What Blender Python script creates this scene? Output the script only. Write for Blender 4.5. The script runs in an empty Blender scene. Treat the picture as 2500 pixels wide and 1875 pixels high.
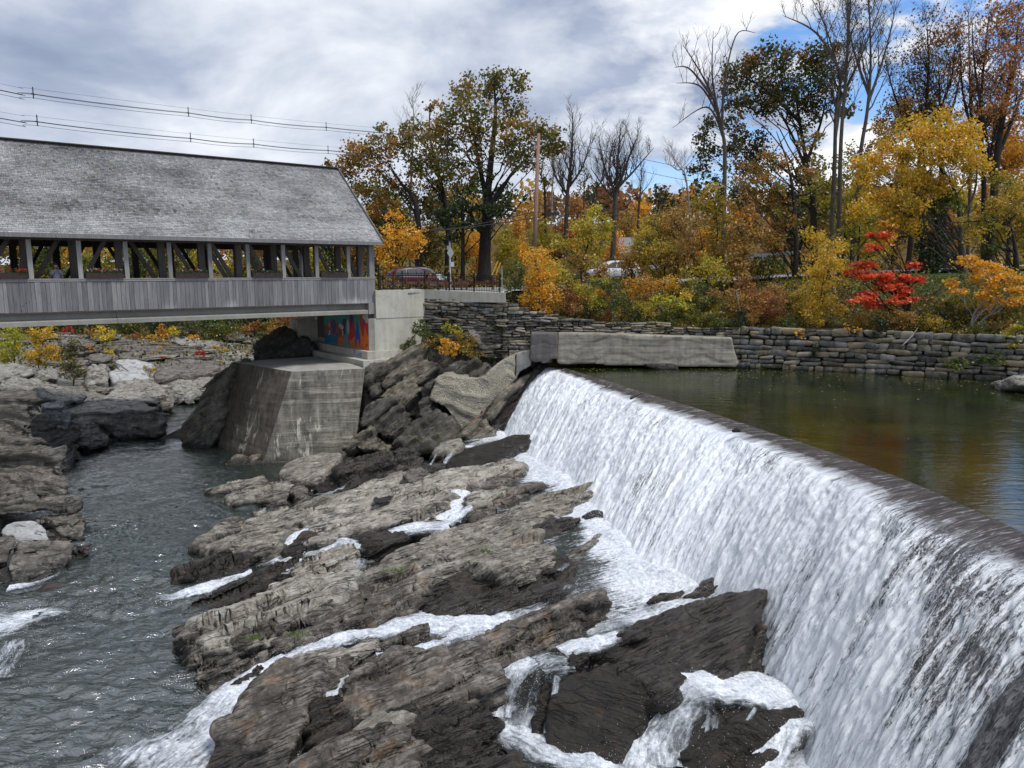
import bpy, bmesh, math
import numpy as np
from mathutils import Vector, Matrix

# ------------------------------------------------------------------ camera, world, sun, exposure
SC = bpy.context.scene
FOC = 1800.0; PITCH = math.radians(8.7); EYE = 5.9          # pond surface is z = 0
cam_d = bpy.data.cameras.new('camera'); cam = bpy.data.objects.new('camera', cam_d)
SC.collection.objects.link(cam); SC.camera = cam
cam.location = (0, 0, EYE); cam.rotation_euler = (math.radians(90) - PITCH, 0, 0)
cam_d.sensor_width = 36.0; cam_d.lens = 36.0 * FOC / 2500.0
cam_d.clip_start = 0.1; cam_d.clip_end = 3000

SUN_EL, SUN_AZ = math.radians(60), math.radians(118)        # azimuth clockwise from +Y
world = bpy.data.worlds.new("World"); SC.world = world; world.use_nodes = True
sun_d = bpy.data.lights.new('sun', 'SUN'); sun_d.energy = 2.3; sun_d.angle = math.radians(14); sun_d.color = (1, .95, .88)
sun = bpy.data.objects.new('sun', sun_d); SC.collection.objects.link(sun)
_sd = Vector((math.sin(SUN_AZ) * math.cos(SUN_EL), math.cos(SUN_AZ) * math.cos(SUN_EL), math.sin(SUN_EL)))
sun.rotation_euler = _sd.to_track_quat('Z', 'Y').to_euler()
sun.location = (0, 0, 60)
SC.view_settings.view_transform = 'Standard'; SC.view_settings.look = 'None'
SC.view_settings.exposure = 0.50; SC.view_settings.gamma = 1.0; SC.view_settings.use_curve_mapping = False
SC.cycles.max_bounces = 6; SC.cycles.diffuse_bounces = 3; SC.cycles.glossy_bounces = 3
SC.cycles.transparent_max_bounces = 8; SC.cycles.transmission_bounces = 4
SC.cycles.caustics_reflective = False; SC.cycles.caustics_refractive = False
SC.cycles.use_denoising = True

# ------------------------------------------------------------------ node helpers
class NT:
    def __init__(s, tree): s.t = tree; tree.nodes.clear()
    def n(s, typ, _o=0, **kw):
        nd = s.t.nodes.new(typ); s.last = nd
        for k, v in kw.items():
            if k[0] == '_': setattr(nd, k[1:], v); continue
            key = int(k[1:]) if k[0] == 'i' and k[1:].isdigit() else k.replace('_', ' ')
            inp = nd.inputs[key]
            if isinstance(v, bpy.types.NodeSocket): s.t.links.new(v, inp)
            else:
                if hasattr(inp.default_value, '__len__') and not hasattr(v, '__len__'): v = [v] * len(inp.default_value)
                if hasattr(v, '__len__') and len(inp.default_value) == 4 and len(v) == 3: v = (*v, 1)
                inp.default_value = v
        return nd.outputs[_o]
    def math(s, op, a, b=0.0, c=None, clamp=False):
        kw = dict(i0=a, i1=b)
        if c is not None: kw['i2'] = c
        return s.n('ShaderNodeMath', _operation=op, _use_clamp=clamp, **kw)
    def vm(s, op, a, b=(0, 0, 0), out=0): return s.n('ShaderNodeVectorMath', _o=out, _operation=op, i0=a, i1=b)
    def dot(s, a, b): return s.n('ShaderNodeVectorMath', _o=1, _operation='DOT_PRODUCT', i0=a, i1=b)
    def noise(s, vec, scale, detail=4, rough=.55, dist=0.0, out=0):
        return s.n('ShaderNodeTexNoise', _o=out, Vector=vec, Scale=scale, Detail=detail, Roughness=rough, Distortion=dist)
    def ramp(s, fac, stops, interp='LINEAR'):
        o = s.n('ShaderNodeValToRGB', Fac=fac); r = s.last.color_ramp; r.interpolation = interp
        while len(r.elements) < len(stops): r.elements.new(.5)
        for e, (p, c) in zip(r.elements, stops):
            e.position = p; e.color = (*c, 1) if hasattr(c, '__len__') else (c, c, c, 1)
        return o
    def mix(s, fac, a, b, mode='MIX'):
        o = s.n('ShaderNodeMix', _o=2, _data_type='RGBA', _blend_type=mode, _clamp_result=False)
        nd = s.last
        for i, v in ((0, fac), (6, a), (7, b)):
            if isinstance(v, bpy.types.NodeSocket): s.t.links.new(v, nd.inputs[i])
            else: nd.inputs[i].default_value = (*v, 1) if hasattr(v, '__len__') and len(v) == 3 else v
        return o
    def mapr(s, v, a, b, c=0.0, d=1.0, smooth=False):
        return s.n('ShaderNodeMapRange', Value=v, From_Min=a, From_Max=b, To_Min=c, To_Max=d, _clamp=True,
                   _interpolation_type='SMOOTHSTEP' if smooth else 'LINEAR')
    def scale(s, v, sc): return s.vm('MULTIPLY', v, sc)
    def bump(s, h, strength=.5, dist=.05, normal=None):
        kw = dict(Height=h, Strength=strength, Distance=dist)
        if normal is not None: kw['Normal'] = normal
        return s.n('ShaderNodeBump', **kw)
    def pos(s): return s.n('ShaderNodeNewGeometry')
    def link(s, a, b): s.t.links.new(a, b)

MATS = {}
def new_mat(name):
    m = bpy.data.materials.new(name); m.use_nodes = True; MATS[name] = m
    return m, NT(m.node_tree)
def out(nt, sh, kind='Surface'):
    o = nt.t.nodes.new('ShaderNodeOutputMaterial'); nt.t.links.new(sh, o.inputs[kind])
def pbr(nt, col, rough=.8, normal=None, spec=.3, metal=0.0, **kw):
    d = dict(Base_Color=col, Roughness=rough, Specular_IOR_Level=spec, Metallic=metal)
    if normal is not None: d['Normal'] = normal
    d.update(kw)
    sh = nt.n('ShaderNodeBsdfPrincipled', **d); out(nt, sh); return sh

# ------------------------------------------------------------------ sky: NISHITA blue behind a broken autumn cloud deck
w = NT(world.node_tree)
gen = w.n('ShaderNodeTexCoord', _o=0)
sky = w.n('ShaderNodeTexSky', _sky_type='NISHITA', _sun_disc=False, _sun_elevation=SUN_EL, _sun_rotation=SUN_AZ,
          _air_density=1.0, _dust_density=.6, _ozone_density=1.5)
sep = w.n('ShaderNodeSeparateXYZ', Vector=gen); sx, sy, sz = w.last.outputs
den = w.math('ADD', w.math('MAXIMUM', sz, 0.0), .30)
cp = w.n('ShaderNodeCombineXYZ', X=w.math('DIVIDE', sx, den), Y=w.math('DIVIDE', sy, den), Z=0.3)
big = w.noise(w.vm('ADD', cp, (3.1, 7.4, 0)), 1.15, 3, .5)
mid = w.noise(w.vm('ADD', cp, (1.7, 2.2, 4)), 3.6, 9, .55, .15)
fine = w.noise(w.scale(w.vm('ADD', cp, (5, 1, 2)), (1, 1.3, 1)), 8.0, 6, .6, .2)
# the deck is closed to the left (west) and breaks up to the right (east)
east = w.mapr(sx, -.12, .30, 0, 1, True)
cov = w.math('ADD', w.math('MULTIPLY', big, .45), w.math('ADD', w.math('MULTIPLY', mid, .75), w.math('MULTIPLY', fine, .16)))
cov = w.math('ADD', w.math('SUBTRACT', w.math('ADD', cov, w.mapr(sx, -.1, -.35, 0, .06)), w.math('MULTIPLY', east, .20)), .12)
mask = w.mapr(cov, .555, .635, 0, 1, True)
# grey-blue undersides on the left, white heaps on the right
shade = w.math('ADD', w.mapr(sz, .06, .34, -.07, .05), w.noise(w.scale(w.vm('ADD', cp, (9.2, 3.3, 0)), (1, 1.0, 1)), 1.7, 8, .55, .25))
ccol = w.ramp(shade, [(.34, (.24, .29, .41)), (.44, (.33, .385, .50)), (.52, (.47, .52, .61)), (.63, (.68, .71, .77))])
ccol = w.mix(w.math('MULTIPLY', east, w.mapr(mid, .45, .62, .0, 1.0)), ccol, (.88, .89, .92))
thin = w.mapr(cov, .5, .72, 1.0, .93)
skyc = w.vm('MULTIPLY', sky, (.085, .112, .145))
col = w.mix(mask, skyc, ccol)
hz = w.mapr(sz, 0.0, .20, .45, 0.0)
col = w.mix(hz, col, (.78, .82, .9))
bg = w.n('ShaderNodeBackground', Color=col, Strength=.92)
_wo = w.t.nodes.new('ShaderNodeOutputWorld'); w.t.links.new(bg, _wo.inputs[0])

# ------------------------------------------------------------------ geometry helpers
rng = np.random.default_rng(7)
def ray(x, y):
    u = (x - 1250) / FOC; v = (937.5 - y) / FOC
    return np.array([u, math.cos(PITCH) + v * math.sin(PITCH), -math.sin(PITCH) + v * math.cos(PITCH)])
def onz(x, y, z=0.0):
    d = ray(x, y); return np.array([0, 0, EYE]) + d * (z - EYE) / d[2]
def at(x, y, Y):
    d = ray(x, y); return np.array([0, 0, EYE]) + d * Y / d[1]
ZOOM = {'f': (0, 0, 1.), 'c': (420, 1050, .4973), 'r': (1200, 1050, .5877), 'a': (800, 500, .3617), 'l': (0, 800, .4219),
        'm': (0, 660, .2532), 'd': (1200, 700, .29385), 'e': (1200, 450, .29385), 'g': (880, 600, .18083), 'b': (0, 320, .434), 's': (1800, 500, .31646),
        't': (750, 100, .40687), 'k': (1600, 0, .42194), 'w': (0, 150, .45208)}
def pts(tag, s):
    ox, oy, k = ZOOM[tag]
    return [(ox + k * float(a.split(',')[0]), oy + k * float(a.split(',')[1])) for a in s.split()]

def link(o, parent=None):
    SC.collection.objects.link(o)
    if parent is not None: o.parent = parent
    return o
def props(o, label=None, cat=None, group=None, kind=None):
    if label: o['label'] = label
    if cat: o['category'] = cat
    if group: o['group'] = group
    if kind: o['kind'] = kind
    return o
def empty(name, loc=(0, 0, 0), rz=0, label=None, cat=None, group=None):
    o = bpy.data.objects.new(name, None); o.location = loc; o.rotation_euler = (0, 0, rz); o.empty_display_size = .2
    link(o); return props(o, label, cat, group)
def npmesh(name, V, F, mats, smooth=False, col=None, uv=None, mi=None):
    """V (n,3); F (m,k) int array or list of lists"""
    me = bpy.data.meshes.new(name); V = np.asarray(V, dtype=np.float32)
    if isinstance(F, np.ndarray):
        m, k = F.shape
        me.vertices.add(len(V)); me.vertices.foreach_set('co', V.ravel())
        me.loops.add(m * k); me.loops.foreach_set('vertex_index', F.astype(np.int32).ravel())
        me.polygons.add(m); me.polygons.foreach_set('loop_start', np.arange(m, dtype=np.int32) * k)
        me.update(calc_edges=True)
    else:
        me.from_pydata([tuple(map(float, v)) for v in V], [], [list(map(int, f)) for f in F]); me.update()
    for m_ in (mats if isinstance(mats, (list, tuple)) else [mats]): me.materials.append(m_)
    if mi is not None: me.polygons.foreach_set('material_index', np.asarray(mi, dtype=np.int32))
    if smooth: me.polygons.foreach_set('use_smooth', np.ones(len(me.polygons), dtype=bool))
    if col is not None:
        a = me.color_attributes.new('col', 'FLOAT_COLOR', 'POINT')
        c = np.ones((len(V), 4), dtype=np.float32); c[:, :3] = col; a.data.foreach_set('color', c.ravel())
    if uv is not None:
        l = me.uv_layers.new(name='UVMap'); vi = np.empty(len(me.loops), dtype=np.int32); me.loops.foreach_get('vertex_index', vi)
        l.data.foreach_set('uv', np.asarray(uv, dtype=np.float32)[vi].ravel())
    return me
def mobj(name, me, parent=None): return link(bpy.data.objects.new(name, me), parent)

class MB:
    """collects simple solids into one mesh"""
    def __init__(s): s.v = []; s.f = []
    def add(s, V, F):
        o = len(s.v); s.v += [tuple(map(float, p)) for p in V]; s.f += [[i + o for i in f] for f in F]; return s
    def box(s, c, d, X=(1, 0, 0), Y=(0, 1, 0), Z=(0, 0, 1)):
        c = np.array(c, float); X, Y, Z = (np.array(a, float) for a in (X, Y, Z))
        P = [c + X * d[0] * a / 2 + Y * d[1] * b / 2 + Z * d[2] * e / 2 for e in (-1, 1) for a, b in ((-1, -1), (1, -1), (1, 1), (-1, 1))]
        return s.add(P, [(3, 2, 1, 0), (4, 5, 6, 7), (0, 1, 5, 4), (1, 2, 6, 5), (2, 3, 7, 6), (3, 0, 4, 7)])
    def bar(s, a, b, w, h, up=(0, 0, 1)):
        a, b = np.array(a, float), np.array(b, float); L = np.linalg.norm(b - a); X = (b - a) / L
        up = np.array(up, float); Y = np.cross(up, X); Y /= np.linalg.norm(Y); Z = np.cross(X, Y)
        return s.box((a + b) / 2, (L, w, h), X, Y, Z)
    def tube(s, P, R, n=8, cap=True):
        V, F = tube(P, R, n, cap); return s.add(V, F)
    def prism(s, poly, ext):
        n = len(poly); P = [np.array(p, float) for p in poly]; Q = [p + np.array(ext, float) for p in P]
        return s.add(P + Q, [list(range(n))[::-1], list(range(n, 2 * n))] + [(i, (i + 1) % n, (i + 1) % n + n, i + n) for i in range(n)])
    def mesh(s, name, m, smooth=False):
        me = npmesh(name, s.v, s.f, m, smooth)
        bm = bmesh.new(); bm.from_mesh(me); bmesh.ops.recalc_face_normals(bm, faces=bm.faces); bm.to_mesh(me); bm.free()
        return me
    def obj(s, name, m, parent=None, smooth=False, bevel=0):
        me = s.mesh(name, m, smooth)
        if bevel:
            bm = bmesh.new(); bm.from_mesh(me)
            bmesh.ops.bevel(bm, geom=list(bm.edges), offset=bevel, segments=1, affect='EDGES'); bm.to_mesh(me); bm.free()
        return mobj(name, me, parent)
def tube(P, R, n=6, cap=False):
    P = np.asarray(P, float); m = len(P); R = np.broadcast_to(np.asarray(R, float), (m,))
    T = np.gradient(P, axis=0); T /= np.linalg.norm(T, axis=1)[:, None] + 1e-9
    ref = np.array([0, 0, 1.]) if abs(T[:, 2]).mean() < .8 else np.array([1., 0, 0])
    A = np.cross(T, ref); A /= np.linalg.norm(A, axis=1)[:, None] + 1e-9; B = np.cross(T, A)
    a = np.arange(n) * 2 * np.pi / n
    V = (P[:, None] + R[:, None, None] * (np.cos(a)[None, :, None] * A[:, None] + np.sin(a)[None, :, None] * B[:, None])).reshape(-1, 3)
    i = np.arange(m - 1)[:, None] * n; j = np.arange(n)[None]; jn = (j + 1) % n
    F = np.stack([i + j, i + jn, i + n + jn, i + n + j], -1).reshape(-1, 4)
    if cap: return V, F.tolist() + [list(range(n))[::-1], list(range((m - 1) * n, m * n))]
    return V, F

# ------------------------------------------------------------------ numpy noise
_perm = np.random.default_rng(3).permutation(4096).astype(np.int64)
_val = np.random.default_rng(4).random(4096) * 2 - 1
def _h(ix, iy, iz): return _val[_perm[(_perm[(_perm[ix & 4095] + iy) & 4095] + iz) & 4095]]
def vnoise(P):
    P = np.asarray(P, float); I = np.floor(P).astype(np.int64); f = P - I; f = f * f * (3 - 2 * f)
    x, y, z = I[..., 0], I[..., 1], I[..., 2]; r = 0
    for dx in (0, 1):
        wx = f[..., 0] if dx else 1 - f[..., 0]
        for dy in (0, 1):
            wy = f[..., 1] if dy else 1 - f[..., 1]
            for dz in (0, 1):
                wz = f[..., 2] if dz else 1 - f[..., 2]
                r = r + wx * wy * wz * _h(x + dx, y + dy, z + dz)
    return r
def fbm(P, oct=4, lac=2.03, gain=.5):
    r = 0; a = 1; P = np.asarray(P, float)
    for i in range(oct): r = r + a * vnoise(P + i * 17.3); P = P * lac; a *= gain
    return r
def layer1d(s):
    """one random offset per layer with a sharp but not broken step"""
    i = np.floor(s).astype(np.int64); f = s - i; f = np.clip((f - .5) / .22 + .5, 0, 1); f = f * f * (3 - 2 * f)
    return _val[i & 4095] * (1 - f) + _val[(i + 1) & 4095] * f
def unit(v): v = np.array(v, float); return v / np.linalg.norm(v)
# ------------------------------------------------------------------ materials
def rock_mat(name, dark, midc, light, nrm, wet=None, stain=.25, rough=.75, streak=1.0, seed=0.0, moss=0.0):
    m, t = new_mat(name)
    P = t.vm('ADD', t.pos(), (seed, seed * .7, seed * .3)); n = tuple(unit(nrm))
    s = t.dot(P, n)
    low = t.noise(P, .9, 3, .5)
    q = t.vm('ADD', t.scale(P, (.75, .75, .75)), t.vm('MULTIPLY', t.n('ShaderNodeCombineXYZ', X=s, Y=s, Z=s), tuple(2.6 * a for a in n)))
    st = t.noise(q, 2.1, 10, .72, .25)
    fi = t.noise(P, 9, 8, .65)
    patch = t.noise(P, 2.2, 6, .6, .5)
    f = t.math('ADD', t.math('MULTIPLY', st, .62 * streak), t.math('ADD', t.math('MULTIPLY', patch, .52), t.math('MULTIPLY', fi, .40)))
    f = t.math('SUBTRACT', f, .62 * streak * .5 + .025)
    c = t.ramp(f, [(.18, dark), (.42, midc), (.62, light), (.85, tuple(min(1, a * 1.25) for a in light))])
    if stain:
        so = t.math('MULTIPLY', t.mapr(t.noise(P, 1.1, 5, .6, 1.0), .58, .72), stain)
        c = t.mix(so, c, (.26, .15, .07))
    # fine dark cracks
    v = t.n('ShaderNodeTexVoronoi', _feature='DISTANCE_TO_EDGE', Vector=t.vm('ADD', q, t.scale(t.noise(P, 1.3, 3, .5, out=1), .5)), Scale=.75)
    cr = t.math('MULTIPLY', t.mapr(v, 0.0, .02, 1, 0), t.mapr(low, .45, .58))
    c = t.mix(t.math('MULTIPLY', cr, .6), c, tuple(a * .35 for a in dark))
    q2 = t.vm('ADD', t.scale(P, (.42, .42, .42)), t.vm('MULTIPLY', t.n('ShaderNodeCombineXYZ', X=s, Y=s, Z=s), tuple(3.6 * a for a in n)))
    l2 = t.math('ABSOLUTE', t.math('SUBTRACT', t.noise(q2, 1.5, 3, .55, .2), .5))
    cv_ = t.math('MULTIPLY', t.mapr(l2, 0.0, .028, 1, 0), t.mapr(t.noise(P, 1.4, 3, .5), .42, .58))
    c = t.mix(t.math('MULTIPLY', cv_, .85 * streak), c, tuple(a * .3 for a in dark))
    if moss: c = t.mix(t.math('MULTIPLY', t.mapr(t.noise(P, 1.7, 6, .7), .55, .65), moss), c, (.07, .09, .025))
    r = t.mapr(fi, .3, .7, rough - .1, rough + .12)
    if wet is not None:
        z = t.n('ShaderNodeSeparateXYZ', _o=2, Vector=t.pos())
        ocr = t.n('ShaderNodeSeparateColor', Color=t.n('ShaderNodeObjectInfo', _o=1))      # object colour r: height below which wetness and painted shade darken it
        wl = t.math('ADD', t.math('SUBTRACT', z, t.math('SUBTRACT', t.math('MULTIPLY', ocr, 10.0), 10.0)), t.math('MULTIPLY', t.math('SUBTRACT', patch, .5), 1.1))
        wm = t.mapr(wl, -.12, .20, 1, 0, True)
        c = t.mix(wm, c, t.mix(.74, c, (.008, .0075, .007)))
        r = t.math('MULTIPLY', r, t.mapr(wm, 0, 1, 1, .42))
    h = t.math('ADD', t.math('MULTIPLY', st, .8), t.math('MULTIPLY', fi, .35))
    h = t.math('SUBTRACT', h, t.math('ADD', t.math('MULTIPLY', cr, .25), t.math('MULTIPLY', cv_, .5)))
    pbr(t, c, r, t.bump(h, 1.0, .16), .45)
    return m
N_MAIN = unit((-.42, .62, .66))       # bedding of the ledges below the dam
N_LEFT = unit((.06, -.10, 1.0))       # flat bedding on the left bank
N_SLOPE = unit((-.62, .30, .72))      # steeper bedding by the abutment
rock_mat('rock_grey', (0.045, 0.039, 0.031), (0.205, 0.185, 0.152), (0.44, 0.41, 0.35), N_MAIN, wet=-4.15, stain=.45)
rock_mat('rock_pale', (0.09, 0.08, 0.064), (0.31, 0.285, 0.24), (0.56, 0.53, 0.46), N_MAIN, wet=-4.35, stain=.35, seed=5)
rock_mat('rock_brown', (.020, .017, .014), (.100, .087, .072), (.34, .308, .262), N_MAIN, wet=-4.2, stain=.6, seed=9)
rock_mat('rock_wet', (0.009, 0.008, 0.007), (0.034, 0.028, 0.023), (0.085, 0.072, 0.058), N_MAIN, stain=.15, rough=.36, seed=13)
rock_mat('rock_black', (0.007, 0.006, 0.005), (0.02, 0.016, 0.011), (0.04, 0.032, 0.022), unit((.3, .8, .3)), stain=.15, rough=.5, streak=.8, seed=3)
rock_mat('rock_left', (.06, .055, .046), (.22, .206, .176), (.43, .41, .36), N_LEFT, wet=-5.0, stain=.4, seed=21)
rock_mat('rock_left_dark', (.03, .027, .023), (.115, .103, .086), (.25, .23, .195), N_LEFT, wet=-4.5, stain=.15, seed=25)
rock_mat('rock_white', (.20, .20, .195), (.36, .36, .35), (.52, .52, .51), N_LEFT, wet=-4.9, stain=.08, seed=33)
rock_mat('rock_slope', (.035, .032, .027), (.145, .13, .10), (.31, .275, .21), N_SLOPE, wet=-4.6, stain=.4, seed=41, moss=.35)
rock_mat('rock_slope_dark', (.018, .016, .014), (.070, .063, .052), (.17, .155, .125), N_SLOPE, wet=-4.6, stain=.35, seed=47, moss=.25)
rock_mat('stone_wall_fill', (.012, .011, .010), (.028, .026, .022), (.05, .045, .035), (0, 0, 1), stain=.1, seed=51)

def stone_mats():
    for i, (d, mm, l) in enumerate([((.07, .065, .052), (.19, .175, .14), (.28, .25, .195)), ((.045, .042, .036), (.12, .11, .093), (.21, .195, .165)),
                                    ((.09, .075, .05), (.23, .19, .13), (.29, .235, .16)), ((.05, .05, .048), (.15, .147, .138), (.25, .24, .215))]):
        m, t = new_mat('wall_stone_%d' % i)
        oi = t.n('ShaderNodeObjectInfo', _o=5); rv = oi
        P = t.vm('ADD', t.pos(), t.n('ShaderNodeCombineXYZ', X=t.math('MULTIPLY', rv, 37.), Y=0.0, Z=0.0))
        f = t.math('ADD', t.noise(P, 4, 7, .65), t.math('MULTIPLY', t.math('SUBTRACT', rv, .5), .35))
        c = t.ramp(f, [(.3, d), (.5, mm), (.72, l)])
        c = t.mix(t.math('MULTIPLY', t.mapr(t.noise(t.pos(), 1.5, 5, .7), .56, .66), .35), c, (.09, .10, .05))
        pbr(t, c, .85, t.bump(t.noise(P, 14, 6, .7), .8, .05), .25)
stone_mats()

def wood_mat(name, a, b, c_, wave=True, purple=0.0, tip=0.0):
    m, t = new_mat(name)
    rv = t.n('ShaderNodeObjectInfo', _o=5)
    P = t.vm('ADD', t.pos(), t.n('ShaderNodeCombineXYZ', X=0.0, Y=0.0, Z=t.math('MULTIPLY', rv, 91.)))
    g = t.noise(t.scale(P, (9, 9, .7)), 1.6, 6, .6, .3)
    f = t.math('ADD', t.math('MULTIPLY', g, .7), t.math('MULTIPLY', rv, .28))
    c = t.ramp(f, [(.22, a), (.52, b), (.82, c_)])
    kn = t.n('ShaderNodeTexVoronoi', Vector=t.scale(P, (3, 3, 1.6)), Scale=1.1)
    c = t.mix(t.math('MULTIPLY', t.mapr(kn, .05, .10, 1, 0), .7), c, tuple(x * .4 for x in a))
    if tip:   # pale splash marks low on the boards
        z = t.n('ShaderNodeSeparateXYZ', _o=2, Vector=t.pos())
        big = t.mapr(t.noise(t.scale(t.pos(), (.5, .5, 0)), 1.0, 3, .5), .52, .66)
        st = t.mapr(t.math('ADD', z, t.math('MULTIPLY', t.noise(t.scale(t.pos(), (7, 7, .4)), 1.0, 4, .6), -.8)), 3.55, 3.95, 1, 0)
        c = t.mix(t.math('MULTIPLY', t.math('MULTIPLY', big, st), tip), c, (.42, .42, .43))
    pbr(t, c, .85, t.bump(g, .5, .02), .2)
wood_mat('wood_board', (.095, .093, .097), (.18, .175, .175), (.30, .29, .28), tip=.85)
wood_mat('wood_post', (.16, .155, .15), (.26, .25, .235), (.36, .345, .32))
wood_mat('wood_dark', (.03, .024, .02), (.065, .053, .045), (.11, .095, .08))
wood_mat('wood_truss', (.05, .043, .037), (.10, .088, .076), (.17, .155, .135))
wood_mat('wood_rust', (.055, .028, .02), (.10, .05, .035), (.16, .085, .06))
wood_mat('pole_wood', (.13, .07, .05), (.21, .125, .095), (.30, .2, .16))

def shingle():
    m, t = new_mat('shingle')
    a = t.n('ShaderNodeAttribute', _attribute_name='col', _o=0)
    P = t.pos()
    big = t.noise(t.scale(P, (.5, .5, .8)), 1.0, 5, .6)
    g = t.noise(t.scale(P, (10, 10, 3)), 2.0, 5, .65)
    c = t.mix(1.0, a, t.ramp(t.math('ADD', t.math('MULTIPLY', big, .8), t.math('MULTIPLY', g, .35)), [(.35, .55), (.6, .95), (.8, 1.25)]), 'MULTIPLY')
    pbr(t, c, .85, t.bump(g, .4, .02), .2)
shingle()

def concrete(name, a, b, c_, streak=.5, dirt=.4, band=0.0, peb=0.0, efflo=0.0, top_clean=None):
    m, t = new_mat(name); P = t.pos()
    lo = t.noise(P, .7, 6, .62, .4)
    vs = t.noise(t.scale(P, (2.6, 2.6, .22)), 1.4, 7, .62)
    fi = t.noise(P, 14, 7, .7)
    f = t.math('ADD', t.math('MULTIPLY', lo, .5), t.math('ADD', t.math('MULTIPLY', vs, streak), t.math('MULTIPLY', fi, .22)))
    f = t.math('SUBTRACT', f, (streak - .3) * .5)
    c = t.ramp(f, [(.32, a), (.5, b), (.7, c_)])
    h = t.math('ADD', t.math('MULTIPLY', fi, .3), lo)
    if band:
        hb = t.noise(t.scale(P, (.25, .25, 4.2)), 1.0, 8, .75, .15)
        c = t.mix(t.math('MULTIPLY', t.mapr(hb, .52, .68), band), c, tuple(x * 1.5 for x in c_))
        hl = t.noise(t.scale(P, (.12, .12, 12)), 1.0, 4, .7)
        c = t.mix(t.math('MULTIPLY', t.mapr(hl, .56, .62), band * .6), c, tuple(x * .4 for x in a))
        h = t.math('ADD', h, t.math('MULTIPLY', hl, .5))
    if dirt:
        c = t.mix(t.math('MULTIPLY', t.mapr(t.noise(P, 1.9, 8, .7, .8), .5, .68), dirt), c, tuple(x * .45 for x in a))
    if efflo:
        e = t.noise(t.scale(P, (1.5, 1.5, .28)), 1.3, 7, .72, .5)
        e2 = t.mapr(t.noise(P, .45, 3, .5), .5, .6)
        c = t.mix(t.math('MULTIPLY', t.math('MULTIPLY', t.mapr(e, .565, .61), e2), efflo), c, (.55, .52, .42))
    if peb:
        v = t.n('ShaderNodeTexVoronoi', Vector=P, Scale=15.0); vc = t.last.outputs['Color']
        vg = t.n('ShaderNodeSeparateColor', Color=vc)
        c = t.mix(peb, c, t.ramp(vg, [(.0, tuple(x * .55 for x in a)), (.5, b), (1.0, tuple(x * 1.3 for x in c_))]))
        h = t.math('ADD', h, t.math('MULTIPLY', v, -3.2))
    pbr(t, c, .88, t.bump(h, .6 if peb else .35, .06 if peb else .025), .25)
concrete('concrete_new', (.29, .28, .235), (.40, .385, .325), (.50, .48, .41), streak=.55, dirt=.3)
concrete('concrete_girder', (.17, .16, .14), (.24, .23, .20), (.31, .30, .265), streak=.3, dirt=.15)
concrete('concrete_grey', (.15, .145, .13), (.24, .235, .215), (.34, .33, .30), streak=.9, dirt=.3)
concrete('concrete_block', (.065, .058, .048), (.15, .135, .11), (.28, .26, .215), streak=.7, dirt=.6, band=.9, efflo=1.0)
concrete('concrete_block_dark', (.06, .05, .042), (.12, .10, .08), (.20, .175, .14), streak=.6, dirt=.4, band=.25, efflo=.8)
concrete('concrete_top', (.20, .195, .175), (.31, .30, .27), (.41, .40, .36), streak=.0, dirt=.5)
concrete('concrete_old', (.11, .10, .08), (.235, .215, .175), (.36, .335, .28), streak=.35, dirt=.6, band=.5)
concrete('concrete_patch', (.07, .065, .062), (.115, .105, .10), (.17, .16, .15), streak=.5, dirt=.3)
concrete('concrete_pebble', (.19, .17, .13), (.31, .285, .225), (.42, .39, .31), streak=.3, dirt=.35, peb=.32)

def flat(name, col, rough=.6, metal=0.0, spec=.4, nz=0.0, coat=0.0):
    m, t = new_mat(name)
    if nz:
        f = t.noise(t.pos(), 6, 6, .65)
        c = t.ramp(f, [(.3, tuple(x * (1 - nz) for x in col)), (.7, tuple(min(1, x * (1 + nz)) for x in col))])
    else: c = col
    pbr(t, c, rough, None, spec, metal, **({'Coat_Weight': coat} if coat else {}))
    return m
flat('black_iron', (.012, .012, .013), .45, .6)
flat('galvanised', (.42, .43, .44), .42, .8, nz=.15)
flat('silver_paint', (.55, .57, .58), .4, .3, nz=.08)
flat('white_paint', (.72, .72, .70), .5, nz=.06)
flat('car_red', (.055, .003, .010), .38, 0, .35)
flat('car_white', (.62, .64, .66), .25, .1, .5, coat=1.0)
flat('car_grey', (.12, .13, .135), .4, 0, .4)
flat('car_glass', (.02, .03, .035), .06, 0, .9)
flat('tyre', (.015, .015, .016), .8)
flat('chrome', (.6, .6, .6), .15, 1.0)
flat('lamp_red', (.35, .01, .01), .25)
flat('lamp_clear', (.6, .6, .6), .15)
flat('plastic_black', (.02, .02, .02), .6)
flat('wire', (.012, .013, .016), .6)
flat('solar', (.02, .03, .07), .15, .2)
flat('yellow_paint', (.55, .33, .04), .6)
flat('sign_back', (.35, .36, .36), .5, .5)
flat('box_wood', (.035, .022, .018), .85, nz=.3)
flat('skin', (.42, .24, .17), .55)
flat('hair', (.012, .01, .009), .6)
flat('jacket', (.27, .25, .33), .8, nz=.1)
flat('trousers', (.03, .035, .05), .85)
flat('white_siding', (.32, .33, .34), .7, nz=.05)
flat('roof_grey', (.16, .17, .18), .8, nz=.2)
flat('orange_cloth', (.55, .12, .06), .8)

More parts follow.
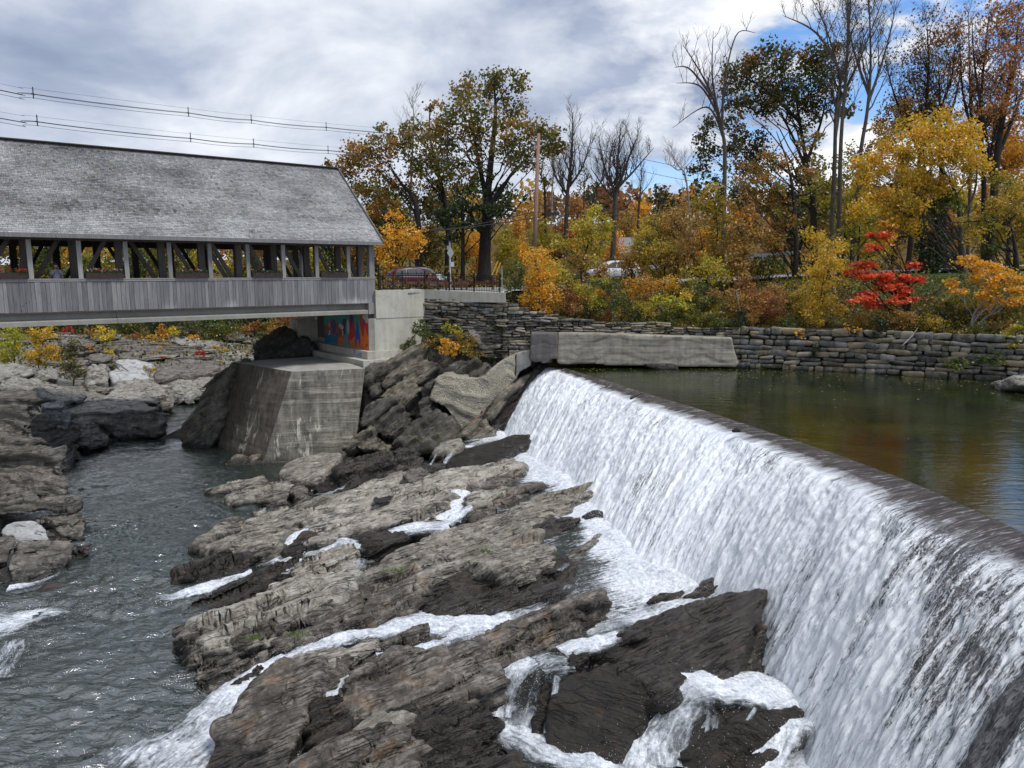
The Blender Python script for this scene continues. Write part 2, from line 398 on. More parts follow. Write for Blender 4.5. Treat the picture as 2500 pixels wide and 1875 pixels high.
def asphalt():
    m, t = new_mat('asphalt'); P = t.pos()
    c = t.ramp(t.math('ADD', t.math('MULTIPLY', t.noise(P, .5, 5, .6), .6), t.math('MULTIPLY', t.noise(P, 40, 3, .6), .4)),
               [(.35, (.17, .17, .18)), (.65, (.27, .27, .275))])
    pbr(t, c, .8, t.bump(t.noise(P, 60, 3, .6), .3, .01), .3)
asphalt()
rock_mat('river_bed_rock', (.04, .036, .03), (.15, .14, .12), (.30, .285, .25), N_LEFT, stain=.5, seed=71, moss=.5)
def ground():
    m, t = new_mat('ground_litter'); P = t.pos()
    f = t.noise(P, .35, 6, .6, .3); g = t.noise(P, 7, 6, .7); k = t.noise(P, 28, 4, .7)
    c = t.ramp(g, [(.3, (.03, .028, .014)), (.5, (.075, .055, .025)), (.7, (.15, .085, .03))])
    grn = t.ramp(k, [(.3, (.025, .045, .012)), (.7, (.085, .12, .03))])
    c = t.mix(t.mapr(f, .44, .56), c, grn)
    c = t.mix(t.mapr(k, .62, .68), c, (.28, .15, .04))
    pbr(t, c, .95, t.bump(g, .8, .1), .1)
    m, t = new_mat('far_ground'); P = t.pos()
    c = t.ramp(t.noise(P, .25, 8, .7), [(.3, (.03, .04, .015)), (.5, (.09, .06, .02)), (.7, (.14, .085, .03))])
    pbr(t, c, .95, None, .1)
    m, t = new_mat('lawn'); P = t.pos()
    c = t.ramp(t.noise(P, 3.5, 8, .7), [(.3, (.03, .05, .012)), (.6, (.075, .115, .025)), (.75, (.14, .12, .03))])
    pbr(t, c, .95, t.bump(t.noise(P, 20, 4, .7), .8, .05), .1)
ground()

def leaf_mats():
    m, t = new_mat('leaf')
    a = t.n('ShaderNodeAttribute', _attribute_name='col', _o=0)
    d = t.n('ShaderNodeBsdfDiffuse', Color=a, Roughness=.6)
    tr = t.n('ShaderNodeBsdfTranslucent', Color=a)
    gl = t.n('ShaderNodeBsdfGlossy', Color=(.8, .8, .8), Roughness=.45)
    s = t.n('ShaderNodeMixShader', Fac=.45, i1=d, i2=tr)
    out(t, t.n('ShaderNodeMixShader', Fac=.04, i1=s, i2=gl))
    for nm, a_, b_ in (('bark', (.035, .03, .025), (.12, .105, .09)), ('bark_pale', (.15, .14, .13), (.34, .32, .30)), ('bark_dark', (.014, .012, .011), (.05, .043, .037))):
        m, t = new_mat(nm); P = t.pos()
        g = t.noise(t.scale(P, (5, 5, .8)), 2.5, 6, .65)
        pbr(t, t.ramp(g, [(.3, a_), (.7, b_)]), .9, t.bump(g, .8, .05), .15)
leaf_mats()

# water -----------------------------------------------------------------
def river_water():
    m, t = new_mat('river_water'); P = t.pos()
    dx = t.n('ShaderNodeSeparateXYZ', Vector=P); yy = t.last.outputs[1]
    W = t.vm('ADD', P, t.scale(t.noise(P, .5, 2, .5, out=1), 1.2))
    w1 = t.noise(t.scale(W, (1.0, 2.0, 1)), 1.25, 3, .5, .6)
    w2 = t.noise(t.scale(W, (1.0, 2.6, 1)), 3.6, 4, .55, .8)
    near = t.mapr(yy, 18, 32, 1.0, .45)
    h = t.math('ADD', t.math('MULTIPLY', w1, .6), t.math('MULTIPLY', w2, .42))
    calm = t.mapr(yy, 44, 52, 1, .25)
    h = t.math('MULTIPLY', h, calm)
    c = t.ramp(t.noise(P, .35, 4, .6), [(.35, (.010, .018, .016)), (.6, (.022, .03, .024)), (.8, (.045, .042, .026))])
    c = t.mix(t.mapr(yy, 38, 20, 0, .6), c, (.030, .038, .036))
    fl = t.math('MULTIPLY', t.mapr(t.noise(t.scale(W, (1.0, 1.7, 1)), 2.3, 7, .75, 1.2), .63, .70), t.mapr(t.math('ADD', yy, t.math('MULTIPLY', t.noise(P, .35, 2, .5), 16.0)), 24, 31, 1, 0))
    c = t.mix(t.math('MULTIPLY', fl, .8), c, (.62, .66, .68))
    pbr(t, c, t.mapr(fl, 0, 1, .05, .6), t.bump(h, .8, .16), .5, IOR=2.8)
    m, t = new_mat('pond_water'); P = t.pos()
    W = t.vm('ADD', P, t.scale(t.noise(P, .3, 2, .5, out=1), 1.5))
    h = t.math('ADD', t.math('MULTIPLY', t.noise(t.scale(W, (.7, 2.2, 1)), 1.5, 3, .5, .5), .5), t.math('MULTIPLY', t.noise(t.scale(W, (1, 2.6, 1)), 5, 3, .55, .4), .13))
    sxy = t.n('ShaderNodeSeparateXYZ', Vector=P); X, Y = t.last.outputs[0], t.last.outputs[1]
    sh = t.mapr(t.math('ADD', t.math('ADD', X, t.math('MULTIPLY', Y, .42)), t.math('MULTIPLY', t.noise(P, .6, 3, .6), 3)), 19.5, 26, 1, 0, True)
    c = t.ramp(t.noise(P, .22, 4, .6, .6), [(.35, (.005, .009, .003)), (.55, (.014, .021, .004)), (.72, (.030, .033, .008))])
    c = t.mix(t.math('MULTIPLY', sh, .10), c, (.075, .045, .013))
    pbr(t, c, .03, t.bump(h, .28, .12), .5, IOR=1.5)
river_water()
def foam_mat(name, thr0, thr1, dark=(.05, .055, .05), sc=1.0, clear=.5, clear2=False):
    """white aerated water breaking over dark glossy water; uses attribute foam (r) for how white it is"""
    m, t = new_mat(name); P = t.pos()
    uv = t.n('ShaderNodeUVMap'); F = t.n('ShaderNodeAttribute', _attribute_name='col', _o=0)
    q = t.n('ShaderNodeSeparateXYZ', Vector=uv); u, v = t.last.outputs[0], t.last.outputs[1]
    Q = t.n('ShaderNodeCombineXYZ', X=t.math('MULTIPLY', u, 7.5 * sc), Y=t.math('MULTIPLY', v, 1.4 * sc), Z=t.n('ShaderNodeSeparateXYZ', _o=2, Vector=P))
    n1 = t.noise(Q, 1.0, 7, .68, .9); n2 = t.noise(P, 5.5, 6, .7, .7)
    s = t.math('ADD', t.math('ADD', t.math('MULTIPLY', n1, .68), t.math('MULTIPLY', n2, .32)), t.math('SUBTRACT', t.n('ShaderNodeSeparateColor', Color=F), .5))
    k = t.mapr(s, thr0, thr1, 0, 1, True)
    wc = t.ramp(t.math('ADD', t.math('MULTIPLY', t.noise(P, 11, 5, .75), .6), t.math('MULTIPLY', t.noise(P, 3.5, 4, .7, .8), .4)), [(.38, (.36, .40, .46)), (.49, (.66, .70, .75)), (.60, (.92, .94, .96))])
    c = t.mix(k, dark, wc)
    h = t.math('ADD', t.math('MULTIPLY', n1, .6), t.math('MULTIPLY', t.noise(P, 8, 6, .7), 1.1))
    nb_ = t.bump(h, .9, .09)
    wet_ = t.n('ShaderNodeMixShader', Fac=clear, i1=t.n('ShaderNodeBsdfPrincipled', Base_Color=dark, Roughness=.06, IOR=1.5, Normal=nb_), i2=t.n('ShaderNodeBsdfTransparent'))
    if clear2: 
        ed = t.mapr(t.math('ADD', t.n('ShaderNodeSeparateColor', Color=F), t.math('MULTIPLY', t.math('SUBTRACT', n2, .5), .9)), .26, .40, 0, 1)
        wet_ = t.n('ShaderNodeMixShader', Fac=ed, i1=t.n('ShaderNodeBsdfTransparent'), i2=wet_)
    wc = t.mix(t.mapr(k, .1, .8, .45, 0), wc, (.42, .47, .52))
    wh_ = t.n('ShaderNodeBsdfPrincipled', Base_Color=wc, Roughness=.6, Normal=nb_, Subsurface_Weight=0.0)
    out(t, t.n('ShaderNodeMixShader', Fac=k, i1=wet_, i2=wh_))
    return m
foam_mat('foam', .43, .76, clear=.72, clear2=True)
foam_mat('shelf_water', .50, .70, dark=(.045, .05, .042), clear=.25)
def fall_mat():
    m, t = new_mat('fall_water'); P = t.pos()
    uv = t.n('ShaderNodeUVMap'); q = t.n('ShaderNodeSeparateXYZ', Vector=uv); u, v = t.last.outputs[0], t.last.outputs[1]
    F = t.n('ShaderNodeSeparateColor', Color=t.n('ShaderNodeAttribute', _attribute_name='col', _o=0))
    fr, fg = t.last.outputs[0], t.last.outputs[1]          # r whiteness bias, g apron (clear brown water)
    def uvn(su, sv, off, det, ro, dis):
        Q = t.n('ShaderNodeCombineXYZ', X=t.math('MULTIPLY', u, su), Y=t.math('MULTIPLY', v, sv), Z=off)
        return t.noise(Q, 1.0, det, ro, dis)
    a = uvn(12, 1.7, 0.0, 7, .72, .5)          # strands
    b = uvn(24, 5.5, 3.0, 4, .8, 1.0)        # spatter
    c0 = uvn(.9, .45, 7.0, 4, .6, .6)        # broad thick and thin curtains
    thr_ = uvn(7, .30, 17.0, 4, .65, .25)
    s = t.math('ADD', t.math('ADD', t.math('ADD', t.math('MULTIPLY', a, .32), t.math('MULTIPLY', b, .36)), t.math('MULTIPLY', c0, .26)), t.math('MULTIPLY', thr_, .26))
    s = t.math('ADD', s, fr)
    k = t.mapr(s, .535, .645, 0, 1, True)
    wc = t.ramp(t.math('ADD', t.math('MULTIPLY', uvn(30, 5, 13.0, 4, .8, 1.0), .6), t.math('MULTIPLY', thr_, .4)), [(.38, (.40, .44, .50)), (.48, (.76, .80, .85)), (.58, (.97, .98, 1.0))])
    dk = t.mix(t.mapr(b, .42, .60), (.022, .021, .020), (.15, .155, .17))
    c = t.mix(k, dk, wc)
    # apron: thin brown water over the crest with silver wrinkles
    wr = uvn(10, 1.3, 11.0, 6, .7, .9)
    ap = t.ramp(wr, [(.34, (.014, .010, .008)), (.50, (.055, .043, .036)), (.58, (.13, .115, .105)), (.66, (.50, .51, .55))])
    c = t.mix(fg, c, ap)
    h = t.math('ADD', t.math('MULTIPLY', a, .8), t.math('MULTIPLY', b, .6))
    h = t.math('ADD', h, t.math('MULTIPLY', wr, t.math('MULTIPLY', fg, .6)))
    rr = t.mapr(t.math('MULTIPLY', k, t.math('SUBTRACT', 1.0, fg)), 0, 1, .16, .7)
    pbr(t, c, rr, t.bump(h, .9, .08), .5)
fall_mat()
flat('droplet', (.86, .88, .92), .35, 0, .5)
# ------------------------------------------------------------------ terrain
def sstep(a, b, x): t = np.clip((x - a) / (b - a), 0, 1); return t * t * (3 - 2 * t)
SHX = np.array([-9, 1.2, 13, 20, 27, 40, 70, 140.]); SHY = np.array([48.5, 46.4, 45.4, 43.2, 39.4, 33, 20, -10.])
def shore(x): return np.interp(x, SHX, SHY)
WTX = np.array([-9, -.5, 1.5, 6, 9, 14, 28, 60.]); WTZ = np.array([4.4, 4.0, 3.4, 2.75, 2.5, 2.35, 2.5, 3.])
def wall_top(x): return np.interp(x, WTX, WTZ)
def chan_left(y): return np.interp(y, [5, 14, 22, 29, 34, 47, 60, 80], [-10.5, -13, -17.3, -19.5, -23, -28, -31, -34])
def road_z(x): return np.interp(x, [-10, 0, 12, 30, 60, 120], [4.5, 4.45, 4.9, 5.6, 6.6, 8.])
def ground_z(x, y):
    x = np.asarray(x, float); y = np.asarray(y, float)
    n = fbm(np.stack([x * .12, y * .12, x * 0 + 3], -1), 3)
    d = y - shore(x)
    rd = road_z(x)
    bank = wall_top(x) - .1 + (rd - wall_top(x)) * sstep(.5, 9, d)
    bank = np.where(x < -1, 4.42, bank)
    bank = bank + n * .12 * sstep(2, 8, d) * sstep(4, 12, x)
    hill = sstep(85, 260, y) * 16 + n * sstep(90, 180, y) * 2.0
    bank = bank + hill
    # valley of the river beyond and under the bridge
    vz = np.interp(y, [40, 58, 70, 85, 105, 125, 160, 400], [-5.7, -5.3, -4.2, -3.1, -1.6, 2.5, 6, 12]) + n * .35
    left = -5.8 + np.clip((chan_left(y) - x) * .5, 0, 1.7) + np.clip((chan_left(y) - 6 - x) * .10, 0, 6)
    vz = np.maximum(vz, left)
    s = (x + 8.9) * -.795 + (y - 46.5) * -.606
    al_ = (x + 8.9) * -.606 + (y - 46.5) * .795
    s = np.where(al_ < 9, s, (np.interp(y, [52.9, 90, 130], [-13.8, -23.5, -27]) - x) * .95)
    al = (x + 8.9) * -.606 + (y - 46.5) * .795          # distance along the abutment face
    near = 1 - sstep(9, 18, al)
    toe = np.where(s > -.3, np.maximum(vz, -.1 - np.clip(s, 0, 99) * .55), 4.3)
    w1 = sstep(-1.0, -.35, s); w2 = sstep(-2.0, 3.5, s)
    z = near * (bank * (1 - w1) + toe * w1) + (1 - near) * (bank * (1 - w2) + vz * w2)
    wgt = w2
    pond = d < .5
    z = np.where(pond & (x > 1), -1.6, z)
    z = np.where(pond & (x <= 1) & (x > -9), -5.9, z)
    # gorge below the dam
    lipx = np.interp(y, [4, 9, 13, 16.6, 20.2, 24.5, 27.4, 31.4, 35.8, 40.8, 46.9], [11.0, 10.9, 10.7, 10.2, 9.8, 9.2, 8.5, 7.2, 5.5, 4.1, 1.5])
    z = np.where((y < 46.5) & (x < lipx) & (x > chan_left(y)) & (s < 1.0e9) & (wgt > .0) | ((y < 46) & (x < lipx) & (x > -12)), np.minimum(z, -5.9), z)
    return z
gx = np.concatenate([np.arange(-150, -50, 5.), np.arange(-50, 50, .8), np.arange(50, 191, 5.)])
gy = np.concatenate([np.arange(-10, 10, 2.), np.arange(10, 100, .8), np.arange(100, 420, 6.), [500, 700, 1000, 1600]])
GX, GY = np.meshgrid(gx, gy)
GZ = ground_z(GX, GY)
nx = len(gx); ny = len(gy); ii = (np.arange(ny - 1)[:, None] * nx + np.arange(nx - 1)[None]).ravel()
GF = np.stack([ii, ii + 1, ii + nx + 1, ii + nx], -1)
cxy = np.stack([GX, GY], -1).reshape(-1, 2)[ii]
mi = np.where(cxy[:, 1] > 95, 1, 0); mi = np.where((cxy[:, 0] < np.interp(cxy[:, 1], [46, 52.9, 90], [-9, -15, -26])) & (cxy[:, 1] < 92), 3, mi); mi = np.where((cxy[:, 0] > 22) & (cxy[:, 1] > shore(cxy[:, 0]) + 7) & (cxy[:, 1] < 80), 2, mi)
g = mobj('ground', npmesh('ground', np.stack([GX, GY, GZ], -1).reshape(-1, 3), GF, [MATS['ground_litter'], MATS['far_ground'], MATS['lawn'], MATS['river_bed_rock']], True, mi=mi))
props(g, kind='structure')

# ------------------------------------------------------------------ water sheets
def grid_sheet(name, x0, x1, y0, y1, step, z, mat, keep=None):
    xs = np.arange(x0, x1 + 1e-6, step); ys = np.arange(y0, y1 + 1e-6, step); X, Y = np.meshgrid(xs, ys); n = len(xs)
    i = (np.arange(len(ys) - 1)[:, None] * n + np.arange(n - 1)[None]).ravel()
    F = np.stack([i, i + 1, i + n + 1, i + n], -1)
    V = np.stack([X, Y, X * 0 + z], -1).reshape(-1, 3)
    if keep is not None: F = F[keep(V[F[:, 0], 0], V[F[:, 0], 1])]
    o = mobj(name, npmesh(name, V, F, MATS[mat], True)); props(o, kind='structure'); return o
def waves(x, y):
    P = np.stack([x, y * 1.5, x * 0], -1); amp = np.interp(y, [10, 16, 24, 34, 44, 52], [.085, .08, .07, .055, .032, .008])
    amp = amp * (.55 + .9 * np.clip(.5 + vnoise(np.stack([x * .22, y * .30, x * 0 + 8], -1)), 0, 1))
    return amp * (fbm(P * 1.15 + fbm(P * .5, 2)[..., None] * .8, 3) + .45 * fbm(P * 3.3, 3))
xs = np.arange(-30, 8, .085); ys = np.arange(9, 56, .085); X, Y = np.meshgrid(xs, ys); n = len(xs)
i = (np.arange(len(ys) - 1)[:, None] * n + np.arange(n - 1)[None]).ravel(); Ff = np.stack([i, i + 1, i + n + 1, i + n], -1)
cx_ = X.ravel()[i]; cy_ = Y.ravel()[i]; keepf = (cx_ < np.interp(cy_, [9, 17, 26, 36, 42, 46], [4, -4, -6, -6, -8, -12])) & (cx_ > chan_left(cy_) - 1.5)
Ff = Ff[keepf]; us = np.unique(Ff); rmp = np.full(X.size, -1); rmp[us] = np.arange(len(us))
Xu, Yu_ = X.ravel()[us], Y.ravel()[us]
props(mobj('river_water', npmesh('river_water', np.stack([Xu, Yu_, -5 + waves(Xu, Yu_)], -1), rmp[Ff], MATS['river_water'], True)), kind='structure')
grid_sheet('river_bed_water', -70, 10, 2, 100, 1.0, -5.13, 'river_water')
LIP = [(2.0, 46.9, -.12), (3.9, 40.8, -.2), (5.2, 35.8, -.25), (6.9, 31.4, -.25), (8.2, 27.4, -.25), (9.0, 24.5, -.25), (9.7, 20.2, -.25), (10.05, 16.6, -.28), (10.5, 13.3, -.3), (10.8, 9, -.3), (10.9, 4, -.3)]
CRE = [(2.6, 46.9), (4.8, 40.8), (6.55, 35.6), (8.25, 31), (9.5, 26.9), (10.4, 24), (11.25, 20.4), (11.6, 17), (11.9, 13.3), (12.1, 9), (12.2, 4)]
TOE = [(-0.7, 43.3, -3.95), (1.04, 36.46, -3.95), (2.4, 33.53, -3.95), (3.51, 27.53, -4.0), (4.52, 23.78, -4.1), (5.82, 22.5, -4.4), (6.62, 19.12, -4.9), (6.51, 15.23, -5.3), (6.62, 12.15, -5.3), (6.92, 8.95, -5.3), (7.12, 4.65, -5.3)]
def crom(P, n):
    P = np.array(P, float); m = len(P); t = np.linspace(0, m - 1, n); i = np.clip(np.floor(t).astype(int), 0, m - 2); f = (t - i)[:, None]
    g = lambda k: P[np.clip(k, 0, m - 1)]
    a, b, c, d = g(i - 1), g(i), g(i + 1), g(i + 2)
    return .5 * ((2 * b) + (-a + c) * f + (2 * a - 5 * b + 4 * c - d) * f ** 2 + (-a + 3 * b - 3 * c + d) * f ** 3)
NI = 1000
lipc, toec = crom(LIP, NI), crom(TOE, NI); crec = crom([(*p, 0) for p in CRE], NI)
arc = np.concatenate([[0], np.cumsum(np.linalg.norm(np.diff(lipc[:, :2], axis=0), axis=1))])
# pond: a fan of strips from the crest out to the shore
outx = np.linspace(0, 1, 60) ** 1.3
PV = []
Yc = crec[::10]; 
far = np.stack([np.full(len(Yc), 75.0), np.interp(Yc[:, 1], [4, 46.9], [0, 60.]), np.zeros(len(Yc))], -1)
pv = (Yc[:, None] * (1 - outx[None, :, None]) + far[:, None] * outx[None, :, None]).reshape(-1, 3)
pv[:, 2] = 0
k = len(outx); i = (np.arange(len(Yc) - 1)[:, None] * k + np.arange(k - 1)[None]).ravel()
props(mobj('pond_water', npmesh('pond_water', pv, np.stack([i, i + k, i + k + 1, i + 1], -1), MATS['pond_water'], True)), kind='structure')

# dam body under the water
def fall_profile(nj):
    """rows from the pond edge (apron) over the lip to the toe"""
    rows = []; v = []; ap = []
    na = 14
    for j in range(na):
        f = j / na; p = crec * (1 - f) + lipc * f; p = p.copy(); p[:, 2] = lipc[:, 2] * f ** 1.8; rows.append(p); v.append(f * 1.5); ap.append(min(1., (1 - f) / .4))
    for j in range(nj):
        f = j / (nj - 1); p = lipc * (1 - f) + toec * f; p = p.copy()
        g = .28 * f + .72 * f ** 1.45
        p[:, 2] = lipc[:, 2] + (toec[:, 2] - lipc[:, 2]) * g; rows.append(p); v.append(1.5 + f * 6.2); ap.append(0.0)
    return np.array(rows), np.array(v), np.array(ap)
rows, vv, app = fall_profile(120)
R = rows.shape[0]
base = rows.copy(); base[:, :, 2] -= .22; base[:, :, 0] += .06
fl = (np.arange(R - 1)[:, None] * NI + np.arange(NI - 1)[None]).ravel()
FF = np.stack([fl, fl + 1, fl + NI + 1, fl + NI], -1)
# coarse dam
bs = base[::6, ::20]; rb, nb = bs.shape[:2]
bl = (np.arange(rb - 1)[:, None] * nb + np.arange(nb - 1)[None]).ravel()
dv = bs.reshape(-1, 3)
o = mobj('dam', npmesh('dam', dv, np.stack([bl, bl + 1, bl + nb + 1, bl + nb], -1), MATS['rock_wet'], True))
props(o, 'curved overflow dam hidden under the falling white water', 'dam')
# the falling sheet
U = np.broadcast_to(arc[None], (R, NI)); Vv = np.broadcast_to(vv[:, None], (R, NI)); AP = np.broadcast_to(app[:, None], (R, NI))
tang = np.gradient(lipc, axis=0); tang /= np.linalg.norm(tang, axis=1)[:, None]
nrm_h = np.stack([tang[:, 1], -tang[:, 0], tang[:, 2] * 0], -1)          # horizontal, downstream or upstream
nrm_h *= np.sign(((toec - lipc) * nrm_h).sum(1))[:, None]
N3 = nrm_h * .72 + np.array([0, 0, .7])
Q = np.stack([U * 5.0, Vv * .8, U * 0 + 1], -1); Q2 = np.stack([U * 1.1, Vv * .35, U * 0 + 5], -1); Q3 = np.stack([U * 11, Vv * 4.5, U * 0 + 9], -1)
disp = (.07 * fbm(Q, 3) + .10 * vnoise(Q2) + .035 * fbm(Q3, 2)) * sstep(1.2, 2.4, Vv) + .02 * vnoise(Q3 * .8) * (1 - sstep(1.2, 2, Vv)) * sstep(0, .6, Vv)
FV = rows + N3[None] * disp[..., None]
edge = .05 * sstep(1.4, 0, Vv)
frac = (Vv - 1.5) / 6.2
yy = lipc[None, :, 1]
white = .045 + .055 * sstep(.05, .8, frac) + .05 * sstep(34, 44, yy) - .055 * sstep(24, 12, yy) * (1 - sstep(.4, 1, frac)) - .02 * sstep(20, 12, yy) - .015 * sstep(.25, .0, frac) * sstep(38, 30, yy)
white = white + .07 * vnoise(np.stack([U * .35, Vv * .3 - U * .1, U * 0 + 21], -1)) + .12 * sstep(.86, 1, frac)
white = white - .50 * np.exp(-((U - (arc[np.argmin(abs(lipc[:, 1] - 12.5))] + .5 * (frac - .3) + .25 * vnoise(np.stack([Vv * .9, U * 0, U * 0], -1)))) / .26) ** 2) * sstep(.18, .34, frac)   # bare rib of the dam, lower right
white = white + .02 * sstep(.16, .0, frac)
apn = np.clip(AP + 0.35 * fbm(np.stack([U * 3, Vv * 1.2, U * 0 + 31], -1), 3) * (AP > .02) * (AP < .98), 0, 1)
colr = np.stack([white, apn, white * 0], -1).reshape(-1, 3)
o = mobj('waterfall', npmesh('waterfall', FV.reshape(-1, 3), FF, MATS['fall_water'], True, col=colr, uv=np.stack([U, Vv], -1).reshape(-1, 2)))
props(o, kind='structure')

# ------------------------------------------------------------------ shallow water on the ledge at the toe
NJ = 50
ti = toec[:820:3]; nn = nrm_h[:820:3]
wd = np.interp(ti[:, 1], [13, 16, 20, 23, 26, 31, 36, 43], [1.5, 2.5, 4.0, 4.5, 4.5, 3.8, 3.0, 2.6])
J = np.linspace(-.12, 1, NJ)
SV = ti[:, None] + nn[:, None] * (wd[:, None, None] * J[None, :, None])
dropz = np.interp(ti[:, 1], [13, 17, 19, 21, 25, 43], [.2, .4, .5, .4, .35, .25])
SV[:, :, 2] = ti[:, None, 2] + .22 - dropz[:, None] * np.clip(J, 0, 1)[None] ** 1.2
SV[:, :, 2] += .05 * fbm(np.stack([SV[..., 0] * 1.3, SV[..., 1] * 1.3, SV[..., 0] * 0], -1), 4) + .10 * np.exp(-(J[None] * wd[:, None] / .7) ** 2) * (1 + vnoise(SV * 2.5))
fo = .60 * np.exp(-(np.clip(J, 0, 1)[None] * wd[:, None] / 1.2) ** 1.5) + .16 * vnoise(SV * .8) - .03
a0 = len(ti); i = (np.arange(a0 - 1)[:, None] * NJ + np.arange(NJ - 1)[None]).ravel()
ar = np.arange(a0)[:, None] * .13 + SV[..., 0] * 0
fo = fo + .13 * sstep(27, 22, ti[:, 1])[:, None]
o = mobj('ledge_water', npmesh('ledge_water', SV.reshape(-1, 3), np.stack([i, i + NJ, i + NJ + 1, i + 1], -1), MATS['shelf_water'], True,
         col=np.repeat((fo + .5 - .5)[..., None], 3, -1).reshape(-1, 3) + .42, uv=np.stack([ar, J[None] * wd[:, None]], -1).reshape(-1, 2)))
props(o, kind='structure')

# ------------------------------------------------------------------ streams
STREAM_LINES = []
def stream(name, P, widths, foam=.6, sink=.10, rough=.055, seg=.11, crown=.05):
    """P world polyline (n,3); ribbon with a crowned cross-section whose edges sink into the rock"""
    P = np.array(P, float); widths = [q_ * 1.3 for q_ in widths]; L = np.linalg.norm(np.diff(P, axis=0), axis=1).sum(); n = max(12, int(L / seg))
    C = crom(P, n); W = np.interp(np.linspace(0, 1, n), np.linspace(0, 1, len(widths)), widths)
    Fm = np.interp(np.linspace(0, 1, n), np.linspace(0, 1, len(foam)), foam) if hasattr(foam, '__len__') else np.full(n, foam)
    T = np.gradient(C, axis=0); S = np.stack([-T[:, 1], T[:, 0], T[:, 0] * 0], -1); S /= np.linalg.norm(S, axis=1)[:, None] + 1e-6
    m = max(10, int(max(widths) / seg)); J = np.linspace(-1, 1, m)
    V = C[:, None] + S[:, None] * (W[:, None, None] * .5 * J[None, :, None])
    nz = fbm(V * 1.8, 4)
    V = V + S[:, None] * (.16 * W[:, None, None] * (abs(J)[None, :, None]) * vnoise(V * 1.1)[..., None] * np.sign(J)[None, :, None])
    V[..., 2] += crown * (1 - J[None] ** 2) - sink * J[None] ** 4 + rough * nz + rough * .6 * fbm(V * 5.5, 3)
    i = (np.arange(n - 1)[:, None] * m + np.arange(m - 1)[None]).ravel()
    fo = Fm[:, None] - .42 * abs(J[None]) ** 3 + .14 * vnoise(V * 1.3) + .06
    dist = np.concatenate([[0], np.cumsum(np.linalg.norm(np.diff(C, axis=0), axis=1))])
    uv = np.stack([W[:, None] * J[None] * .5, np.broadcast_to(dist[:, None], (n, m))], -1)
    o = mobj(name, npmesh(name, V.reshape(-1, 3), np.stack([i, i + m, i + m + 1, i + 1], -1), MATS['foam'], True,
                          col=np.repeat(fo[..., None], 3, -1).reshape(-1, 3), uv=uv.reshape(-1, 2)))
    props(o, kind='structure'); STREAM_LINES.append((C, W)); return C, W
def spx(tag, s, zs):
    p = pts(tag, s); z = np.interp(np.linspace(0, 1, len(p)), np.linspace(0, 1, len(zs)), zs) if len(zs) != len(p) else zs
    return [onz(x, y, zz) for (x, y), zz in zip(p, z)]
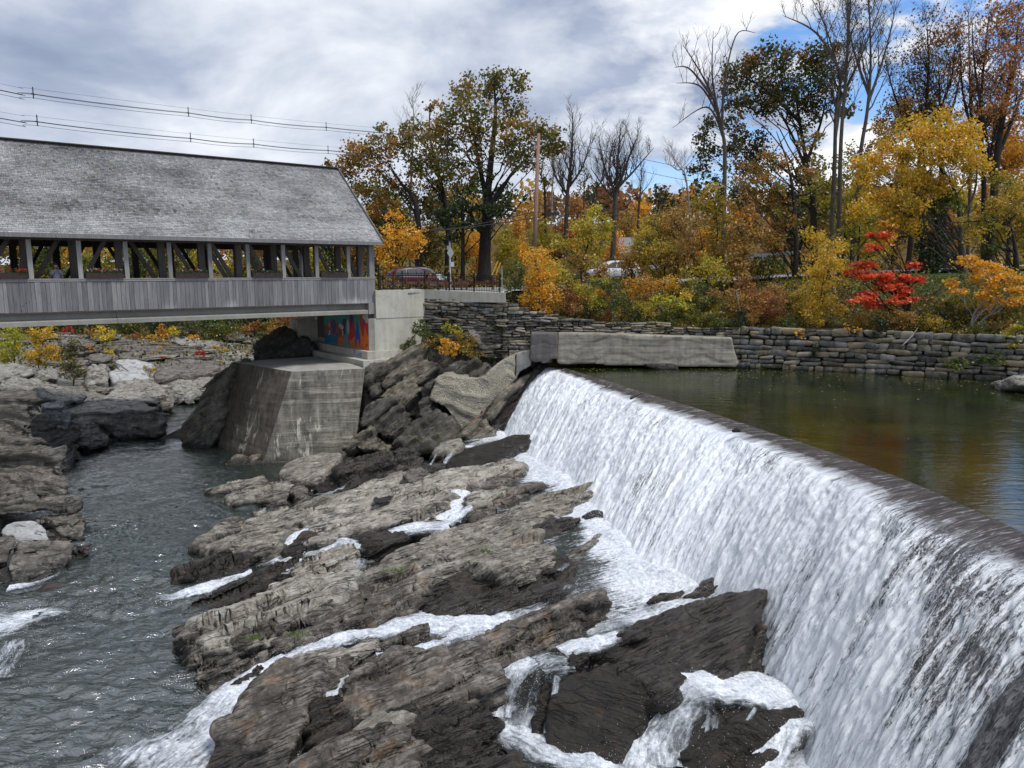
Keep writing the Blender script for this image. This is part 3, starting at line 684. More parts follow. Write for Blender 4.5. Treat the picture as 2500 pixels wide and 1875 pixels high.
STREAMS = [
  # upper cascade between the pothole ledge and the big ridge
  (spx('c', '1420,300 1370,360 1330,450', [-3.75, -3.95, -4.2]), [.9, .8, 1.5], .72),
  (spx('c', '1560,330 1440,400 1340,460', [-3.95, -4.0, -4.2]), [.3, .5, .8], .62),
  (spx('c', '1360,470 1200,480 1080,510 960,560 830,550 740,580 640,600 560,620 440,640', [-4.2, -4.2, -4.22, -4.3, -4.35, -4.5, -4.6, -4.75, -4.95]), [1.3, 1.3, 1.1, .8, .9, .9, .9, 1.0, .9], .62),
  (spx('c', '690,490 620,520 570,570 480,610 390,645', [-4.35, -4.5, -4.7, -4.85, -4.97]), [.5, .9, 1.0, .9, .8], .75),
  (spx('c', '390,690 300,720 200,765 80,800 -120,840 -300,850', [-4.75, -4.85, -4.93, -4.95, -4.96, -4.97]), [.5, .7, .9, .9, .8, .4], [.7, .66, .66, .6, .45, .3]),
  (spx('c', '640,640 560,700 480,780 400,850', [-4.4, -4.5, -4.7, -4.9]), [.25, .35, .35, .3], .55),
  # main chute in front of the big ridge
  (spx('c', '2080,700 1960,800 1820,860 1700,900 1620,935', [-4.1, -4.12, -4.15, -4.2, -4.25]), [1.4, 1.6, 1.5, 1.2, 1.0], [.42, .36, .38, .45, .6]),
  (spx('c', '1660,920 1540,940 1400,960 1260,930 1150,940 1030,985 880,1010 760,1045 650,1075 560,1115', [-4.22, -4.25, -4.3, -4.3, -4.3, -4.32, -4.35, -4.4, -4.45, -4.5]), [.8, 1.1, 1.3, 1.3, 1.2, .9, .7, .6, .6, .7], .68),
  (spx('c', '560,1110 480,1170 390,1250 300,1330 200,1430 90,1530 -40,1620 -200,1740', [-4.5, -4.6, -4.75, -4.85, -4.92, -4.95, -4.96, -4.97]), [.7, 1.1, 1.4, 1.7, 2.0, 2.3, 2.6, 2.8], [.72, .70, .66, .66, .64, .62, .58, .5]),
  (spx('c', '1440,990 1330,1030 1200,1080 1080,1095 1000,1100', [-4.25, -4.2, -4.1, -4.05, -4.0]), [1.0, .7, .5, .4, .2], .6),
  (spx('c', '920,1185 850,1230 820,1280 730,1300 690,1310', [-4.0, -4.1, -4.2, -4.25, -4.3]), [.3, .4, .4, .5, .3], .6),
  (spx('c', '690,1305 665,1350 645,1440 640,1500', [-4.0, -4.25, -4.6, -4.8]), [.3, .22, .3, .6], .55),
  (spx('c', '660,1510 600,1560 520,1620 420,1680', [-4.85, -4.9, -4.93, -4.95]), [.7, .7, .8, .9], .62),
  # right-hand cascades round the black block
  (spx('r', '980,640 860,690 740,740 640,780 540,790', [-4.05, -4.1, -4.15, -4.2, -4.25]), [.8, 1.0, 1.1, 1.1, .9], [.66, .62, .62, .6, .55]),
  (spx('r', '540,790 470,830 420,860', [-4.2, -4.25, -4.3]), [.9, .9, .8], .42),
  (spx('r', '530,860 440,880 360,900 290,930', [-4.25, -4.25, -4.3, -4.35]), [.5, .6, .7, .6], .66),
  (spx('r', '330,960 240,970 150,1000 90,1040', [-4.3, -4.3, -4.35, -4.45]), [1.2, 1.3, 1.2, .9], .50),
  (spx('r', '170,960 70,1030 25,1110 10,1200', [-4.25, -4.4, -4.65, -4.85]), [.7, 1.0, 1.2, 1.2], .60),
  (spx('r', '110,1010 90,1090 70,1180', [-4.15, -4.5, -4.85]), [.5, .6, .7], .50),
  (spx('r', '205,1010 180,1080 145,1170 130,1230', [-4.05, -4.4, -4.75, -4.9]), [.45, .5, .6, .7], .50),
  (spx('r', '272,1030 258,1110 238,1200 228,1270', [-3.95, -4.3, -4.7, -4.85]), [.22, .16, .16, .2], .55),
  (spx('r', '-20,1090 60,1170 130,1230 230,1290 340,1350 450,1400 540,1460', [-4.9, -4.95, -4.95, -4.95, -4.95, -4.95, -4.95]), [1.6, 1.7, 1.5, 1.3, 1.2, 1.1, 1.1], .62),
  (spx('r', '1300,1110 1160,1085 1020,1070 900,1060 790,1065', [-4.6, -4.4, -4.25, -4.15, -4.1]), [2.0, 1.6, 1.3, 1.2, 1.0], .75),
  (spx('r', '850,1055 790,1095 740,1150 700,1220 660,1290 630,1360 610,1430', [-4.0, -4.1, -4.3, -4.6, -4.85, -5.0, -5.1]), [1.0, 1.1, 1.3, 1.4, 1.6, 1.8, 1.9], .58),
  (spx('r', '860,1090 820,1190 780,1290 760,1400', [-4.15, -4.5, -4.8, -4.95]), [.8, 1.2, 1.4, 1.4], .55),
  (spx('r', '1095,1160 1040,1250 990,1320 970,1400', [-4.2, -4.5, -4.8, -5.0]), [.14, .10, .16, .2], .55),
  (spx('r', '1380,1180 1250,1190 1200,1240 1160,1330 1110,1420', [-4.7, -4.5, -4.6, -4.8, -5.0]), [1.3, .9, .8, 1.0, 1.5], .66),
  # trickles by the upper ledges
  (spx('c', '1380,110 1345,150 1325,190', [-3.5, -3.75, -3.95]), [.25, .3, .3], .55),
  (spx('c', '1300,120 1270,170 1250,205', [-3.5, -3.8, -4.0]), [.15, .2, .3], .5),
  (spx('c', '770,200 740,250 720,300', [-4.1, -4.5, -4.8]), [.5, .4, .4], .35),
  (spx('c', '705,225 690,260 685,305', [-4.2, -4.5, -4.8]), [.3, .2, .2], .35),
  (spx('c', '1060,140 990,170 920,220 860,260 810,300 700,320', [-3.7, -3.85, -4.1, -4.3, -4.5, -4.8]), [.3, .25, .2, .2, .25, .3], .45),
  (spx('c', '1580,40 1480,70 1420,90', [-3.6, -3.6, -3.6]), [.6, .8, .4], .6),
  (spx('c', '1760,60 1700,110 1650,150', [-3.8, -3.85, -3.9]), [.9, 1.2, .9], .6),
  (spx('c', '1980,430 1880,480 1800,500', [-3.9, -3.9, -3.92]), [.4, .5, .3], .6),
  (spx('c', '905,640 930,660 900,700', [-3.86, -3.9, -3.95]), [.5, .8, .4], .5),
  (spx('c', '1880,428 1930,440 1985,440', [-3.6, -3.64, -3.66]), [.25, .45, .25], .5),
  (spx('c', '1900,700 1950,655 2000,612', [-3.78, -3.76, -3.74]), [.2, .3, .2], .5),
  # foam at the left edge
  (spx('f', '-30,1530 60,1515 130,1500 220,1500', [-4.96] * 4), [2.0, 1.6, 1.0, .3], [.66, .6, .5, .3]),
  (spx('f', '-20,1660 20,1610 50,1560', [-4.96] * 3), [1.4, 1.0, .8], [.6, .5, .4]),
  (spx('l', '50,1500 200,1480 300,1450 380,1410', [-4.93] * 4), [.5, .35, .3, .2], [.7, .6, .6, .45]),
]
for P, W, fo in STREAMS: stream('stream', P, W, fo)
# ------------------------------------------------------------------ rocks
BEDS = []
def voxelise(V, F, vox):
    me = npmesh('tmp', V, F, []); o = bpy.data.objects.new('tmp', me); SC.collection.objects.link(o)
    md = o.modifiers.new('r', 'REMESH'); md.mode = 'VOXEL'; md.voxel_size = vox; md.adaptivity = 0
    dg = bpy.context.evaluated_depsgraph_get(); ev = o.evaluated_get(dg); m2 = ev.to_mesh()
    nv = len(m2.vertices); v = np.empty(nv * 3, dtype=np.float32); m2.vertices.foreach_get('co', v); v = v.reshape(-1, 3).astype(float)
    nl = len(m2.loops); l = np.empty(nl, dtype=np.int32); m2.loops.foreach_get('vertex_index', l)
    ev.to_mesh_clear(); bpy.data.objects.remove(o); bpy.data.meshes.remove(me)
    return v, l.reshape(-1, 4)
def smooth_v(V, F, it):
    E = np.concatenate([F[:, [0, 1]], F[:, [1, 2]], F[:, [2, 3]], F[:, [3, 0]]])
    cnt = np.bincount(E[:, 0], minlength=len(V))[:, None] + 1e-9
    for _ in range(it):
        A = np.stack([np.bincount(E[:, 0], weights=V[E[:, 1], k], minlength=len(V)) for k in range(3)], -1) / cnt
        B = np.stack([np.bincount(E[:, 1], weights=V[E[:, 0], k], minlength=len(V)) for k in range(3)], -1) / cnt
        V = .5 * V + .25 * (A + B)
    return V
def vnormals(V, F):
    n = np.cross(V[F[:, 2]] - V[F[:, 0]], V[F[:, 3]] - V[F[:, 1]])
    N = np.stack([np.bincount(F.ravel(), weights=np.repeat(n[:, k], 4), minlength=len(V)) for k in range(3)], -1)
    return N / (np.linalg.norm(N, axis=1)[:, None] + 1e-9)
def saw_lift(V, nb, lam, amp):
    """hogback profile: each bed has a steep broken edge towards the river and a back that slopes away"""
    jd = unit(np.cross(nb, [0, 0, 1.0]) + 1e-3)
    s = (V[:, :2] @ np.array(nb)[:2]) / lam + .60 * fbm(V * .28, 2) + .07 * fbm(V * 1.3, 2)
    L = np.floor(s).astype(np.int64); f = s - L; q = (V @ jd) / 2.2 + _val[(L * 11 + 5) & 4095] * 4 + .5 * fbm(V * .5, 2); Bq = np.floor(q).astype(np.int64)
    am = .62 + .55 * _val[_perm[(L * 37 + Bq * 101) & 4095]]
    up_ = np.clip(f / .11, 0, 1); return amp * am * (up_ * up_ * (3 - 2 * up_) * (1.05 - f) - .42)
def erode(V, F, nb, thick, amp, big=.12, seed=0.0, saw=0.0, lam=.42):
    nb = np.array(nb)
    if saw:
        N0 = vnormals(V, F); V = V.copy(); w_ = np.clip(N0[:, 2] * 1.4, 0, 1); V[:, 2] += saw_lift(V, nb, lam, saw) * w_; V[:, 2] += saw * .25 * _val[(np.floor((V[:, :2] @ nb[:2]) / (lam * 3.1) + fbm(V * .2, 2) * .4).astype(np.int64) * 13) & 4095] * w_
    N = vnormals(V, F)
    P = V + seed
    wv = fbm(P * .45, 3)
    s = (V @ nb) / thick + wv * 1.3
    a = layer1d(s) * amp * 1.25 + layer1d(s * 2.9 + 40.5) * amp * .6 + layer1d(s * .31 + 7.7) * amp * 1.9
    jd = unit(np.cross(nb, [0, 0, 1.0]) + 1e-3); js = (V @ jd) / 1.7 + fbm(P * .5, 2) * .9
    # layers broken into blocks along the strike
    for k_, (sc_, ln_, am_) in enumerate(((1.0, 1.5, .55), (2.3, .7, .3))):
        Li = np.floor(s * sc_).astype(np.int64); q_ = (V @ jd) / ln_ + _val[(Li * 7 + 3) & 4095] * 5 + fbm(P * .9, 2) * .35; Bi = np.floor(q_).astype(np.int64)
        a = a + _val[_perm[(Li * 131 + Bi * 17 + k_ * 999) & 4095]] * amp * am_
    fr = abs(js - np.round(js)); jt = -np.exp(-(fr / .035) ** 2) * amp * .9 * (vnoise(P * .6) > .05)
    side = np.sqrt(np.clip(1 - (N @ nb) ** 2, 0, 1))
    d = a * (.22 + 1.0 * side) + jt + big * fbm(P * .8, 2) + amp * .16 * fbm(P * 3.5, 3)
    return V + N * d[:, None]
def rock(label, tag, poly, z, mat, ext=None, depth=None, vox=None, nb=None, thick=.22, amp=.085, big=.09, sm=2, cat='rock', group=None, flare=.10, name='rock', bed=True, taper=0.0, saw=0.0, lam=.42):
    p = np.array(pts(tag, poly)); lo, hi = p.min(0), p.max(0); f = (p - lo) / (hi - lo + 1e-6)
    if depth is None:
        zl, zr, zf = z; zz = zl + (zr - zl) * f[:, 0] - zf * f[:, 1]
        T = np.array([onz(a, b, c) for (a, b), c in zip(p, zz)])
        if ext is None: ext = (0, 0, -1.0 * max(.5, (zz.max() + 5.5)))
    else:
        yl, yr, yf = depth; yv = yl + (yr - yl) * f[:, 0] - yf * f[:, 1]
        T = np.array([at(a, b, c) for (a, b), c in zip(p, yv)])
    # densify the outline and roughen it
    Q = []
    n = len(T)
    for i in range(n):
        a, b = T[i], T[(i + 1) % n]; L = np.linalg.norm(b - a); m = max(1, int(L / .5))
        for k in range(m): Q.append(a + (b - a) * k / m)
    Q = np.array(Q); c = Q.mean(0)
    Q[:, :2] += .06 * np.stack([vnoise(Q * 1.7), vnoise(Q * 1.7 + 31)], -1)
    ext = np.array(ext, float); B = c + (Q - c) * (1 + flare) ; B = B + ext
    mid = c + (Q - c) * (1 + flare * .35) + ext * .12
    k = len(Q)
    Fm = [list(range(k))] + [[(i + 1) % k, i, i + k, (i + 1) % k + k] for i in range(k)] + [[(i + 1) % k + k, i + k, i + 2 * k, (i + 1) % k + 2 * k] for i in range(k)] + [[2 * k + i for i in range(k)][::-1]]
    Y = c[1]
    if vox is None: vox = min(.15, max(.05, Y * .0031))
    v, F = voxelise(np.concatenate([Q, mid, B]), Fm, vox)
    if len(v) == 0: print('EMPTY ROCK', label); return None
    v = smooth_v(v, F, max(1, int(sm * .7)))
    if nb is None: nb = N_MAIN
    v = erode(v, F, nb, thick, amp, big, 0.0, saw, lam)
    org = np.array([c[0], c[1], v[:, 2].min()])
    # drop what lies well under water or ground
    zc_ = v[F][:, :, 2].max(1); nz_ = vnormals(v, F)[F].mean(1)[:, 2]
    kf = ~((zc_ < (-5.3 if depth is None else -5.6)) | ((nz_ < -.75) & (zc_ < c[2] - .8))); F = F[kf]; us_ = np.unique(F); rm_ = np.full(len(v), -1); rm_[us_] = np.arange(len(us_)); v = v[us_]; F = rm_[F]
    me = npmesh(name, v - org, F, MATS[mat], True)
    o = mobj(name, me); o.location = org; props(o, label, cat, group)
    wet_shade_z = max(c[2] - .42, -4.9) if bed and depth is None and mat in ('rock_grey', 'rock_pale', 'rock_brown') else -4.75  # ledge sides darken just below their own top: painted shade along with wet rock
    o.color = ((wet_shade_z + 10) / 10, 1, 1, 1)
    if bed and depth is None: BEDS.append((T[:, :2], T[:, 2].mean(), T))
    return o

RC = [
 # label, tag, outline, (z left, z right, fall over the outline), material, extra
 ('long grey ledge with a round black pothole in its top', 'c', '640,470 620,420 820,330 1000,250 1250,215 1400,185 1560,170 1700,162 1720,195 1560,235 1480,262 1400,300 1300,340 1230,380 1130,430 1000,455 900,478 760,545 660,590 640,560 690,500', (-4.1, -3.45, .35), 'rock_pale', {}),
 ('rounded grey ledge end reaching into the river below the pothole ledge', 'c', '130,560 150,520 230,470 350,440 480,405 560,385 640,400 660,420 600,470 540,520 510,580 430,600 300,612 180,600', (-4.35, -4.1, .35), 'rock_grey', {}),
 ('upper strip of smooth grey rock behind the pothole ledge', 'c', '590,370 700,320 860,290 1000,235 1130,195 1180,200 1140,235 1010,265 860,320 740,360 640,395', (-4.35, -3.9, .2), 'rock_grey', {}),
 ('long ridge finger with an orange stained right tip by the falls', 'c', '1380,480 1500,430 1640,385 1740,345 1880,292 2000,268 2062,266 2050,312 1960,360 1880,392 1780,440 1720,500 1600,540 1400,600 1230,650 1080,700 960,735 930,700 1030,640 1120,590 1250,530', (-3.55, -3.35, .55), 'rock_grey', {}),
 ('broad middle slab of the big ridge with mossy cracks and green tufts', 'c', '1180,680 1250,630 1420,590 1560,560 1700,505 1790,510 1810,550 1870,575 1880,610 1800,640 1700,690 1600,690 1430,640 1300,700 1210,760', (-3.5, -3.4, .15), 'rock_grey', {}),
 ('dark sheer block in the front of the big ridge above the foam', 'c', '1190,765 1215,740 1300,690 1430,640 1600,685 1700,690 1860,620 1950,600 1985,640 1950,720 1850,810 1720,880 1640,925 1500,925 1380,935 1280,915 1210,870 1180,850', (-3.6, -3.5, .95), 'rock_wet', dict(amp=.10, thick=.5)),
 ('thin fin of brown layered rock beside the ledge water', 'c', '1850,740 1900,650 1960,600 2040,540 2110,500 2100,530 2030,600 2000,640 1960,720 1870,780 1820,790', (-3.9, -3.8, .3), 'rock_brown', {}),
 ('sloping grey back of the big ridge left of the tea coloured pool', 'c', '130,910 200,875 320,850 420,810 520,740 620,700 760,690 880,700 900,740 820,800 700,860 560,930 420,1000 330,1020 230,1060 160,1080 120,1000', (-4.05, -3.55, .35), 'rock_pale', {}),
 ('layered flank under the big ridge with dark recesses', 'c', '330,1020 430,1000 560,935 700,860 830,800 920,745 1050,720 1180,700 1190,770 1190,860 1100,900 950,930 800,985 700,1030 600,1060 520,1060 400,1070 280,1080', (-4.15, -3.8, .55), 'rock_brown', dict(amp=.11, thick=.2)),
 ('cream and orange stained rock beside the pale pool', 'c', '580,720 640,640 740,600 900,575 935,600 900,640 860,690 760,700 650,720 600,740', (-3.95, -3.75, .15), 'rock_pale', {}),
 ('dark crumbling river end of the big ridge', 'c', '70,1000 120,930 170,960 180,1080 250,1090 400,1080 500,1100 480,1130 380,1180 280,1220 200,1250 130,1200 100,1130 70,1080', (-4.35, -4.3, .5), 'rock_brown', dict(amp=.12, thick=.17)),
 ('wet dark rock low at the left edge of the chute', 'c', '130,1250 200,1230 330,1180 440,1140 460,1160 380,1240 280,1290 200,1330 120,1330', (-4.75, -4.5, .25), 'rock_wet', {}),
 ('bulky rounded brown rock with a curved pale crack by the chute', 'c', '420,1240 500,1160 600,1125 690,1120 740,1170 715,1230 690,1290 660,1345 600,1500 560,1659 140,1700 190,1570 230,1440 330,1400 370,1320', (-3.75, -3.55, 1.1), 'rock_brown', dict(amp=.06, thick=.6, big=.12, sm=6)),
 ('smooth grey shoulder above the bulky brown rock', 'c', '500,1150 560,1125 680,1085 760,1050 880,1035 1000,1040 940,1080 870,1110 800,1140 750,1170 700,1150 620,1115', (-3.85, -3.85, .1), 'rock_pale', dict(sm=5)),
 ('flat brown reef in the middle of the foam', 'c', '900,1060 960,1030 1080,1005 1220,1000 1350,1015 1250,1045 1130,1060 1020,1075 930,1085', (-4.1, -4.15, .12), 'rock_brown', {}),
 ('long thin layered ledge running up to the ledge water', 'c', '1190,1180 1300,1090 1400,1050 1560,970 1680,935 1800,890 1950,850 2110,805 2120,840 2040,870 1960,930 1830,1010 1740,1090 1650,1140 1560,1190 1440,1180 1300,1200', (-3.95, -3.95, .4), 'rock_brown', dict(thick=.18)),
 ('brown ledge with fine parallel layers beside the small chute', 'c', '880,1180 960,1120 1080,1090 1200,1075 1300,1080 1320,1120 1220,1150 1100,1180 960,1200', (-4.0, -3.95, .3), 'rock_brown', {}),
 ('mossy brown rock between two thin streams', 'c', '740,1180 800,1140 860,1120 870,1150 850,1190 800,1250 720,1290 690,1260', (-3.95, -3.9, .3), 'rock_brown', {}),
 ('wide tilted slab of purple brown layers in the foreground', 'c', '820,1320 900,1230 1000,1200 1160,1190 1300,1150 1450,1160 1590,1190 1600,1230 1500,1290 1470,1330 1350,1360 1200,1380 1080,1400 950,1420 860,1400', (-3.85, -3.95, .45), 'rock_brown', dict(amp=.09, thick=.2)),
 ('dark blocky rock left of the foreground slabs', 'c', '690,1330 760,1310 850,1330 860,1400 900,1440 840,1500 760,1540 690,1520 665,1450', (-4.0, -3.95, .55), 'rock_wet', dict(amp=.09)),
 ('smooth pale brown tongue of rock in the foreground', 'c', '900,1470 930,1430 1000,1400 1120,1385 1180,1400 1100,1430 1020,1470 960,1490', (-3.9, -3.9, .15), 'rock_grey', dict(sm=5)),
 ('foreground heap of wet strata below the tilted slab', 'c', '1000,1440 1100,1400 1250,1380 1400,1350 1490,1350 1560,1400 1580,1480 1640,1560 1560,1600 1380,1620 1230,1580 1100,1520', (-3.95, -4.25, .5), 'rock_wet', dict(amp=.11, thick=.2)),
 ('foreground rock with swirling brown and pink layers', 'c', '690,1600 800,1520 900,1490 1050,1480 1180,1500 1230,1570 1200,1640 1150,1760 600,1760 560,1700 640,1640', (-3.85, -4.0, .5), 'rock_brown', dict(amp=.10, thick=.17)),
 ('low dark rock washed by foam at the bottom of the view', 'c', '1200,1640 1300,1610 1450,1620 1600,1600 1680,1640 1700,1760 1150,1800', (-4.3, -4.5, .25), 'rock_wet', {}),
 ('huge black block with pale cracks under the cascade', 'r', '238,1290 245,1180 255,1090 290,1035 340,1010 430,992 540,985 600,1020 680,1085 715,1120 700,1140 650,1185 600,1240 560,1300 530,1380 515,1420 440,1440 380,1390 310,1330', (-3.95, -3.85, 1.25), 'rock_black', dict(amp=.03, thick=.9, big=.05, sm=4, flare=.02)),
 ('big triangular slate dark rock pointing at the falls', 'r', '560,850 640,790 780,735 900,700 1010,672 1110,652 1132,662 1120,760 1080,860 1020,960 960,1040 880,1025 790,1005 680,975 590,960 510,940 420,930 400,900', (-4.0, -3.1, .85), 'rock_wet', dict(amp=.045, thick=.5, big=.06, flare=.03)),
 ('brown slab between the slate rock and the black block', 'r', '400,985 430,960 560,955 640,970 760,1000 790,1020 760,1060 720,1110 660,1060 600,1010 500,985', (-3.9, -3.9, .15), 'rock_wet', {}),
 ('dark rounded rock in the lower cascade with a thin trickle', 'r', '845,1200 900,1155 990,1135 1090,1132 1120,1160 1230,1160 1290,1165 1200,1230 1160,1310 1130,1440 820,1440 825,1300', (-4.2, -4.25, .9), 'rock_black', dict(amp=.05, big=.1, sm=5)),
 ('narrow dark rib splitting the small falls', 'r', '85,1180 110,1080 150,1000 200,985 222,1000 180,1050 140,1110 110,1180', (-4.1, -4.05, .8), 'rock_black', dict(amp=.03, big=.05)),
 ('black rib beside the thin thread of water', 'r', '175,1260 180,1180 200,1080 225,1020 258,1040 240,1120 225,1280', (-4.05, -4.0, 1.0), 'rock_black', dict(amp=.03, big=.05)),
 ('black wedge of rock upstream of the small falls', 'r', '330,990 310,950 330,915 380,925 395,960 370,1010', (-4.05, -4.05, .3), 'rock_black', {}),
 ('dark rock behind the slate rock half covered by white water', 'r', '530,850 600,800 700,760 780,740 760,770 680,810 600,860', (-4.05, -3.85, .1), 'rock_wet', {}),
 ('thin dark rock at the foot of the falls', 'r', '800,690 850,655 930,615 990,600 960,640 900,665 850,700', (-3.95, -3.75, .1), 'rock_wet', {}),
 ('small dark rock breaking the foam under the falls', 'r', '650,705 720,680 790,670 770,690 700,715', (-4.1, -4.0, .05), 'rock_wet', {}),
 ('spray covered rock under the lower right falls', 'r', '1180,1260 1240,1230 1330,1225 1400,1240 1320,1280 1230,1310', (-4.6, -4.6, .3), 'rock_black', {}),
 ('rounded brown boulder with a dark cleft near the concrete block', 'c', '535,250 530,210 545,160 600,130 700,110 820,98 830,130 790,160 760,190 710,240 640,250', (-3.85, -3.5, .55), 'rock_grey', dict(amp=.05, sm=5)),
 ('dark wet ledge behind the brown boulder', 'c', '800,190 860,150 960,120 1100,105 1210,120 1160,150 1050,170 960,190 880,215 810,220', (-3.7, -3.4, .2), 'rock_wet', {}),
 ('black ledge with a thin veil of water over it', 'c', '690,270 740,230 830,215 960,200 900,240 840,280 780,300 700,310', (-4.3, -4.0, .4), 'rock_black', {}),
 ('wet black ledge with two short trickles', 'c', '1000,240 1060,180 1140,140 1230,140 1260,170 1350,115 1330,190 1230,200 1120,200 1060,225', (-3.75, -3.55, .3), 'rock_wet', {}),
 ('black tilted slab at the left foot of the falls', 'c', '1330,190 1345,140 1440,100 1560,60 1680,15 1750,20 1765,50 1700,90 1600,150 1450,175', (-3.5, -3.0, .55), 'rock_black', dict(amp=.03, thick=.5)),
 ('grey brown boulder above the upper trickles', 'c', '1280,105 1330,65 1410,45 1425,75 1400,95 1340,110', (-3.4, -3.3, .15), 'rock_grey', dict(sm=5)),
 ('bluish boulder on the upstream edge of the pothole ledge', 'c', '1130,225 1160,195 1220,182 1252,200 1230,225 1180,250 1150,245', (-3.5, -3.45, .12), 'rock_left_dark', dict(sm=5)),
 ('pointed grey rock lying flat in the river below the block', 'c', '165,292 230,262 330,235 450,222 455,250 380,262 290,285 200,298', (-4.7, -4.6, .12), 'rock_grey', {}),
 ('flat grey rock with a long crack beside the pointed one', 'c', '265,345 300,310 380,270 480,252 610,255 620,280 560,300 480,310 400,335 330,350', (-4.65, -4.45, .15), 'rock_grey', {}),
 ('dark boulder at the end of the flat grey rocks', 'c', '575,300 600,270 660,262 682,290 670,325 600,330', (-4.35, -4.3, .15), 'rock_brown', dict(sm=5)),
 ('rounded brown rock tucked between the flat rocks', 'c', '410,350 450,320 540,300 580,310 570,345 500,352', (-4.55, -4.5, .15), 'rock_brown', dict(sm=5)),
 ('submerged tan rock near the pothole ledge', 'c', '375,400 400,380 470,375 450,400 410,412', (-4.9, -4.9, .02), 'rock_pale', {}),
 ('low grey rock awash beside the rounded ledge end', 'c', '240,450 290,430 360,425 330,445 280,460', (-4.9, -4.88, .02), 'rock_grey', {}),
 ('dark wedge shaped rock reaching into the river', 'c', '25,735 40,690 110,655 220,635 340,628 385,655 330,680 220,710 120,740 60,750', (-4.65, -4.45, .3), 'rock_wet', {}),
 ('long black wet ledge left of the cream stained rock', 'c', '60,900 90,850 200,800 270,750 400,705 540,655 620,640 645,645 560,700 450,780 340,840 230,855 140,890 80,930', (-4.7, -4.2, .4), 'rock_wet', {}),
 ('dark rock splitting the upper cascade', 'c', '925,540 960,500 1050,490 1140,500 1150,525 1090,550 1000,560 950,560', (-4.05, -4.0, .15), 'rock_wet', {}),
 ('small dark rock where the upper cascade drops', 'c', '560,600 600,560 640,530 690,520 680,560 640,600 600,620', (-4.35, -4.25, .2), 'rock_wet', {}),
 ('brown rock with a tan top beside the narrow fall', 'c', '1440,360 1480,310 1560,290 1640,295 1600,330 1540,360 1480,370', (-3.7, -3.65, .15), 'rock_pale', {}),
 ('dark brown slab next to the ledge water', 'c', '1420,420 1480,375 1600,335 1700,290 1820,268 1810,285 1740,320 1650,360 1560,400 1480,430', (-3.95, -3.75, .25), 'rock_brown', {}),
 ('grey slope of rock left of the narrow fall', 'c', '1090,440 1180,390 1260,350 1370,310 1400,310 1330,400 1290,450 1200,455', (-4.0, -3.85, .3), 'rock_grey', {}),
 ('dark rock at the corner of the ledge water', 'c', '1790,500 1830,460 1900,440 1950,440 1990,455 1960,480 1880,500 1820,520', (-3.75, -3.7, .1), 'rock_wet', {}),
 ('small black rock at the foot of the falls beside the finger ridge', 'c', '2035,430 2060,410 2095,408 2090,425 2060,440', (-3.75, -3.75, .05), 'rock_black', {}),
 ('layered brown rock at the top right end of the pothole ledge', 'c', '1560,240 1640,215 1730,190 1735,205 1680,235 1600,260 1440,300 1430,285', (-3.75, -3.6, .12), 'rock_brown', {}),
]
for lab, tag, poly, z, mat, kw in RC:
    if 'saw' not in kw and mat in ('rock_grey', 'rock_pale', 'rock_brown', 'rock_wet') and kw.get('sm', 2) < 5 and tag == 'c':
        ext_ = np.ptp(np.array(pts(tag, poly)), 0); kw = dict(kw, saw=.44 if ext_[0] > 150 else .12, lam=.85 if ext_[0] > 250 else .5)
    rock(lab, tag, poly, z, mat, **kw)

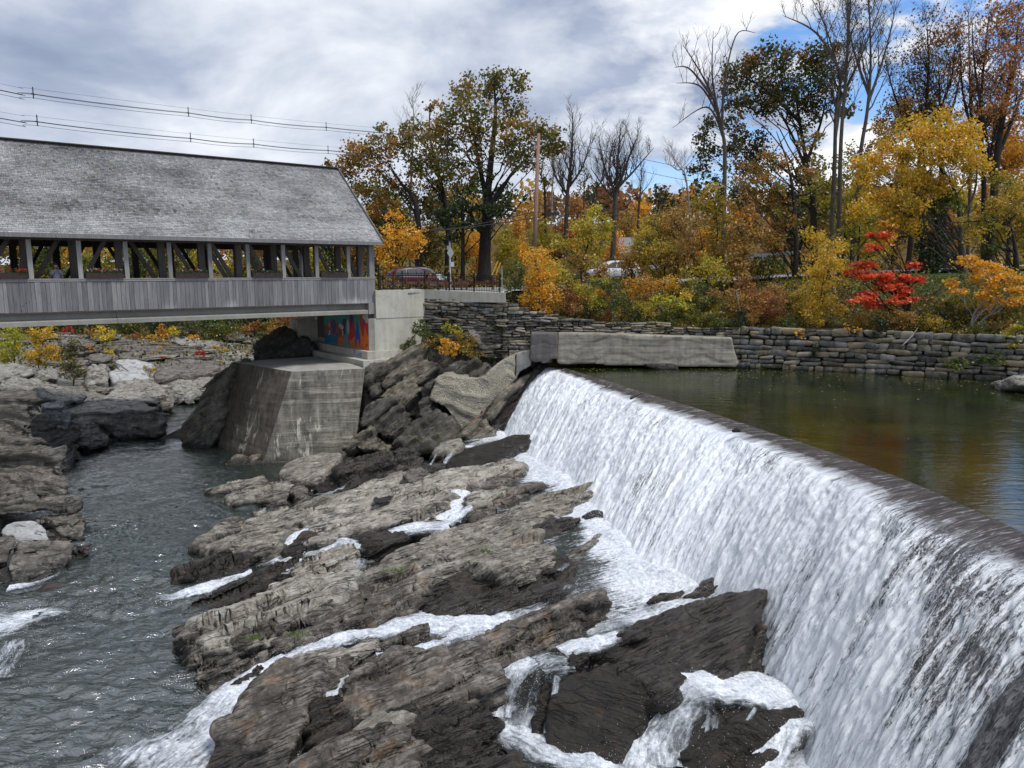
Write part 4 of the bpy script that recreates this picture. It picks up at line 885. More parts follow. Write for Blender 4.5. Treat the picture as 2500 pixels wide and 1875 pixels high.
LN = dict(nb=N_LEFT, thick=.26, amp=.17, big=.10)
RL = [
 ('tall dark layered cliff at the left edge above the river', 'l', '-60,400 60,395 150,402 182,430 190,500 200,600 210,700 300,720 370,780 380,900 375,980 330,1010 250,1000 130,960 -60,930', (33.5, 33.5, 3.2), 'rock_left_dark', dict(depth=1, ext=(-5, 3.5, -.8))),
 ('dark bulging rock face under the left cliff', 'l', '-60,935 120,945 240,1000 330,1000 400,1005 420,1045 330,1060 240,1065 120,1090 -60,1085', (29.3, 30, .6), 'rock_left_dark', dict(depth=1, ext=(-2.5, 3, -.5))),
 ('smooth pale grey boulder on the dark left bank', 'l', '4,1160 40,1125 90,1108 200,1104 255,1135 280,1165 292,1212 220,1222 110,1232 60,1210 15,1190', (-3.9, -3.9, .5), 'rock_white', dict(sm=9, amp=.02, big=.03)),
 ('blocky dark rock with layers beside the pale boulder', 'l', '180,1090 280,1072 400,1072 480,1085 500,1120 495,1185 480,1215 400,1205 320,1200 290,1150 240,1110', (-4.0, -4.1, .6), 'rock_left_dark', {}),
 ('small cube like rock at the tip of the left bank', 'l', '385,1020 420,1008 470,1022 478,1060 465,1080 410,1070', (-4.0, -4.1, .3), 'rock_left', {}),
 ('big rounded layered rock low on the left bank', 'l', '25,1350 50,1300 100,1232 200,1222 330,1212 400,1215 435,1250 435,1300 400,1345 330,1390 250,1420 120,1440 50,1450', (-4.0, -4.2, .75), 'rock_left_dark', {}),
 ('brown layered rock tip jutting into the river on the left', 'l', '425,1235 480,1228 520,1265 522,1282 470,1300 430,1325', (-4.5, -4.6, .3), 'rock_brown', {}),
 ('dark rock at the left edge beside the rounded layered rock', 'l', '-60,1215 90,1213 95,1240 60,1300 20,1345 -60,1350', (-3.9, -3.9, .5), 'rock_left_dark', {}),
 ('tan wet rock low at the left edge by the foam', 'l', '30,1475 60,1455 180,1420 260,1390 330,1378 320,1420 250,1450 130,1475', (-4.75, -4.75, .12), 'rock_brown', dict(sm=5)),
 ('thin dark ledge with foam along it at the left', 'l', '60,1530 200,1500 330,1455 430,1418 380,1480 260,1530 150,1570 -60,1620 -60,1560', (-4.85, -4.85, .1), 'rock_wet', {}),
 ('dark slabs stepping down beside the left cliff', 'l', '200,560 300,530 420,570 475,610 440,650 435,700 400,750 340,770 250,730 210,660', (-2.4, -2.9, 1.7), 'rock_left_dark', {}),
 ('flat grey rock leaning on the dark slabs', 'l', '260,760 330,700 420,650 445,690 430,740 370,765 300,790', (-3.9, -3.9, .5), 'rock_left', {}),
 ('broad pale layered shelf on the left bank', 'l', '165,430 300,422 420,410 560,412 640,402 760,412 850,426 935,450 900,482 760,475 640,488 560,480 380,492 195,490', (-2.75, -2.95, .2), 'rock_left', dict(thick=.3, amp=.16, sm=1)),
 ('middle step of the pale layered shelf on the left bank', 'l', '200,505 420,498 620,486 800,480 905,498 910,545 820,550 640,565 480,562 300,545', (-3.85, -3.95, .12), 'rock_left', dict(thick=.3, amp=.16, sm=1)),
 ('lowest step of the shelf dipping into the river', 'l', '470,575 640,568 820,556 912,565 880,585 800,602 700,632 600,660 545,640', (-4.65, -4.75, .1), 'rock_left', dict(thick=.25, amp=.14, sm=1)),
 ('dark brown layers under the pale shelf', 'l', '195,495 280,490 420,520 540,560 590,640 580,665 500,660 450,600 400,560 280,530 200,545', (-2.4, -3.6, 1.0), 'rock_left', dict(thick=.35, amp=.24, sm=1)),
 ('dark nose of rock where the left shelf meets the river', 'l', '860,440 900,430 935,445 945,490 930,520 905,530 880,490', (-3.0, -3.5, .5), 'rock_left_dark', {}),
 ('smooth whaleback rock with a dark front behind the shelf', 'l', '560,412 640,360 700,325 760,305 860,315 980,328 985,370 970,400 850,410 700,415', (-2.5, -3.0, .9), 'rock_left', dict(sm=3, amp=.14, thick=.4)),
 ('pale thin slab in front of the whaleback rock', 'l', '700,412 820,390 930,382 940,410 920,430 820,425 740,422', (-3.0, -3.3, .3), 'rock_left', {}),
 ('layered hump at the left edge behind the cliff', 'l', '-60,350 0,300 120,285 220,290 330,330 460,360 512,390 500,412 380,418 240,410 100,405 -60,395', (-1.2, -2.2, .5), 'rock_left', {}),
 ('rounded grey rock on the left bank beside the bushes', 'l', '210,275 215,245 260,236 320,238 350,280 345,298 280,285 230,280', (-1.2, -1.5, .5), 'rock_left', {}),
 ('long flat rock at the left edge below the bushes', 'l', '-60,215 60,205 140,208 190,240 215,262 150,275 60,285 -60,290', (-.9, -1.3, .4), 'rock_left', {}),
 ('upper white boulder by the far bend', 'l', '662,188 700,180 790,182 860,195 895,212 880,222 790,225 700,222', (-2.5, -2.6, .3), 'rock_white', dict(sm=4, amp=.03, big=.05)),
 ('large white stacked boulder by the far bend', 'l', '640,260 700,225 780,215 820,225 865,280 850,300 760,308 670,305 655,285', (-2.6, -2.8, .8), 'rock_white', dict(sm=4, amp=.05, big=.05, thick=.5)),
 ('tilted grey plates leaning beside the white boulders', 'l', '505,320 510,250 545,220 570,225 610,205 625,240 640,270 620,300 560,315', (-2.5, -2.6, .9), 'rock_left', dict(nb=unit((.8, .1, .5)), amp=.12)),
 ('dark smooth hump beyond the white boulders', 'l', '885,285 890,240 930,205 1010,182 1100,180 1180,188 1120,230 1050,262 1000,285 950,300', (-2.8, -2.9, 1.0), 'rock_left_dark', dict(sm=5, amp=.05)),
 ('second dark hump leaning on the first one', 'l', '1010,275 1070,235 1140,200 1210,186 1275,190 1270,235 1180,262 1100,275', (-3.0, -2.8, .7), 'rock_left_dark', dict(sm=4, amp=.06)),
 ('pale flat layers along the far channel', 'l', '960,310 1040,280 1140,272 1260,268 1200,320 1150,340 1190,370 1120,400 1000,425 960,380', (-3.9, -3.6, .9), 'rock_left', dict(thick=.3)),
 ('low dark ledge in front of the orange saplings', 'l', '600,112 680,98 800,92 940,98 1100,118 1140,135 1000,140 850,130 700,128', (-2.6, -2.8, .35), 'rock_left_dark', {}),
 ('dark ledge above the white boulders', 'l', '660,162 700,140 790,128 860,135 900,158 820,172 720,175', (-2.7, -2.8, .4), 'rock_left_dark', {}),
 ('far flat topped rock below the yellow saplings', 'l', '980,72 1000,58 1080,50 1150,62 1280,80 1285,105 1200,115 1080,100', (-2.2, -2.4, .5), 'rock_left', {}),
 ('pale far ledge right of the red bush', 'l', '1130,170 1200,150 1320,135 1470,130 1400,165 1300,185 1200,182', (-3.0, -3.0, .4), 'rock_left', {}),
 ('dark far ledges left of the bend', 'l', '340,60 420,48 500,60 560,85 520,105 420,100 350,90', (-1.0, -1.2, .5), 'rock_left_dark', {}),
 ('thin dark ledge among the left bushes', 'l', '500,150 560,140 660,150 650,180 580,190 510,180', (-2.0, -2.1, .5), 'rock_left_dark', {}),
 ('dark mossy boulder on top of the concrete block', 'b', '1415,1280 1440,1200 1520,1145 1580,1105 1640,1110 1700,1150 1745,1195 1765,1230 1700,1255 1600,1270 1500,1275', (52, 51.5, 1.5), 'rock_slope_dark', dict(depth=1, ext=(0, 2.5, -1.5), nb=N_SLOPE, amp=.14)),
 ('small dark rock beside the mossy boulder under the bridge', 'b', '1690,1265 1700,1235 1750,1225 1765,1260 1730,1275', (50.5, 50.5, .1), 'rock_slope_dark', dict(depth=1, ext=(0, 1.2, -.8), nb=N_SLOPE)),
 ('leaning striped rock wall left of the concrete block', 'l', '1340,200 1345,215 1300,340 1275,460 1272,560 1240,660 1225,745 1250,790 1285,830 1200,800 1080,755 1055,650 1065,560 1110,500 1150,400 1180,320 1250,255', (46.3, 45.4, .9), 'rock_slope', dict(depth=1, ext=(.6, 5.0, -1.0), nb=unit((-.75, -.1, .6)), amp=.13, thick=.28)),
 ('rough pale rock under the corner of the concrete block', 'l', '1285,835 1310,800 1360,760 1420,748 1480,755 1530,770 1525,840 1450,860 1380,870 1330,860', (41.2, 41.2, .5), 'rock_slope', dict(depth=1, ext=(.3, 2.5, -.8), nb=unit((-.75, -.1, .6)), amp=.1)),
]
RL += [
 ('wide pale flat ledge across the far river bed', 'm', '1340,700 1500,695 1620,705 1750,720 1780,745 1600,760 1400,750 1320,730', (-3.6, -3.6, .4), 'rock_left', {}),
 ('rounded grey ledge behind the white boulders', 'm', '1130,790 1200,770 1400,770 1420,800 1300,820 1150,815', (-3.2, -3.3, .4), 'rock_left', {}),
 ('reddish ledge right of the rounded grey ledge', 'm', '1420,810 1560,790 1700,800 1680,830 1500,845', (-3.4, -3.4, .3), 'rock_brown', {}),
 ('low pale rocks at the far water edge', 'm', '1720,1230 1790,1215 1880,1235 1890,1265 1800,1275', (-4.6, -4.6, .2), 'rock_left', {}),
 ('flat stones below the dark humps', 'm', '1640,1120 1760,1110 1860,1130 1880,1160 1760,1175 1650,1160', (-4.1, -4.1, .3), 'rock_left', {}),
 ('thin slabs at the water edge beyond the shelf', 'm', '1600,1190 1700,1180 1740,1210 1700,1250 1600,1260', (-4.3, -4.3, .4), 'rock_left_dark', {}),
 ('long dark ledge among the saplings', 'm', '950,745 1060,710 1250,700 1450,715 1580,735 1500,770 1300,775 1100,765', (-3.0, -3.0, .5), 'rock_left_dark', {}),
 ('block of grey rubble on the left shelf with a bluish face', 'm', '385,1290 440,1260 520,1265 560,1225 640,1215 648,1280 630,1320 520,1325 400,1320', (-1.75, -1.85, .35), 'rock_white', dict(amp=.12, vox=.07)),
]
for lab, tag, poly, z, mat, kw in RL:
    d = dict(LN); d.update(kw)
    if d.pop('depth', None): rock(lab, tag, poly, None, mat, depth=z, bed=False, **d)
    else: rock(lab, tag, poly, z, mat, bed=False, **d)

SL = dict(nb=N_SLOPE, thick=.3, amp=.11, big=.13, ext=(.3, 2.6, -1.3))
RS = [
 ('tan topped slanting slab at the top of the slope by the abutment', '350,1130 380,1080 480,1010 560,975 632,968 640,1000 600,1060 540,1120 480,1185 420,1220 360,1230', (46, 46, 1.4), 'rock_slope'),
 ('second slanting slab with a lit edge below the yellow sapling', '485,1185 530,1110 600,1070 700,1055 742,1075 720,1120 640,1190 560,1215 500,1215', (45.6, 45.6, 1.0), 'rock_slope'),
 ('dark slab wall right below the yellow sapling', '745,1130 800,1085 900,1045 1000,1035 1085,1045 1088,1100 1060,1165 980,1172 880,1160 790,1150', (45.6, 45.2, .7), 'rock_slope_dark'),
 ('grey rock face beside the corner of the concrete block', '250,1120 300,1085 360,1075 355,1150 340,1230 310,1290 265,1250', (44.6, 44.8, .8), 'rock_slope_dark'),
 ('sloping grey rock in the middle of the abutment slope', '335,1300 400,1240 490,1190 600,1215 640,1230 590,1290 540,1340 480,1370 440,1310 380,1300', (44.6, 44.6, .9), 'rock_slope'),
 ('large jointed rock above the river by the concrete block', '208,1450 240,1370 300,1320 400,1298 470,1310 440,1350 380,1400 290,1500 230,1500', (43.4, 43.6, .9), 'rock_slope_dark'),
 ('square dark rock with cracks in the lower slope', '285,1505 330,1450 400,1395 470,1350 520,1350 545,1420 520,1480 440,1560 370,1575 320,1550', (43.2, 43.4, .9), 'rock_slope_dark'),
 ('broad grey rock at the foot of the abutment slope', '105,1645 150,1580 210,1525 290,1495 340,1550 380,1580 365,1650 240,1660', (41.8, 42, .6), 'rock_slope'),
 ('steep rock slab left of the pebbly concrete buttress', '590,1400 600,1330 640,1250 720,1180 745,1180 730,1270 700,1330 690,1400 640,1440', (44.2, 44.2, .8), 'rock_slope_dark'),
 ('dark rock under the hollow below the buttress', '420,1570 520,1480 600,1430 700,1400 800,1400 870,1500 860,1570 800,1620 640,1640 480,1640', (43.6, 43.8, .8), 'rock_slope_dark'),
 ('rock in the shadow between the slope slabs', '480,1370 560,1300 620,1230 700,1190 700,1330 620,1430 540,1430', (45.0, 45.0, .8), 'rock_slope_dark'),
 ('black back of the hollow beneath the concrete buttress', '690,1330 760,1330 830,1400 870,1480 880,1560 780,1600 660,1560 640,1450', (45.2, 45.2, .5), 'rock_black'),  # black colour stands for the shade inside the hollow
 ('brown rock at the foot of the buttress near the falls', '890,1570 930,1510 1000,1455 1060,1470 1100,1520 1130,1570 1100,1590 980,1590', (43.0, 43.0, .5), 'rock_slope'),
 ('dark wet rock wedge between the buttress and the falls', '980,1480 1040,1400 1120,1310 1220,1240 1300,1180 1400,1110 1450,1080 1440,1130 1370,1250 1300,1350 1230,1450 1170,1560 1130,1600 1080,1560 1040,1500', (44.8, 46.2, 1.0), 'rock_wet'),
 ('mossy brown rock strip along the buttress', '1080,1390 1130,1300 1200,1240 1290,1170 1370,1130 1310,1220 1230,1290 1170,1370 1110,1450 1060,1440', (44.4, 45.6, .7), 'rock_slope'),
 ('pale slanting rock right of the round concrete lump', '1095,1090 1120,1030 1160,985 1190,990 1180,1040 1150,1090 1110,1120', (46.2, 46.2, .5), 'rock_slope'),
 ('small grey slab low between slope and river', '460,1600 560,1560 700,1590 840,1600 800,1650 600,1665 480,1650', (42.4, 42.4, .2), 'rock_slope_dark'),
]
for lab, poly, dp, mat in RS: rock(lab, 'a', poly, None, mat, depth=dp, bed=False, **SL)
# earth and rubble slope that carries them
sl = np.array([at(*pts('a', '%g,%g' % (x, y))[0], Y) for x, y, Y in
     [(120, 1660, 43.2), (210, 1400, 45.2), (255, 1100, 46.6), (420, 1000, 47.6), (600, 900, 48), (700, 820, 48.3), (950, 800, 47.8), (1150, 850, 47.2), (1370, 900, 46.8), (1460, 1060, 47.2), (1400, 1200, 47), (1180, 1600, 44.9), (600, 1680, 43.2)]])
cc = sl.mean(0); n0 = len(sl)
bmV = np.concatenate([sl, sl + np.array([0.3, 4.0, -3.0])])
v, F = voxelise(bmV, [list(range(n0))] + [[(i + 1) % n0, i, i + n0, (i + 1) % n0 + n0] for i in range(n0)] + [list(range(n0, 2 * n0))[::-1]], .16)
v = smooth_v(v, F, 3); v = erode(v, F, N_SLOPE, .4, .16, .25)
ob_ = mobj('slope_bedrock', npmesh('slope_bedrock', v, F, MATS['rock_slope_dark'], True)); ob_.color = (.53, 1, 1, 1); props(ob_, kind='structure')

# ------------------------------------------------------------------ bedrock between the ledges
bx = np.arange(-13, 8.5, .092); by = np.arange(13, 44, .092); BX, BY = np.meshgrid(bx, by)
H = np.full(BX.shape, -6.2)
def poly_dist(poly, X, Y):
    ins = np.zeros(X.shape, bool); d = np.full(X.shape, 1e9); n = len(poly)
    for i in range(n):
        x1, y1 = poly[i]; x2, y2 = poly[(i + 1) % n]
        c = ((y1 > Y) != (y2 > Y)) & (X < (x2 - x1) * (Y - y1) / (y2 - y1 + 1e-12) + x1); ins ^= c
        dx, dy = x2 - x1, y2 - y1; t = np.clip(((X - x1) * dx + (Y - y1) * dy) / (dx * dx + dy * dy + 1e-9), 0, 1)
        d = np.minimum(d, np.hypot(X - x1 - t * dx, Y - y1 - t * dy))
    return np.where(ins, 0, d)
for poly, zt, T in BEDS:
    lo = poly.min(0) - 3.2; hi = poly.max(0) + 3.2
    ix = np.where((bx > lo[0]) & (bx < hi[0]))[0]; iy = np.where((by > lo[1]) & (by < hi[1]))[0]
    if len(ix) == 0 or len(iy) == 0: continue
    s_ = np.s_[iy[0]:iy[-1] + 1, ix[0]:ix[-1] + 1]; X, Y = BX[s_], BY[s_]; d = poly_dist(poly, X, Y)
    w = 1 / ((X[..., None] - T[:, 0]) ** 2 + (Y[..., None] - T[:, 1]) ** 2 + .3) ** 1.5
    zi = (w * T[:, 2]).sum(-1) / w.sum(-1)
    H[s_] = np.maximum(H[s_], zi - .62 - 1.1 * d)
P3 = np.stack([BX, BY, H], -1)
H = H + saw_lift(P3.reshape(-1, 3), N_MAIN, .80, .38).reshape(H.shape); P3 = np.stack([BX, BY, H], -1)
wv = fbm(np.stack([BX * .5, BY * .5, BX * 0], -1), 3)
sl_ = (P3 @ N_MAIN) / .2 + wv * 1.4
H = H + layer1d(sl_) * .11 + layer1d(sl_ * 2.7 + 9) * .05 + .10 * fbm(P3 * 1.1, 3) + .02 * fbm(P3 * 5, 2)
for C, W in STREAM_LINES:
    lo = C[:, :2].min(0) - 2; hi = C[:, :2].max(0) + 2
    ix = np.where((bx > lo[0]) & (bx < hi[0]))[0]; iy = np.where((by > lo[1]) & (by < hi[1]))[0]
    if len(ix) == 0 or len(iy) == 0: continue
    s_ = np.s_[iy[0]:iy[-1] + 1, ix[0]:ix[-1] + 1]
    Cs = C[::3]; Ws = W[::3]
    D = np.hypot(BX[s_][..., None] - Cs[:, 0], BY[s_][..., None] - Cs[:, 1]); k = D.argmin(-1); d = D.min(-1)
    lim = Cs[k, 2] - .16 + 1.6 * np.clip(d - Ws[k] * .42, 0, 9)
    H[s_] = np.minimum(H[s_], lim)
k = len(bx); i = (np.arange(len(by) - 1)[:, None] * k + np.arange(k - 1)[None]).ravel()
F = np.stack([i, i + 1, i + k + 1, i + k], -1); Hf = H.ravel(); F = F[Hf[F].max(1) > -5.7]
V = np.stack([BX, BY, H], -1).reshape(-1, 3); used = np.unique(F); rm = np.full(len(V), -1); rm[used] = np.arange(len(used))
ob_ = mobj('bedrock', npmesh('bedrock', V[used], rm[F], MATS['rock_brown'], True)); ob_.color = (.60, 1, 1, 1); props(ob_, kind='structure')  # dark nearly throughout: wet rock plus shade painted into the gaps

# loose rubble lying in the hollows, too small to tell apart
r = np.random.default_rng(17); RV = []; RF = []; nn0 = 0
ic = bmesh.new(); bmesh.ops.create_icosphere(ic, subdivisions=1, radius=1.0); iv = np.array([v.co[:] for v in ic.verts]); if_ = np.array([[v.index for v in f.verts] for f in ic.faces]); ic.free()
cand = np.argwhere((H > -5.0)); pk = cand[r.integers(0, len(cand), 900)]
for a_, b_ in pk:
    if a_ < 2 or b_ < 2: continue
    sc_ = r.uniform(.03, .11) * np.array([1.5, 1, .6]) * r.uniform(.7, 1.3, 3); an = r.normal(.5, .5); R_ = np.array([[math.cos(an), -math.sin(an), 0], [math.sin(an), math.cos(an), 0], [0, 0, 1]])
    RV.append((iv * (1 + r.uniform(-.25, .25, (len(iv), 1)))) * sc_ @ R_.T + np.array([BX[a_, b_], BY[a_, b_], H[a_, b_] + sc_[2] * .4])); RF.append(if_ + nn0); nn0 += len(iv)
props(mobj('rubble', npmesh('rubble', np.concatenate(RV), np.concatenate(RF), MATS['rock_left_dark'])), kind='stuff'); bpy.data.objects['rubble'].color = (.5, 1, 1, 1)
# ------------------------------------------------------------------ covered bridge
BD = np.array([.795, .606, 0]); BD /= np.linalg.norm(BD); BWD = np.array([-BD[1], BD[0], 0]); BO = np.array([-8.5, 46., 0])
UPV = np.array([0, 0, 1.])
def B(t, w, z): return BO - BD * t + BWD * w + UPV * z
DECK = 4.5; RAIL = EYE - .36; ROOF_E = EYE + 1.80; ROOF_R = EYE + 6.75; WR = 5.5; WE = -.65; TL = 44.0
bridge = empty('covered_bridge', tuple(B(0, 0, 3.3)), label='grey weathered covered bridge with shingled roof spanning the river on concrete girders', cat='bridge')
def bpart(mb, name, m, smooth=False, bevel=0):
    o = mb.obj(name, MATS[m], None, smooth, bevel); o.parent = bridge; o.matrix_parent_inverse = Matrix.Translation(-bridge.location); return o
def bchild(o, par=None):
    o.parent = par or bridge; o.matrix_parent_inverse = (Matrix.Translation(-bridge.location) if par is None else (bridge.matrix_basis @ Matrix.Identity(4)).inverted()); return o
POST_T = [.18, 1.66, 3.66, 5.65, 7.66, 9.67, 11.69, 13.74, 15.79, 17.84] + [17.84 + 2.04 * i for i in range(1, 13)]
Bax = dict(X=-BD, Y=BWD, Z=UPV)
# cladding boards, each its own part, widths uneven
t = .0; nb_ = 0; r2 = np.random.default_rng(11)
board_meshes = {}
while t < 31:
    wd_ = float(r2.choice([.16, .19, .22, .25])); hh = RAIL - .05 - 3.96
    if wd_ not in board_meshes: board_meshes[wd_] = MB().box((0, 0, 0), (wd_ - .012, .028, hh)).mesh('board', MATS['wood_board'])
    o = mobj('board', board_meshes[wd_], bridge)
    p = B(t + wd_ / 2, -.03 + r2.uniform(-.008, .008), 3.96 + hh / 2 + r2.uniform(-.012, .012)) - np.array(bridge.location)
    o.location = p; o.rotation_euler = (0, 0, math.atan2(-BD[1], -BD[0])); t += wd_; nb_ += 1
bpart(MB().box(B(37.5, -.03, 3.96 + .75), (13, .03, 1.5), **Bax), 'cladding', 'wood_board')
bpart(MB().box(B(TL / 2, .02, 4.7), (TL, .04, 1.3), **Bax), 'backing', 'wood_dark')
bpart(MB().box(B(TL / 2 - .05, .02, RAIL - .02), (TL, .22, .05), **Bax).box(B(TL / 2 - .05, -.055, RAIL - .09), (TL, .03, .09), **Bax), 'cap_rail', 'wood_post')
for tt in POST_T[1:]:
    bpart(MB().box(B(tt, .10, (RAIL + EYE + 1.5) / 2), (.20, .16, EYE + 1.5 - RAIL), **Bax), 'post', 'wood_post')
bpart(MB().box(B(.17, .12, (3.96 + EYE + 1.62) / 2), (.34, .34, EYE + 1.62 - 3.96), **Bax), 'corner_post', 'wood_board')
bpart(MB().box(B(.17, 11.0, (4.5 + EYE + 1.62) / 2), (.34, .34, EYE + 1.62 - 4.5), **Bax), 'corner_post', 'wood_board')
bpart(MB().box(B(TL / 2, .10, EYE + 1.60), (TL, .24, .26), **Bax), 'wall_plate', 'wood_truss')
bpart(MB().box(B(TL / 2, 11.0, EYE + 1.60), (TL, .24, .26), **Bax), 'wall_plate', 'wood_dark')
# trusses: inner one along the walkway, outer one on the far side
TZ = EYE + 2.7
def truss(w, mm, off=0.0):
    for tt in POST_T:
        bpart(MB().box(B(tt + .12, w, (DECK + TZ) / 2), (.34, .26, TZ - DECK), **Bax), 'truss_post', mm)
    bpart(MB().box(B(TL / 2, w, TZ), (TL, .3, .34), **Bax), 'top_chord', mm)
    bpart(MB().box(B(TL / 2, w, DECK + .2), (TL, .3, .34), **Bax), 'bottom_chord', mm)
    for i in range(len(POST_T) - 1):
        a, b = POST_T[i], POST_T[i + 1]; m_ = 11.6
        # braces lean towards the middle of this span half
        if a < 12.5: lo_, hi_ = a, b
        else: lo_, hi_ = b, a
        bpart(MB().bar(B(lo_ + .12, w, DECK + .3), B(hi_ + .12, w, TZ - .1), .16, .20), 'brace', mm)
        if i in (3, 4): bpart(MB().bar(B(lo_ + .4, w + .2, DECK + .3), B(hi_ + .4, w + .2, TZ - .1), .16, .20), 'brace', mm)
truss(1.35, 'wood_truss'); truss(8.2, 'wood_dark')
for i in range(0, 24): bpart(MB().box(B(.6 + 1.85 * i, 5.1, TZ - .35), (.16, 7.6, .18), X=-BD, Y=BWD, Z=UPV), 'tie_beam', 'wood_dark')
bpart(MB().box(B(TL / 2, 11.0, DECK + .25), (TL, .06, .5), **Bax), 'far_kick_board', 'wood_dark')
# deck, girders
bpart(MB().box(B(TL / 2, 5.5, DECK - .12), (TL, 11.0, .22), **Bax), 'deck', 'concrete_girder')
for w_ in (.35, 3.7, 7.2, 10.6):
    prof = [(-.32, 4.26), (.32, 4.26), (.32, 4.1), (.1, 3.95), (.1, 3.6), (.42, 3.5), (.42, 3.3), (-.42, 3.3), (-.42, 3.5), (-.1, 3.6), (-.1, 3.95), (-.32, 4.1)]
    for a, b in ((.5, 14.35), (14.37, 28.3), (28.32, TL)):
        bpart(MB().prism([B(a, w_ + p, z) for p, z in prof], -BD * (b - a)), 'girder', 'concrete_girder')
bpart(MB().box(B(.25, .12, 3.62), (.5, .5, .66), **Bax), 'girder_seat', 'concrete_grey')
bpart(MB().box(B(TL / 2, -.02, 3.93), (TL - .6, .16, .06), **Bax), 'drip_edge', 'wood_dark')
# roof
sl_n = math.hypot(WR - WE, ROOF_R - ROOF_E); sdir = (BWD * (WR - WE) + UPV * (ROOF_R - ROOF_E)) / sl_n
sdir2 = (-BWD * (WR - WE) + UPV * (ROOF_R - ROOF_E)) / sl_n
rn = np.cross(-BD, sdir); rn = rn if rn[2] > 0 else -rn
E0 = B(-.3, WE, ROOF_E)
th = .10
bpart(MB().prism([E0 - rn * th, B(TL, WE, ROOF_E) - rn * th, B(TL, WR, ROOF_R) - rn * th, B(-.3, WR, ROOF_R) - rn * th], -rn * .06), 'roof_deck', 'wood_dark')
bpart(MB().prism([B(-.3, 11.65, ROOF_E), B(TL, 11.65, ROOF_E), B(TL, WR, ROOF_R), B(-.3, WR, ROOF_R)], -UPV * .18), 'roof_far_slope', 'shingle_far' if 'shingle_far' in MATS else 'wood_dark')
bpart(MB().box(B(TL / 2 - .15, WE + .02, ROOF_E - .14), (TL + .3, .04, .20), **Bax), 'fascia', 'wood_board')
bpart(MB().prism([B(-.28, WE + .06, ROOF_E - .22), B(TL, WE + .06, ROOF_E - .22), B(TL, .25, ROOF_E - .22), B(-.28, .25, ROOF_E - .22)], UPV * .03), 'soffit', 'wood_dark')
bpart(MB().bar(B(-.34, WE, ROOF_E - .06), B(-.34, WR, ROOF_R - .06), .04, .22, up=rn), 'rake_board', 'wood_board')
bpart(MB().bar(B(-.34, 11.65, ROOF_E - .06), B(-.34, WR, ROOF_R - .06), .04, .22), 'rake_board', 'wood_board')
bpart(MB().bar(B(-.34, WR, ROOF_R + .03), B(TL, WR, ROOF_R + .03), .30, .05), 'ridge_cap', 'wood_dark')
# gable: vertical boards closing the roof end above the portal
for i in range(44):
    w0 = .1 + i * .25; zt = ROOF_E + (ROOF_R - ROOF_E) * (1 - abs(w0 + .125 - WR) / (WR - WE)) - .2; zb = ROOF_E - .1 + (.0 if (w0 < 2.0 or w0 > 9.0) else .9)
    if zt > zb + .05: bpart(MB().box(B(.02, w0 + .125, (zt + zb) / 2), (.03, .235, zt - zb), **Bax), 'gable_board', 'wood_board')
# shingles: real courses, joined into one part
SV_, SF_, SC_ = [], [], []
course = .145; ncr = int(sl_n / course)
L_ = 31.0
r3 = np.random.default_rng(5)
tV, tC = [], []
for c_ in range(ncr + 1):
    s0 = c_ * course; tt = -.3 - r3.uniform(0, .1)
    xs = [tt]
    while xs[-1] < L_: xs.append(xs[-1] + r3.uniform(.09, .19))
    xs = np.clip(np.array(xs), -.3, None)
    a = xs[:-1] + .005; b = xs[1:] - .005; n = len(a)
    butt = s0 + r3.uniform(-.014, .014, n); lift = .040 + r3.uniform(-.008, .014, n); sup = min(s0 + .24, sl_n)
    # a shingle: butt edge proud of the roof, tucked under the next course
    def P_(tv, s, h): return (B(0, 0, 0) * 0 + E0)[None] - BD[None] * (tv[:, None] + .3) + sdir[None] * np.reshape(s, (-1, 1)) + rn[None] * (np.reshape(h, (-1, 1)) - .10)
    q = np.stack([P_(a, butt, lift + .0), P_(b, butt, lift), P_(b, np.full(n, sup), np.full(n, .004)), P_(a, np.full(n, sup), np.full(n, .004)),
                  P_(a, butt, lift - .036), P_(b, butt, lift - .036)], 1)
    tV.append(q.reshape(-1, 3))
    w0 = r3.normal(0, .038, n) - .07 * (r3.random(n) < .05); base = .25 + w0 + r3.normal(0, .018) + .06 * vnoise(np.stack([a * .7, np.full(n, c_ * .12), a * 0], -1)) + .05 * vnoise(np.stack([a * .15, np.full(n, c_ * .05), a * 0 + 3], -1))
    base += .05 * (c_ < 12) ; base = np.clip(base, .07, .5)
    cl = np.stack([base * 1.0, base * .99, base * .97], -1) + r3.normal(0, .006, (n, 3)); cv = np.repeat(cl[:, None], 6, 1); cv[:, 4:] *= 1.0
    tC.append(cv.reshape(-1, 3))
V = np.concatenate(tV); C_ = np.concatenate(tC); n = len(V) // 6; o6 = np.arange(n)[:, None] * 6
F = np.concatenate([o6 + np.array([0, 1, 2, 3]), o6 + np.array([4, 5, 1, 0])])
o = mobj('shingles', npmesh('shingles', V, F, MATS['shingle'], col=C_)); bchild(o); o['kind'] = 'stuff'
# plain shingles for the part of the roof beyond the picture
bpart(MB().prism([B(31, WE, ROOF_E - .06), B(TL, WE, ROOF_E - .06), B(TL, WR, ROOF_R - .06), B(31, WR, ROOF_R - .06)], rn * .04), 'roof_slope', 'wood_board')

